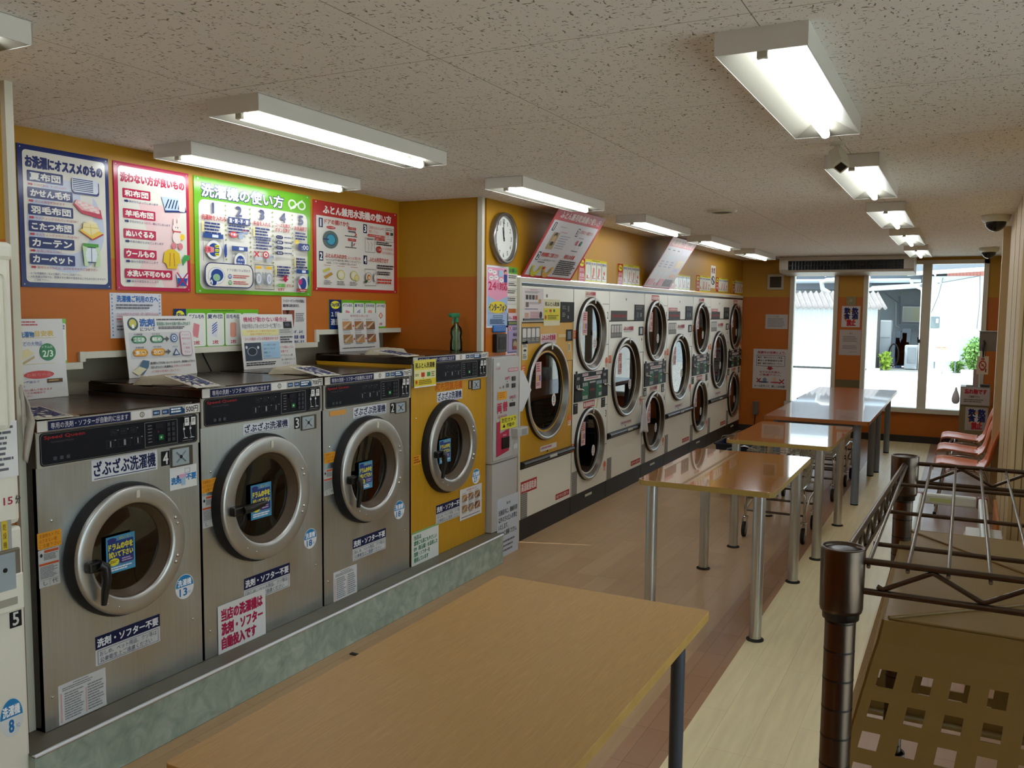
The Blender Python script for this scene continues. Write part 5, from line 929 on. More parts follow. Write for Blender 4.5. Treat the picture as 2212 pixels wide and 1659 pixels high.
    s = Sheet((XD+.0006, cyy-.13, .93), (0, 1, 0), (0, 0, 1), .25, .055, th=.0004, back='#d9d3bf'); (fuwa if flip else kosho)(s); s.build('lower_plate', r)
    MB().add([(XD+.001, y0+.56, .935), (XD+.001, y0+.575, .935), (XD+.001, y0+.53, .85), (XD+.001, y0+.51, .85)], [(0, 1, 2, 3)], ink('#d6c04c')).build('yellow_tape', r)
    grille(r, y0+.01, .36)
    return r
single(0, 'gold fronted dryer numbered 1 right behind the change machine', GOLD, '1')
stack(1, 'two-door stacked dryer with doors numbered 2 and 3, next to the gold dryer', '23', False)
single(2, 'cream one-door dryer numbered 4, second one-door dryer from the gold one', CREAM, '4')
stack(3, 'stacked dryer with doors numbered 5 and 6 beside the hanging white cloth', '56', True)
single(4, 'cream one-door dryer numbered 7 with bright window reflection, third one-door dryer', CREAM, '7')
stack(5, 'two-door stacked dryer numbered 8 and 9, third stack from the gold dryer', '89', False)
single(6, 'cream one-door dryer numbered 10, last one-door dryer before the far wall', CREAM, '10')
stack(7, 'two-door stacked dryer against the far orange wall, last of the row', '12', True)
def hang(u, v):
    return (XD+.05+.012*math.sin(9*u)*(v), 8.215+(u-.5)*(.03+.22*v), .835-.32*v-.03*abs(u-.5)*v+.012*math.sin(6*u))
o = MB().grid(hang, 12, 14, mat('white_cloth', '#d3d3d6', .95, bump=.4)).build('hanging_cloth', None, 'white cloth hanging between dryer 4 and dryers 5 and 6', 'cloth'); m_ = o.modifiers.new('s', 'SOLIDIFY'); m_.thickness = .003
MB().lathe((XD+.03, 8.215, .84), 'x', [(.0001, .03), (.009, .03), (.009, -.028), (.0001, -.028)], OFFW, 12).build('wall_hook', None, 'small peg holding the white cloth on the dryers', 'hook')
MB().box(-2.95, 5.60, 1.872, XD-.006, 12.58, 1.898, BLACK).build('gap_shade', kind='structure')  # black box put in as the shade of the gap under the surround
# boards above the dryers
XW2 = XD-.021
def yboard(a, b_, head, label, strip=.22, hid=False):
    s = onx(XW2, a, b_, th=.004, back='#dcd23c', gloss=.12); s.rect(0, 0, strip, 1, '#b52c2c').ell(strip/2, .2, strip*.36, .15, '#e6d848').text(head, strip*.22, .14, strip*.78, .26, '#5a2a1c', .03).text('羽毛', strip*.15, .42, strip*.85, .58, '#ecc0b8', .02).text('適量', strip*.15, .64, strip*.85, .8, '#ecc0b8', .02).rect(strip*.1, .86, strip*.9, .9, '#e0907c')
    s.lines(.45, .03, .8, .07, 1, '#55551c'); w_ = (1-strip-.02)/4
    for i in range(4):
        x0 = strip+.015+w_*i; s.rrect(x0, .1, x0+w_-.012, .93, .02, '#e2e2d4').text(('夏布団', '毛布', '羽毛布団', '炬燵布団')[i], x0+.01, .13, x0+w_-.025, .24, '#2a3a7c', .02); cx_ = x0+w_*.46
        if i == 0: s.poly([(cx_-.02, .36), (cx_+.03, .34), (cx_+.02, .62), (cx_-.03, .66)], '#cfdccf')
        elif i == 3: s.poly([(cx_, .45), (cx_+.035, .57), (cx_, .69), (cx_-.035, .57)], '#cc5a3a')
        else: s.poly([(cx_-.02, .34), (cx_+.035, .38), (cx_+.02, .74), (cx_-.035, .68)], '#dc8a80')
        s.ell(cx_-.03, .76, .022, None, '#c04a40').lines(x0+.02, .82, x0+w_-.03, .88, 1, '#c0504a')
    s.build('dryer_capacity_board', None, label, 'sign', 'yellow capacity boards over the dryers')
yboard((1249, 557), (1309, 612), '25kg', 'yellow capacity board between the two slanted signs, the nearer one partly behind the red one')
yboard((1334, 569), (1380, 618), '12kg', 'yellow capacity board just left of the paler slanted sign')
yboard((1446, 590), (1489.5, 627), '25kg', 'yellow capacity board just right of the paler slanted sign')
yboard((1504, 594), (1533, 631), '12kg', 'yellow capacity board left of the small no smoking sticker')
yboard((1546, 599), (1570.5, 632), '25kg', 'yellow capacity board right of the small no smoking sticker')
yboard((1582, 604), (1603, 635), '12kg', 'yellow capacity board closest to the far corner')
s = onx(XW2, (1536, 573), (1544.5, 623), th=.001, back='#d6d2c4', gloss=.3); s.text('禁', .15, .1, .42, .34, '#6a2a2c', .03).text('煙', .55, .1, .85, .34, '#6a2a2c', .03).ell(.5, .66, .42, .2, '#2a2a3c').ell(.5, .66, .3, .14, '#d6d2c4').line([(.25, .55), (.75, .78)], .14, '#2a2a3c').build('no_smoking_sign', None, 'narrow white no smoking sign among the yellow boards', 'sign')
# slanted signs leaning from the wall to the ceiling
def slanted(y0, y1, label, hdr, bg, kind):
    V = Vector((.30, 0, .485)); H = V.length; V.normalize(); O = Vector((XD-.015, y0, 1.94))+V*H
    s = Sheet(O, (0, 1, 0), V, y1-y0, H, th=.004, back=hdr, gloss=.25)
    if kind:
        s.rect(.03, .17, .965, .96, bg).text('ふとん兼用乾燥機の使い方', .1, .04, .94, .135, '#ecd9d6', .03)
        for n_, x, y in (('1', .07, .2), ('3', .56, .22), ('2', .07, .62)): s.rect(x, y, x+.045, y+.12, '#26263c').text(n_, x+.01, y+.015, x+.035, y+.105, '#eeeeee', .03)
        s.lines(.2, .24, .38, .27, 1, '#b0a6b0').lines(.25, .31, .45, .34, 1, '#c9a0b0').rect(.14, .33, .26, .45, '#b09a6c').ell(.2, .37, .03, .04, '#2a2018').ell(.2, .41, .025, .04, '#c9a67e').rect(.14, .455, .26, .57, '#a89468').ell(.2, .49, .03, .03, '#2a2620').lines(.29, .36, .5, .57, 6, '#a7a5b5', .4)
        s.text('ご利用コース選びつつ', .62, .235, .9, .285, '#c05058', .01).frame(.62, .31, .84, .58, .002, '#c6c6ce').rect(.66, .39, .70, .46, '#c0445a').rect(.74, .39, .78, .46, '#2f6a54').text('↑', .67, .48, .69, .52, '#888888').text('↑', .75, .48, .77, .52, '#888888').lines(.65, .34, .8, .37, 1, '#9a9aa6').lines(.65, .54, .8, .56, 1, '#55555c')
        s.text('使用前確認にご注意ください', .13, .62, .46, .68, '#c03c34', .02).text('※ふとんは図の様に並べて下さい', .13, .71, .46, .74, '#3c3838').lines(.13, .755, .3, .775, 1, '#3c3838').text('使用上の注意', .58, .61, .79, .67, '#c03c34', .03).lines(.53, .7, .93, .93, 8, '#3f3c3c', .6)
        for cx_, c_ in ((.17, '#c6c03a'), (.39, '#dca05a')):
            pts = [(cx_+.075*math.cos(a), .84+.1*math.sin(a)) for a in [-.3+i*.37 for i in range(11)]]; s.line(pts, .042, '#c9c44c').line(pts, .026, c_)
        s.poly([(.265, .82), (.29, .82), (.29, .8), (.315, .835), (.29, .87), (.29, .85), (.265, .85)], '#b5303c')
    else:
        s.rect(.02, .17, .98, .97, bg).text('乾燥機の使い方', .1, .04, .9, .14, '#e0c6b8', .03)
        for i in range(3):
            x = .08+.18*i; s.lines(x, .22, x+.1, .26, 1, '#66667a'); s.rect(x, .34, x+.11, .42, '#c3ccd4').lines(x, .45, x+.13, .6, 3, '#9a9fb4', .5).rect(x, .66, x+.12, .74, '#c9cfd6')
        s.rect(.62, .17, .625, .97, '#c9c6cc').rect(.66, .22, .93, .3, '#d3d0dc').rect(.68, .4, .9, .55, '#e0cfae').rect(.7, .58, .85, .63, '#b9b5d6').rect(.7, .7, .9, .75, '#e0b59c').rect(.05, .82, .25, .94, '#d68a9c').rect(.3, .88, .4, .94, '#d68a9c').rect(.42, .8, .58, .94, '#d68a9c').lines(.62, .8, .95, .95, 5, '#5c5870', .6)
    s.build('slanted_sign', None, label, 'sign', 'slanted signs over the dryers')
slanted(5.61, 6.49, 'red bordered slanted sign hanging over the gold dryer', '#b83438', '#cfccce', True)
slanted(8.27, 9.13, 'pale pink slanted sign, farther of the two over the dryers', '#c98f94', '#cbc8cc', False)

# ------------------------------------------------------------------ tables
def table(label, cx_, cy_, Wd, L, zt, th, rot, topm, edgem, legs, lr, legm, footm, apron=False, corner=.02):
    r = thing('work_table', label, 'table', (0, 0, 0), 'long work tables'); R_ = Matrix.Rotation(rot, 4, 'Z'); c = Vector((cx_, cy_, 0)); r.location = c; ORG[r.name] = c
    T = lambda x, y, z: c+(R_ @ Vector((x, y, z)))
    def outline(z, inset=0):
        p = []; hx, hy = Wd/2-inset, L/2-inset; rr = corner
        for sx, sy, a in ((1, 1, 0), (-1, 1, PI/2), (-1, -1, PI), (1, -1, 3*PI/2)):
            for i in range(5): q = a+PI/2*i/4; p.append(T(sx*(hx-rr)+rr*math.cos(q), sy*(hy-rr)+rr*math.sin(q), z))
        return p
    mb = MB(); n = 20; a = outline(zt-.001, .001); b_ = outline(zt-.003); d = outline(zt-th)
    mb.add(a, [tuple(range(n))], topm); mb.add(a+b_, [(i, n+i, n+(i+1) % n, (i+1) % n) for i in range(n)], topm); mb.add(b_+d, [(i, n+i, n+(i+1) % n, (i+1) % n) for i in range(n)], edgem); mb.add(d, [tuple(range(n))[::-1]], edgem)
    mb.build('tabletop', r)
    for x, y in legs:
        p = Vector((x, y, 0)); lg = MB().tube([p+Vector((0, 0, .012)), p+Vector((0, 0, zt-th))], lr, legm, 20).build('leg', r)
        MB().lathe(p, 'z', [(.0001, 0), (lr+.014 if footm else lr, 0), (lr+.014 if footm else lr+.001, .006), (lr*.6, .012), (lr*.6, .02), (lr+.001, .022)], RUBBER, 20).build('foot', lg)
    if apron:
        z0, z1 = zt-th-.045, zt-th; q = legs; mb = MB()
        for (x0, y0), (x1, y1) in ((q[0], q[1]), (q[3], q[2]), (q[0], q[3]), (q[1], q[2])): mb.tube([(x0, y0, (z0+z1)/2), (x1, y1, (z0+z1)/2)], .02, legm, 4)
        mb.build('apron', r)
    return r
table('matte oak table in the foreground with dark legs', -1.012, 1.865, .727, 1.412, .795, .028, 0, OAK, OAK, [(-.705, 1.28), (-.705, 2.44), (-1.315, 2.44), (-1.315, 1.28)], .021, DARKTUBE, False, corner=.012)
table('glossy wood table with steel legs and olive edge, nearest to the oak one', -1.178, 5.066, .722, 1.25, .795, .03, .004, GLOSSWOOD, EDGE, [(-.895, 4.501), (-.894, 5.61), (-1.47, 5.62), (-1.472, 4.51)], .031, SATIN, True, corner=.035)
table('glossy wood table with olive edge, second in the row with a wire cart under it', -1.122, 6.792, .718, 1.2, .795, .03, -.012, GLOSSWOOD, EDGE, [(-.842, 6.218), (-.837, 7.314), (-1.401, 7.371), (-1.422, 6.257)], .031, SATIN, True, corner=.035)
table('reddish table with grey legs, pushed against another in front of the window', -1.15, 9.03, .9, 1.84, .76, .035, 0, REDWOOD, mat('red_wood_edge', '#a86a3c', .3), [(-.803, 8.19), (-.815, 9.76), (-1.5, 9.80), (-1.5, 8.22)], .033, GREYTUBE, False, True, .03)
table('farthest reddish table with grey legs, right under the windows', -1.165, 10.83, .92, 1.75, .76, .035, 0, REDWOOD, MATS['red_wood_edge'], [(-.781, 10.02), (-.791, 11.5), (-1.54, 11.5), (-1.54, 10.02)], .033, GREYTUBE, False, True, .03)

p = at(768, 1414, 'z', .002); MB().box(p.x-.03, p.y-.012, 0, p.x+.03, p.y+.012, .006, RUBBER, .003).build('black_scrap', None, 'small black scrap on the floor between the plinth and the oak table', 'scrap')
# ------------------------------------------------------------------ wire carts
def make_cart(label, cx_, cy_, baskets):
    r = thing('wire_cart', label, 'cart', (cx_, cy_, 0), 'wire carts under the tables'); hx, hy = .215, .235; fr = MB(); Z = .56
    for sx in (-1, 1):
        fr.tube([(cx_+sx*hx, cy_-hy, .15), (cx_+sx*hx, cy_-hy, .34), (cx_+sx*hx*.96, cy_-hy*.93, .375), (cx_+sx*hx*.88, cy_-hy*.8, .385), (cx_+sx*hx*.88, cy_+hy*.8, .385), (cx_+sx*hx, cy_+hy*.97, .37), (cx_+sx*hx, cy_+hy, .34), (cx_+sx*hx, cy_+hy, .15)], .011, CHROME, 10)
        fr.tube([(cx_+sx*hx, cy_-hy, .20), (cx_+sx*hx*.95, cy_+hy*.3, .27), (cx_+sx*hx, cy_+hy, .30)], .009, CHROME, 8)
    for z in (.20, .30): fr.tube([(cx_-hx, cy_-hy, z), (cx_+hx, cy_-hy, z)], .009, mat('dark_steel', '#6a625a', .3, .9), 8).tube([(cx_-hx, cy_+hy, z), (cx_+hx, cy_+hy, z)], .009, MATS['dark_steel'], 8)
    fr.tube([(cx_-hx*.8, cy_+hy, .36), (cx_-hx*.8, cy_+hy+.03, .62), (cx_-hx*.8, cy_+hy+.12, .70), (cx_+hx*.8, cy_+hy+.12, .70), (cx_+hx*.8, cy_+hy+.03, .62), (cx_+hx*.8, cy_+hy, .36)], .011, CHROME, 8); fr.build('frame', r)
    for sx in (-1, 1):
        for sy in (-1, 1):
            x, y = cx_+sx*hx, cy_+sy*hy; mb = MB(); ox = -.02 if sx < 0 else -.008; oy = -.03
            mb.lathe((x, y, .15), 'z', [(.0001, .002), (.024, .002), (.026, -.006), (.02, -.012), (.0001, -.012)], CHROME, 16).box(x-.018, y-.045, .06, x-.015, y+.012, .14, ALU).box(x+.015, y-.045, .06, x+.018, y+.012, .14, ALU); c = mb.build('caster', r)
            MB().lathe((x, y+oy, .058), 'x', [(.0001, -.011), (.04, -.012), (.042, -.014), (.057, -.011), (.058, 0), (.057, .011), (.042, .014), (.04, .012), (.0001, .011)], RUBBER, 24).lathe((x, y+oy, .058), 'x', [(.0001, -.0145), (.038, -.0142), (.0385, .0142), (.0001, .0145)], mat('wheel_disc', '#8b8b84', .5), 20).build('wheel', c)
    for z0, z1 in baskets:
        mb = MB(); rw = .0022; a, b_ = hx*1.02, hy*1.0
        def ring(z, k): return [(cx_-a*k, cy_-b_*k, z), (cx_+a*k, cy_-b_*k, z), (cx_+a*k, cy_+b_*k, z), (cx_-a*k, cy_+b_*k, z)]
        for t in (0, .2, .4, .6, .8, 1): mb.tube(ring(z0+(z1-z0)*t, .86+.14*t), rw if 0 < t < 1 else .004, WIREW, 5, True)
        n = 11
        for i in range(n+1):
            f = -1+2*i/n
            for s_ in (-1, 1): mb.tube([(cx_+a*.86*f, cy_+s_*b_*.86, z0), (cx_+a*f, cy_+s_*b_, z1)], rw, WIREW, 4, cap=False).tube([(cx_+s_*a*.86, cy_+b_*.86*f, z0), (cx_+s_*a, cy_+b_*f, z1)], rw, WIREW, 4, cap=False)
            mb.tube([(cx_+a*.86*f, cy_-b_*.86, z0), (cx_+a*.86*f, cy_+b_*.86, z0)], rw, WIREW, 4, cap=False).tube([(cx_-a*.86, cy_+b_*.86*f, z0), (cx_+a*.86, cy_+b_*.86*f, z0)], rw, WIREW, 4, cap=False)
        mb.build('wire_basket', r)
    MB().tube([(cx_-hx*.8, cy_+hy+.12, .70), (cx_+hx*.8, cy_+hy+.12, .70)], .016, BLACK, 10).build('handle', r)
    return r
make_cart('wire basket cart standing under the second glossy table', -1.205, 6.86, [(.395, .66)])
make_cart('wire basket cart under the near end of the reddish table', -1.21, 8.50, [(.395, .62)])
make_cart('wire basket cart behind another one under the reddish table', -1.19, 9.28, [(.395, .62)])
# navy tubs
NAVY = mat('navy_plastic', '#1c2238', .35)
def tub(x0, y0, x1, y1, h, label):
    r = thing('navy_tub', label, 'tub', ((x0+x1)/2, (y0+y1)/2, 0), 'navy tubs on the floor'); mb = MB(); t = .006; f = .85
    cx_, cy_ = (x0+x1)/2, (y0+y1)/2
    def rg(z, k, i=0): return [Vector((cx_+sx*((x1-x0)/2*k-i), cy_+sy*((y1-y0)/2*k-i), z)) for sx, sy in ((-1, -1), (1, -1), (1, 1), (-1, 1))]
    L_ = [rg(.0, f), rg(h, 1), rg(h, 1, -.015), rg(h+.012, 1, -.015), rg(h+.012, 1, t), rg(.01, f, t)]
    vs = [p for l in L_ for p in l]; fs = [(k*4+i, k*4+(i+1) % 4, k*4+4+(i+1) % 4, k*4+4+i) for k in range(5) for i in range(4)]+[(0, 1, 2, 3), (20, 21, 22, 23)]
    mb.add(vs, fs, NAVY); mb.build('tub_body', r)
    MB().tube([(x0, cy_, h), (x0+.02, cy_, h+.06), (cx_, cy_, h+.10), (x1-.02, cy_, h+.06), (x1, cy_, h)], .006, ALU, 8).build('bail_handle', r)
tub(-2.20, 8.75, -1.78, 9.15, .36, 'dark navy tub on the floor near the far dryers, behind the glossy tables'); tub(-1.98, 8.05, -1.62, 8.45, .34, 'dark navy tub on the floor beside the reddish table')

# ------------------------------------------------------------------ wire rack with beige baskets
r = thing('wire_rack', 'dark bronze wire shelving rack at the right edge, close to the viewer', 'shelf', (.33, .9, 0))
PX = ((-.0833, .778), (-.0660, 1.33), (.84, .80), (.84, 1.33))
for x, y in PX:
    pm = MB().tube([(x, y, .02), (x, y, 1.47)], .0127, BRONZE, 24)
    for k in range(56): pm.lathe((x, y, .04+.0254*k), 'z', [(.01272, -.0009), (.01285, 0), (.01272, .0009)], mat('post_groove', '#2a2420', .5, .5), 24)
    pm.lathe((x, y, 0), 'z', [(.0001, 0), (.018, 0), (.018, .006), (.006, .008), (.006, .025)], RUBBER, 16); post = pm.build('post', r)
    MB().lathe((x, y, 1.4965), 'z', [(.0160, .001), (.0145, .0030), (.008, .0040), (.0001, .0043)], mat('post_cap_brown', '#2e2722', .35), 24).build('post_cap', post)
def shelf(z, full):
    mb = MB(); w_ = .0029; zt, zl = z, z-.026; (ax, ay), (bx_, by_), (cx_, cy_), (dx, dy) = PX
    for x, y in PX: mb.lathe((x, y, z), 'z', [(.0132, -.046), (.0168, -.0455), (.0177, -.042), (.0182, .0092), (.0178, .0102), (.0163, .0102), (.0160, .006)], BRONZE, 28).lathe((x, y, z-.053), 'z', [(.0130, 0), (.0150, .001), (.0155, .010)], BLACK, 24)
    for za in (zt, zl):
        mb.tube([(ax+.014, ay, za), (cx_-.014, cy_, za)], w_, BRONZE, 8).tube([(bx_+.014, by_, za), (dx-.014, dy, za)], w_, BRONZE, 8).tube([(ax, ay+.014, za), (bx_, by_-.014, za)], w_, BRONZE, 8).tube([(cx_, cy_+.014, za), (dx, dy-.014, za)], w_, BRONZE, 8)
    def zig(p, q, per):
        p, q = Vector(p), Vector(q); n = int((q-p).length/per*2); pts = []
        for i in range(n+1):
            for o_ in (-.12, 0, .12):
                t = (i+.6+o_)/(n+1); zz = zt-.0035-(zt-zl-.007)*((i+1) % 2)
                if o_: zz += .002 if (i+1) % 2 else -.002
                a = p.lerp(q, min(1, t)); pts.append((a.x, a.y, zz))
        return pts
    if full:
        mb.tube(zig((ax+.01, ay, 0), (cx_-.02, cy_, 0), .077), .0021, BRONZE, 7).tube(zig((bx_+.01, by_, 0), (dx-.02, dy, 0), .077), .0021, BRONZE, 7).tube(zig((ax, ay+.02, 0), (bx_, by_-.02, 0), .06), .0021, BRONZE, 7)
    for y in (.86, 1.01, 1.18): mb.tube([(bx_-.0, y, zt-.0045), (cx_, y, zt-.0045)], .0022, BRONZE, 8)
    x = ax+.0205
    while x < .82:
        mb.tube([(x, ay-.002, zt-.0045), (x, ay+.004, zt-.0015), (x, by_-.004, zt-.0015), (x, by_, zt-.0045)], .0017, mat('grey_steel_wire', '#9a948c', .3, 1) if full else BRONZE, 6); x += .0302
    mb.build('wire_shelf', r)
shelf(1.4915, True); shelf(1.06, False); shelf(.62, False); shelf(.12, False)
def basket(z0, z1, label, dx=0):
    r = thing('laundry_basket', label, 'basket', (.19+dx, 1.15, z0), 'upturned beige baskets on the wire rack')
    T_ = [Vector((-.060+dx, .964, z1)), Vector((.45+dx, .964, z1)), Vector((.45+dx, 1.40, z1)), Vector((-.066+dx, 1.395, z1))]
    Bm = [Vector((-.128+dx, .89, z0)), Vector((.52+dx, .875, z0)), Vector((.52+dx, 1.46, z0)), Vector((-.135+dx, 1.46, z0))]
    mb = MB(); mb.quad(*T_, BEIGEP); rr = .012
    inn = T_; Hh = z1-z0
    for k in range(4):
        a, b_ = T_[k], T_[(k+1) % 4]; c_, d_ = Bm[(k+1) % 4], Bm[k]; L_ = (b_-a).length; nx = int(L_/.0306); xs = [0]
        for i in range(nx): f0 = (i+.28)/nx; xs += [f0, f0+.5/nx]
        xs.append(1); zs = [0, .06, .13]; t = .155; hol = []
        while t < .86: zs += [t, t+.055]; t += .1
        zs = sorted(set(zs))+[.93, 1.0]
        P_ = lambda s_, t_: (a.lerp(b_, s_)).lerp(d_.lerp(c_, s_), t_)+Vector((0, 0, -.004*math.sin(PI*min(1, t_*8)) if t_ < .12 else 0))
        vs = [P_(s_, t_) for t_ in zs for s_ in xs]; n = len(xs); fs = []
        for j in range(len(zs)-1):
            band = zs[j] > .15 and zs[j+1] < .92 and abs(zs[j+1]-zs[j]-.055) < .004
            for i in range(n-1):
                if band and i % 2 == 1 and not (j % 4 == 0 and False): continue
                fs.append((j*n+i, j*n+i+1, (j+1)*n+i+1, (j+1)*n+i))
        mb.add(vs, fs, BEIGEP, False)
    o = mb.build('basket_shell', r); m_ = o.modifiers.new('s', 'SOLIDIFY'); m_.thickness = .0025; m_.offset = -1
    MB().tube([tuple(p) for p in Bm], .007, BEIGEP, 8, True).build('rim', r)
    mid = z1+.0012; M1 = (.14+dx, 1.15, mid)
    for pts, w_ in (([T_[0]+Vector((.004, .004, .001)), (.45+dx, T_[0].y+.004, mid)], .0016), ([T_[0]+Vector((.004, .006, .001)), M1], .0022), ([M1, (.40+dx, T_[0].y+.006, mid)], .0022), ([T_[3]+Vector((.006, -.006, .001)), M1], .0018), ([(.14+dx, T_[0].y, mid), (.14+dx, T_[3].y, mid)], .0016)):
        MB().tube(pts, w_, BEIGEP, 6).build('bottom_rib', r)
basket(1.068, 1.382, 'upturned beige laundry basket right below the top wire shelf'); basket(.63, .93, 'upturned beige laundry basket on the lower wire shelf', .01)

# ------------------------------------------------------------------ shell chairs along the right wall
def make_chair():
    r = thing('shell_chair', 'x', 'chair', (0, 0, 0), 'salmon shell chairs by the right wall')
    prof = [(.235, .385), (.232, .405), (.215, .425), (.17, .436), (.08, .43), (-.02, .418), (-.10, .412), (-.15, .42), (-.185, .45), (-.205, .50), (-.222, .58), (-.245, .68), (-.27, .765), (-.282, .79)]
    n = len(prof)
    def shell(u, v):
        k = min(n-2, int(u*(n-1))); f = u*(n-1)-k; a, b_ = prof[k], prof[k+1]; F = a[0]*(1-f)+b_[0]*f; Z = a[1]*(1-f)+b_[1]*f; e = abs(2*v-1)
        W_ = .225 if u < .5 else .225-.03*(u-.5)*2; 
        if u < .12: W_ *= .9+.1*u/.12
        if u > .9: W_ *= 1-.35*(u-.9)/.1
        c_ = e**4; 
        if u < .5: Z += .022*c_*(1 if u > .1 else u*10)-.006*(1-e*e)
        else: F += .035*c_*(1-.6*max(0, (u-.8)/.2))
        return (-F, (2*v-1)*W_, Z)
    o = MB().grid(shell, 52, 20, SALMON).build('seat_shell', r); m_ = o.modifiers.new('s', 'SOLIDIFY'); m_.thickness = .006; m_.offset = -1
    for s_ in (-1, 1):
        y = s_*.17; MB().tube([(-.20, y*1.15, .012), (-.15, y*1.02, .33), (-.135, y, .37), (-.10, y, .388), (.0, y, .392), (.08, y, .385), (.135, y, .36), (.165, y, .32), (.27, y*1.15, .012)], .0105, CHROME, 10).build('leg_frame', r)
        for x in (-.202, .272): MB().lathe((x, y*1.15, 0), 'z', [(.0001, 0), (.014, 0), (.014, .02), (.0108, .024)], RUBBER, 12).build('foot', r)
    MB().tube([(-.10, -.17, .388), (-.10, .17, .388)], .009, CHROME, 8).tube([(.08, -.17, .385), (.08, .17, .385)], .009, CHROME, 8).build('cross_bar', r)
    return r
ch = make_chair(); ch.location = (.045, 8.33, 0); ch['label'] = 'nearest of the three salmon shell chairs'
dup(ch, (.045, 9.2, 0), 0, 'middle one of the three salmon shell chairs'); dup(ch, (.06, 10.12, 0), 0, 'farthest of the three salmon shell chairs, beside the lost property stand')
# white frame stand seen through the rack
r = thing('white_frame_stand', 'white square-tube frame with dark red corners behind the wire rack', 'stand', (-.03, 5.8, 0)); FW = mat('white_frame_plastic', '#d8dcd2', .35); MR = mat('maroon_corner', '#7a2030', .4)
X0, X1, Y0, Y1, Zf = -.225, .155, 5.2, 6.43, .5
MB().box(X0+.03, Y1-.03, Zf-.07, X1-.03, Y1+.02, Zf, FW, .012).box(X0+.07, Y1-.032, Zf-.05, X0+.2, Y1-.029, Zf-.025, mat('pale_green_sticker', '#c3cf8a', .4)).build('cross_bar', r)
for x in (X0, X1): MB().box(x-.025, Y0, Zf-.07, x+.025, Y1-.03, Zf, FW, .012).build('side_rail', r)
for x in (X0, X1): MB().box(x-.03, Y1-.04, Zf-.075, x+.03, Y1+.024, Zf+.003, MR, .008).build('corner_cap', r)
for x in (X0, X1):
    for y in (Y0+.03, Y1-.01): MB().box(x-.02, y-.02, 0, x+.02, y+.02, Zf-.06, FW, .004).build('leg', r)
r = thing('cream_tub', 'cream rounded tub beside the white frame', 'tub', (.15, 5.55, 0)); MB().box(.05, 5.62, .001, .262, 5.92, .40, OFFW, .03).build('tub_body', r); MB().box(.06, 5.63, .398, .252, 5.91, .412, WHITEP, .006).build('lid', r)
MB().box(.262, 6.9, 0, .277, 7.7, .26, mat('orange_board', '#c8782c', .5)).build('orange_skirting_board', None, 'orange board standing at the foot of the beige wall', 'board')

# ------------------------------------------------------------------ air conditioner
r = thing('air_conditioner', 'long white ceiling-hung air conditioner over the left window', 'air conditioner', (-1.42, 12.3, 2.2))
def prism(mb, x0, x1, pts, m):
    n = len(pts); mb.add([(x, y, z) for x in (x0, x1) for y, z in pts], [tuple(range(n)), tuple(range(2*n-1, n-1, -1))]+[(i, n+i, n+(i+1) % n, (i+1) % n) for i in range(n)], m)
mb = MB(); ACM = mat('ac_casing', '#b9b3a4', .45)
prism(mb, -2.235, -2.12, [(12.0, ZC-.005), (11.985, 2.39), (11.99, 2.27), (12.03, 2.235), (12.6, 2.205), (12.6, ZC-.005)], ACM); prism(mb, -.72, -.60, [(12.0, ZC-.005), (11.985, 2.39), (11.99, 2.27), (12.03, 2.235), (12.6, 2.205), (12.6, ZC-.005)], ACM)
prism(mb, -2.12, -.72, [(12.0, ZC-.005), (11.985, 2.385), (12.06, 2.378), (12.06, 2.27), (11.99, 2.262), (12.03, 2.235), (12.6, 2.205), (12.6, ZC-.005)], ACM); mb.build('casing', r)
mb = MB(); mb.box(-2.12, 12.055, 2.262, -.72, 12.062, 2.38, BLACK)
for k in range(36): x = -2.1+.0395*k; mb.box(x, 12.0, 2.268, x+.003, 12.055, 2.378, mat('louver_dark', '#2c2823', .4))
mb.box(-2.12, 12.0, 2.318, -.72, 12.05, 2.324, MATS['louver_dark']); mb.build('louver_grille', r)

# ------------------------------------------------------------------ far wall fittings
YS = YF-.001
r = thing('wall_vent', 'square white vent with dark grille high on the far wall', 'vent', tuple(at(1675, 625, 'y', YF)))
s = ony(YS, (1659, 593), (1693, 626), th=.02, back='#b5ad9c'); s.rect(.15, .15, .85, .85, '#3a3228')
for k in range(9): s.rect(.15, .19+.07*k, .85, .205+.07*k, '#5c5344')
s.build('vent_grille', r)
s = ony(YS, (1654, 679), (1701, 711), th=.001, back='#c0bbb6'); s.text('クリーニングのご案内', .1, .08, .6, .2, '#44404c').lines(.1, .26, .9, .9, 7, '#77747c', .4).build('paper_notice', None, 'white landscape paper on the orange far wall under the vent', 'notice')
s = ony(YS, (1628, 753), (1699, 842), th=.002, back='#cdc8c4')
s.text('保健所の指導により、', .12, .055, .95, .115, '#a0303c', .03).rect(.1, .13, .93, .135, '#a0303c').frame(.1, .16, .93, .43, .012, '#5a3a44')
for k, t in enumerate(('●犬・猫などのペット用品', '●おしめ等直接的な物', '●車・庭用で使用のカーペット')): s.text(t, .14, .19+.075*k, .85, .235+.075*k, '#33303c', .02)
s.poly([(.44, .44), (.56, .44), (.56, .48), (.62, .48), (.5, .53), (.38, .48), (.44, .48)], '#a0303c').text('などのお洗濯は、', .2, .55, .82, .6, '#a0303c', .02).text('ご遠慮下さい。', .2, .62, .82, .67, '#a0303c', .02)
s.ell(.36, .77, .06, .05, '#7d8aa0').ell(.32, .83, .16, .02, '#4a5670').line([(.12, .74), (.24, .84)], .03, '#a0303c').line([(.24, .74), (.12, .84)], .03, '#a0303c').ell(.65, .75, .06, .05, '#d9b09c').ell(.68, .83, .16, .02, '#b5505a').line([(.78, .75), (.92, .86)], .03, '#a0303c').line([(.92, .75), (.78, .86)], .03, '#a0303c').text('ルールを守って、楽しくお洗濯！', .06, .9, .96, .96, '#2c4a5c', .02)
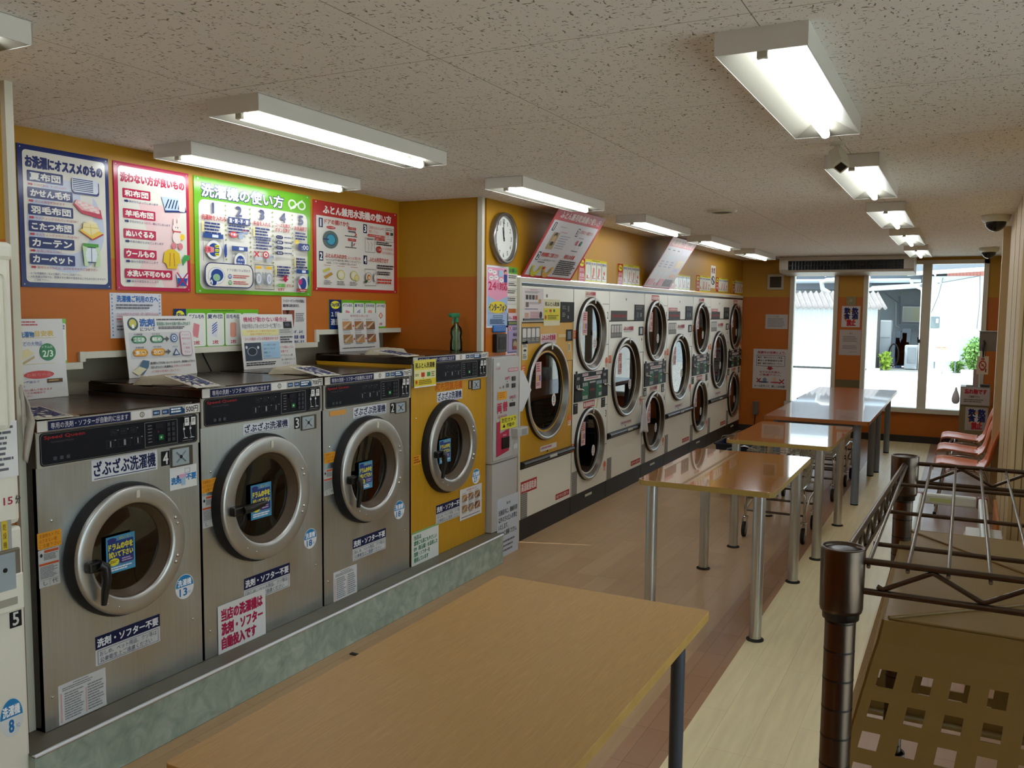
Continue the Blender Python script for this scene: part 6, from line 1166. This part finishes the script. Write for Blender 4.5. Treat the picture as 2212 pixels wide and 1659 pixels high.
s.build('health_office_poster', None, 'white poster with black framed list on the orange far wall', 'poster')
r = thing('wall_socket', 'grey wall socket box with hanging cord low on the far wall', 'socket', tuple(at(1631, 896, 'y', YF)))
p = at(1626, 867, 'y', YF-.05); q = at(1637, 896, 'y', YF-.05); MB().box(p.x, YF-.05, q.z, q.x, YF, p.z, mat('grey_socket', '#6a6256', .5), .006).build('socket_box', r)
MB().tube([((p.x+q.x)/2, YF-.03, q.z), ((p.x+q.x)/2-.01, YF-.03, q.z-.15), ((p.x+q.x)/2-.015, YF-.02, .1)], .006, RUBBER, 6).build('cord', r)
s = ony(YS, (1829, 641), (1849, 660), th=.02, back='#8f8560'); s.rect(.35, .3, .6, .6, '#a59b74'); s.build('thermostat', None, 'small khaki control box on the pillar between the windows', 'control box')
def nofood(s):
    s.ell(.47, .5, .36, .3, '#cf8f54').ell(.47, .5, .26, .22, '#cfc8c6').text('飲', .14, .08, .45, .34, '#232a5c', .05).text('食', .14, .35, .45, .62, '#232a5c', .05).text('飲', .56, .08, .88, .34, '#232a5c', .05).text('酒', .56, .35, .88, .62, '#232a5c', .05).text('禁止', .3, .64, .76, .94, '#b02a34', .05)
s = ony(YS, (1819, 661), (1857, 707), th=.001, back='#c9c2c2'); nofood(s); s.build('no_food_sign', None, 'no eating or drinking sign on the pillar between the windows', 'sign', 'no eating signs')
s = ony(YS, (1814, 712), (1858, 768), th=.001, back='#b5aaa4'); s.text('警告', .46, .12, .62, .17, '#5a5450').lines(.16, .26, .9, .5, 4, '#7a7470', .4).lines(.16, .62, .86, .78, 3, '#7a7470', .4).lines(.5, .86, .88, .9, 1, '#8a8480').build('warning_paper', None, 'plain pale notice below the sign on the window pillar', 'notice')
s = ony(YS, (1805, 819), (1856, 838), th=.003, back='#6e5f45'); s.build('grey_plate', None, 'dull plate at the foot of the window pillar', 'plate')
# lost property stand by the far window
ylf = 11.95; p = at(2075, 835, 'y', ylf); q = at(2137, 900, 'y', ylf)
xa, xb_, zt_ = p.x, q.x, p.z
r = thing('lost_property_stand', 'lost property stand with a white sign beside the right window', 'stand', ((xa+xb_)/2, 12.1, 0)); TAN = mat('tan_board', '#7d6a42', .6)
zb_ = at(2100, 876, 'y', ylf).z
MB().box(xa+.0, ylf+.01, 0, xb_-.02, ylf+.32, zb_+.01, TAN).build('cabinet', r); MB().box(xa, ylf, zb_, xb_, ylf+.34, zt_, mat('pale_box', '#a9a39a', .5), .004).build('top_box', r)
s = Sheet((xa+.004, ylf-.001, zt_-.003), (1, 0, 0), (0, 0, 1), xb_-xa-.008, zt_-zb_-.006, th=.002, back='#b0a39c'); s.frame(0, 0, 1, 1, .012, '#6a6058').text('忘れ物です', .14, .1, .88, .36, '#a82a38', .05).text('ご確認下さい', .28, .46, .66, .58, '#4a4444', .02).lines(.12, .66, .9, .88, 2, '#6a6260', .5); s.build('lost_property_sign', r)
p = at(2086, 879, 'y', ylf); q = at(2132, 932, 'y', ylf); s = Sheet((p.x, ylf+.008, p.z), (1, 0, 0), (0, 0, 1), q.x-p.x, p.z-q.z, th=.001, back='#aaa19a'); nofood(s); s.build('no_food_sign', None, 'no eating or drinking sign on the front of the lost property stand', 'sign', 'no eating signs')
def small(u0, v0, u1, v1, y, d, m, name, label, cat, fn=None):
    p = at(u0, v0, 'y', y); q = at(u1, v1, 'y', y); z0 = q.z
    if fn: s = Sheet((p.x, y, p.z), (1, 0, 0), (0, 0, 1), q.x-p.x, p.z-q.z, th=.003, back=m); fn(s); return s.build(name, None, label, cat)
    return MB().box(p.x, y, z0, q.x, y+d, p.z, m, .003).build(name, None, label, cat)
ztop = zt_
def onstand(u0, u1, v0, y, d, m, name, label, cat):
    p = at(u0, v0, 'y', y); q = at(u1, v0, 'y', y); MB().box(p.x, y, ztop+.001, q.x, y+d, p.z, m, .003).build(name, None, label, cat)
onstand(2103, 2115, 797, 12.02, .05, mat('pinkish_box', '#9f8680', .5), 'paper_box', 'upright pinkish box on the lost property stand', 'box')
onstand(2117, 2125, 808, 12.04, .04, mat('white_box', '#b5b0a8', .5), 'tissue_box', 'upright white box on the lost property stand', 'box')
onstand(2118, 2138, 831, 11.97, .14, mat('black_tray', '#3a3632', .5), 'small_tray', 'flat dark tray on the right of the lost property stand', 'tray')
onstand(2087, 2103, 832, 11.98, .1, mat('grey_papers', '#8a8a8c', .6), 'paper_stack', 'small stack of papers on the left of the lost property stand', 'papers')
# grey panel with hanging sign on the right
p = at(2117, 716, 'y', 11.2); q = at(2149, 759, 'y', 11.2)
r = thing('suggestion_box', 'dark grey box fixed high at the right end near the window', 'box', ((p.x+.40)/2, 11.25, q.z)); MB().box(p.x, 11.2, q.z, .40, 11.42, p.z, mat('dark_grey_box', '#6e6458', .5), .004).build('box_body', r); MB().box(p.x-.01, 11.19, p.z, .40, 11.43, p.z+.006, mat('box_lid', '#a9a6a0', .4)).build('lid', r)
def nosm(s): s.ell(.5, .5, .33, .27, '#a03a30').ell(.5, .5, .23, .19, '#c9b59a').line([(.32, .36), (.68, .62)], .08, '#a03a30').rect(.35, .12, .65, .2, '#a03a30').rect(.35, .74, .65, .8, '#a03a30').rect(.74, .68, .84, .88, '#5a2a24').rect(.4, .45, .6, .55, '#8a4034')
p = at(2111, 769, 'y', 11.18); q = at(2134, 809, 'y', 11.18)
s = Sheet((p.x, 11.18, p.z), (1, 0, 0), (0, 0, 1), q.x-p.x, p.z-q.z, th=.003, back='#c9b8a4'); nosm(s); s.build('hanging_sign', None, 'small beige sign with a red circle hanging by the window', 'sign')
pc = (p+q)/2; MB().tube([(pc.x, 11.17, p.z-.01), (pc.x, 11.165, p.z+.05), (pc.x-.005, 11.17, p.z+.09), (pc.x+.005, 11.175, p.z+.14), (pc.x, 11.19, p.z+.18)], [.008, .011, .016, .014, .009], BLACK, 10).build('black_clip', None, 'black clip holding the beige sign under the grey box', 'clip')
MB().lathe((xa-.047, ylf+.1, zb_+.06), 'z', [(.0001, .15), (.010, .145), (.016, .11), (.034, .06), (.045, .01), (.043, -.03), (.025, -.055), (.0001, -.06)], mat('white_bag', '#d0ced4', .5), 14).build('plastic_bag', None, 'white plastic bag hanging at the left of the lost property stand', 'bag')

# ------------------------------------------------------------------ outside
struct('ground', MB().box(-30, YF+.2, -.08, 30, 70, -.001, mat('pale_concrete_ground', '#d3cfc6', .9, vary=.05, vscale=.6)))
def ob(y, a, b_, d, m, bev=0, mb=None):
    p = at(*a, 'y', y); q = at(*b_, 'y', y); return (mb or MB()).box(min(p.x, q.x), y, min(p.z, q.z), max(p.x, q.x), y+d, max(p.z, q.z), m, bev)
yg = 28.0
GALV = mat('galvanised_sheet', '#c3cdd2', .5, .2); ASB = mat('corrugated_slate', '#8d8785', .8, vary=.2, vscale=5)
pl = at(1895, 700, 'y', yg).x; er = 0
r = thing('corrugated_shed', 'shed of corrugated metal sheets with a wavy slate roof, outside the left window', 'shed', (-4.5, yg+.8, 0))
mb = MB(); x0 = -8.0; n = int((pl-x0)/.0375)
mb.grid(lambda u, v: (x0+(pl-x0)*u, yg+.02*math.sin(2*PI*(pl-x0)*u/.15), .06+1.92*v), n*2, 1, GALV).box(x0, yg+.04, 0, pl-.02, yg+1.4, 1.9, mat('shed_inside', '#5a5a58', .8)); mb.build('sheet_wall', r)
mb = MB(); xr_ = at(1917, 663, 'y', yg-.2).x
mb.grid(lambda u, v: (x0+(xr_-x0)*u-.35*v, yg-.25+.9*v, 1.86+.5*v+.04*math.sin(2*PI*(xr_-x0)*u/.165)), int((xr_-x0)/.0206), 4, ASB); o = mb.build('slate_roof', r); m_ = o.modifiers.new('s', 'SOLIDIFY'); m_.thickness = .012
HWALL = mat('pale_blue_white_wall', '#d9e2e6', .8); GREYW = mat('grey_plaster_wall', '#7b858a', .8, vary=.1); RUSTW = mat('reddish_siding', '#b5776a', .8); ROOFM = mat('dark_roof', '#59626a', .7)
yh = 30.0
r = thing('neighbour_house', 'house across the lane with a bright white wall and a shaded porch', 'house', (-.6, yh+2, 0))
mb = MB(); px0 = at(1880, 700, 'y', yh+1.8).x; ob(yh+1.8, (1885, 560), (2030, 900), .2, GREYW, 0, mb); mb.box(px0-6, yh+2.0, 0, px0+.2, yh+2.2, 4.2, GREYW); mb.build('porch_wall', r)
mb = MB(); p = at(1993, 597, 'y', yh-1.2); q = at(2150, 582, 'y', yh-1.2); mb.box(p.x, yh-1.2, 0, 3.0, yh+5, p.z, HWALL); mb.build('white_wall', r)
mb = MB(); prism2 = [(p.x-.4, yh-1.5, p.z+.02), (3.2, yh-1.5, q.z+.1), (3.2, yh+2, q.z+.8), (p.x-.4, yh+2, p.z+.7)]
mb.add(prism2+[Vector(v)+Vector((0, 0, .08)) for v in prism2], [(0, 1, 2, 3), (7, 6, 5, 4), (0, 4, 5, 1), (1, 5, 6, 2), (2, 6, 7, 3), (3, 7, 4, 0)], ROOFM); mb.tube([(p.x-.4, yh-1.55, p.z+.06), (3.2, yh-1.55, q.z+.16)], .06, WHITEP, 10); mb.build('eaves', r)
mb = MB(); ob(yh+.9, (1880, 604), (1990, 610), .1, HWALL, 0, mb); a = at(1700, 622, 'y', yh-.2); b2 = at(1988, 628, 'y', yh-.2); mb.box(a.x, yh+1.0, a.z-.02, b2.x, yh+1.8, a.z+.9, ROOFM)
mb.tube([at(1700, 608, 'y', yh+.8), at(1966, 606, 'y', yh+.8)], .07, mat('blue_white_gutter', '#b9c9d6', .5), 10); mb.build('porch_roof', r)
a = at(1875, 629, 'y', yh-.4); b2 = at(1990, 622, 'y', yh-.4); MB().add([a, b2, b2+Vector((0, 2.2, .25)), a+Vector((0, 2.2, .25)), a+Vector((0, 0, .05)), b2+Vector((0, 0, .05)), b2+Vector((0, 2.2, .3)), a+Vector((0, 2.2, .3))], [(0, 1, 2, 3), (7, 6, 5, 4), (0, 4, 5, 1), (1, 5, 6, 2), (2, 6, 7, 3), (3, 7, 4, 0)], mat('awning_sheet', '#c9cdd0', .6)).build('awning', r)
mb = MB(); ob(yh+1.7, (1950, 662), (1988, 696), .08, mat('window_alu', '#a9adb0', .4, .5), 0, mb); w1 = mb.build('house_window', r)
mb = MB(); ob(yh+1.69, (1952, 664), (1969, 694), .02, mat('dim_glass', '#9aa69a', .15), 0, mb); ob(yh+1.69, (1971, 664), (1986, 694), .02, mat('dim_glass_2', '#a3a88e', .15), 0, mb); mb.build('pane', w1)
mb = MB(); mb.tube([at(1968, 604, 'y', yh-1.3), at(1971, 615, 'y', yh-1.3), at(1991, 624, 'y', yh-1.3), at(1993, 632, 'y', yh-1.3), Vector((at(1991, 700, 'y', yh-1.3).x, yh-1.3, .05))], .05, WHITEP, 12); mb.build('downpipe', r)
mb = MB(); mb.tube([at(1937, 650, 'y', yh+1.6), at(1936, 702, 'y', yh+1.6), at(1948, 710, 'y', yh+1.6)], .035, GREYW, 8).tube([at(1943, 640, 'y', yh+1.6), at(1943, 700, 'y', yh+1.6)], .03, ROOFM, 8).tube([at(1912, 634, 'y', yh+1.4), at(1940, 655, 'y', yh+1.5)], .02, ROOFM, 6); ob(yh+1.5, (1944, 702), (1982, 711), .1, mat('duct', '#5c666c', .6), 0, mb); mb.build('porch_pipes', r)
mb = MB(); ob(yh-1.27, (2011, 684), (2029, 709), .08, mat('meter_grey', '#7d898c', .5), .02, mb); ob(yh-1.29, (2022, 688), (2027, 698), .02, WHITEP, 0, mb); mb.build('electric_meter', r)
mb = MB()
for a_, b_ in (((2037, 600), (2012, 675)), ((2117, 596), (2110, 710))): mb.tube([at(*a_, 'y', yh-1.23), at((a_[0]+b_[0])/2+3, (a_[1]+b_[1])/2, 'y', yh-1.24), at(*b_, 'y', yh-1.23)], .008, ROOFM, 5)
mb.tube([at(2025, 612, 'y', yh-1.23), at(2060, 606, 'y', yh-1.24), at(2116, 596, 'y', yh-1.23)], .008, ROOFM, 5); mb.build('wall_cables', r)
# upper building behind
r = thing('rear_building', 'reddish building rising behind the house across the lane', 'house', (.8, 36, 0)); mb = MB(); ob(36, (2034, 480), (2125, 700), .4, RUSTW, 0, mb); ob(36.2, (1700, 500), (2034, 690), .3, HWALL, 0, mb); ob(36.2, (2125, 480), (2200, 700), .3, HWALL, 0, mb); bw = mb.build('wall', r)
mb = MB()
for k in range(12): mb.add(*[[at(2036+7.4*k, 480, 'y', 35.98), at(2037+7.4*k, 480, 'y', 35.98), at(2037+7.4*k, 600, 'y', 35.98), at(2036+7.4*k, 600, 'y', 35.98)], [(0, 1, 2, 3)]], ink('#8f5a50'))
mb.build('siding_joints', r); mb = MB(); ob(36.05, (1985, 568), (1998, 592), .1, ROOFM, 0, mb); mb.build('window', r)
r = thing('balcony_rail', 'blue grey railing above the shed, at the top of the left window', 'railing', (-4, 33, 0)); mb = MB()
for v in (598, 604, 612): mb.tube([at(1690, v+9, 'y', 33), at(1900, v-3, 'y', 33)], .03, mat('rail_blue', '#76859a', .5), 6)
for u in range(1700, 1900, 14): mb.tube([at(u, 590, 'y', 33), at(u, 622, 'y', 33)], .02, MATS['rail_blue'], 6)
mb.box(-9, 33.2, 0, at(1900, 622, 'y', 33.2).x, 33.4, at(1800, 618, 'y', 33.2).z, ROOFM); mb.build('rail', r)
mb = MB(); mb.tube([at(1792, 634, 'y', 30.2), at(1777, 624, 'y', 30.2), at(1775, 610, 'y', 30.2), at(1785, 606, 'y', 30.2), at(1880, 602, 'y', 30.2)], .08, WHITEP, 12); mb.build('gutter_pipe', None, 'fat white gutter pipe above the shed roof', 'pipe')
# yard things
r = thing('refrigerator', 'old grey fridge standing in the shade outside the window', 'fridge', tuple(at(1911, 800, 'y', 29.6)[:2])+(0,))
zf = at(1910, 692, 'y', 29.6).z; xf0, xf1 = at(1891, 700, 'y', 29.6).x, at(1926, 700, 'y', 29.6).x; FRG = mat('grey_enamel', '#a9b0b5', .5)
MB().box(xf0, 29.6, .02, xf1, 30.2, zf, FRG, .02).build('fridge_body', r); MB().box(xf0+.01, 29.58, .05, xf1-.01, 29.6, zf*.62, FRG, .01).box(xf0+.01, 29.58, zf*.64, xf1-.01, 29.6, zf-.02, FRG, .01).build('door', r)
r = thing('old_washer', 'white front panel washer standing outside under the porch window', 'washing machine', tuple(at(1966, 800, 'y', 29.2)[:2])+(0,)); mb = MB(); xa_, xb2 = at(1952, 800, 'y', 29.2).x, at(1980, 800, 'y', 29.2).x; zz = at(1960, 746, 'y', 29.2).z
mb.box(xa_, 29.2, .02, xb2, 29.75, zz, mat('dull_white', '#b9bfc4', .5), .02); mb.build('washer_body', r); MB().box(xa_+.08, 29.18, .2, xb2-.04, 29.2, zz-.06, mat('front_grey', '#8f979c', .4), .005).build('front_panel', r)
mb = MB(); xa_, xb2 = at(1892, 790, 'y', 28.9).x, at(1910, 790, 'y', 28.9).x; mb.box(xa_+.15, 29.0, 0, xb2+.05, 29.35, at(1900, 763, 'y', 28.9).z, mat('blue_grey_bin', '#8ea2b0', .6), .02); mb.build('storage_bin', None, 'low blue grey bin beside the shed wall', 'bin')
mb = MB(); mb.tube([(at(1930, 770, 'y', 29.5).x+.28*math.cos(a)*.5, 29.5, .42+.35*math.sin(a)) for a in [k*PI/8 for k in range(16)]], .025, RUBBER, 8, True); mb.build('hose_coil', None, 'black hose coil in the shade beside the fridge', 'hose')
mb = MB()
for k in range(14):
    p = at(1938+random.uniform(-6, 10), 740, 'y', 29.9); mb.box(p.x, 29.9, random.uniform(.0, .3), p.x+random.uniform(.1, .3), 30.2, random.uniform(.4, 1.3), random.choice((ROOFM, GREYW, mat('faded_blue', '#4a6a8c', .6))), .01)
mb.build('clutter_pile', None, 'heap of odds and ends stored in the shaded porch', 'clutter', kind='stuff')
LEAF = mat('bright_leaf', '#6f9a4c', .6, vary=.3, vscale=8); LEAF2 = mat('yellow_green_leaf', '#a5c24c', .6)
def bush(cx_, cy_, cz_, rx, ry, rz, n, m, s0, name, label):
    mb = MB()
    for _ in range(n):
        a = random.uniform(0, 2*PI); t = random.random()**.4; zz = random.uniform(-1, 1); q = math.sqrt(max(0, 1-zz*zz))*t; c = Vector((cx_+rx*q*math.cos(a), cy_+ry*q*math.sin(a), max(.02, cz_+rz*zz*t)))
        d1 = Vector((random.uniform(-1, 1), random.uniform(-1, 1), random.uniform(-.6, 1))).normalized()*s0; d2 = d1.orthogonal().normalized()*s0*.35
        mb.add([c, c+d1*.5+d2, c+d1, c+d1*.5-d2], [(0, 1, 2, 3)], m)
    for k in range(6): a = k*1.05; mb.tube([(cx_+.05*math.cos(a), cy_, 0), (cx_+rx*.6*math.cos(a), cy_+ry*.6*math.sin(a), cz_+rz*.4)], .012, mat('twig', '#5a4a34', .8), 5)
    mb.build(name, None, label, 'plant')
b0 = at(2102, 760, 'y', 28.4); bush(b0.x+.16, 28.35, .55, .40, .3, .5, 900, LEAF, .12, 'garden_bush', 'leafy green bush against the white wall outside')
b0 = at(2066, 790, 'y', 28.65); bush(b0.x, 28.62, .2, .16, .1, .2, 220, LEAF, .10, 'low_shrub', 'low green shrub between the white board and the bush outside')
b0 = at(1914, 780, 'y', 28.6); bush(b0.x, 28.6, .25, .12, .12, .28, 160, LEAF2, .16, 'fern_plant', 'small bright yellow green plant beside the shed')
r = thing('white_board', 'white rounded board with faded orange lettering leaning outside by the wall', 'sign board', tuple(at(2042, 790, 'y', 28.3)[:2])+(0,))
p = at(2012, 746, 'y', 28.3); q = at(2072, 782, 'y', 28.3); Mx = Matrix.Translation(((p.x+q.x)/2, 28.3, (p.z+q.z)/2)) @ Matrix.Rotation(-.06, 4, 'Y') @ Matrix.Rotation(-.2, 4, 'X'); hx, hz = (q.x-p.x)/2, (p.z-q.z)/2
MB().box(-hx, -.05, -hz, hx, .05, hz, mat('white_vinyl', '#dfe8ec', .5), .04, Mx).build('board', r)
s = Sheet(Mx @ Vector((-hx*.7, -.054, hz*.85)), Mx.to_3x3() @ Vector((1, 0, 0)), Mx.to_3x3() @ Vector((0, 0, 1)), hx*1.2, hz*.5, th=0); s.lines(.1, .1, .9, .4, 1, '#e0835c', .9); s.lines(.3, .5, .8, .85, 1, '#e6a080', .9); s.build('lettering', r)
MB().tube([(p.x+.1, 28.32, 0), (p.x+.1, 28.3, q.z+.1)], .02, GREYTUBE, 6).tube([(q.x-.1, 28.32, 0), (q.x-.1, 28.3, q.z+.1)], .02, GREYTUBE, 6).build('stand', r)
for k, (u0, u1) in enumerate(((2004, 2035), (2036, 2050), (2075, 2106))):
    p = at(u0, 800, 'y', 27.9); q = at(u1, 800, 'y', 27.9); MB().box(p.x, 27.9, 0, q.x, 28.1, .13, mat('kerb_concrete', '#b9b9b0', .9), .01).build('kerb_block', None, ('long concrete kerb block by the window bars', 'short concrete kerb block in the middle', 'concrete kerb block under the bush')[k], 'kerb', 'kerb blocks outside')
p = at(1875, 795, 'y', 28); q = at(1903, 795, 'y', 28); MB().box(p.x, 27.5, 0, q.x, 27.7, .1, MATS['kerb_concrete'], .01).build('kerb_block', None, 'concrete kerb block at the foot of the shed wall', 'kerb', 'kerb blocks outside')
# street side seen only by reflection
struct('wall_street', MB().box(13, -12, 0, 13.3, 16, 3.2, HWALL))
struct('ground_2', MB().box(1.8, -12, -.08, 30, YF+.2, -.002, MATS['pale_concrete_ground']))
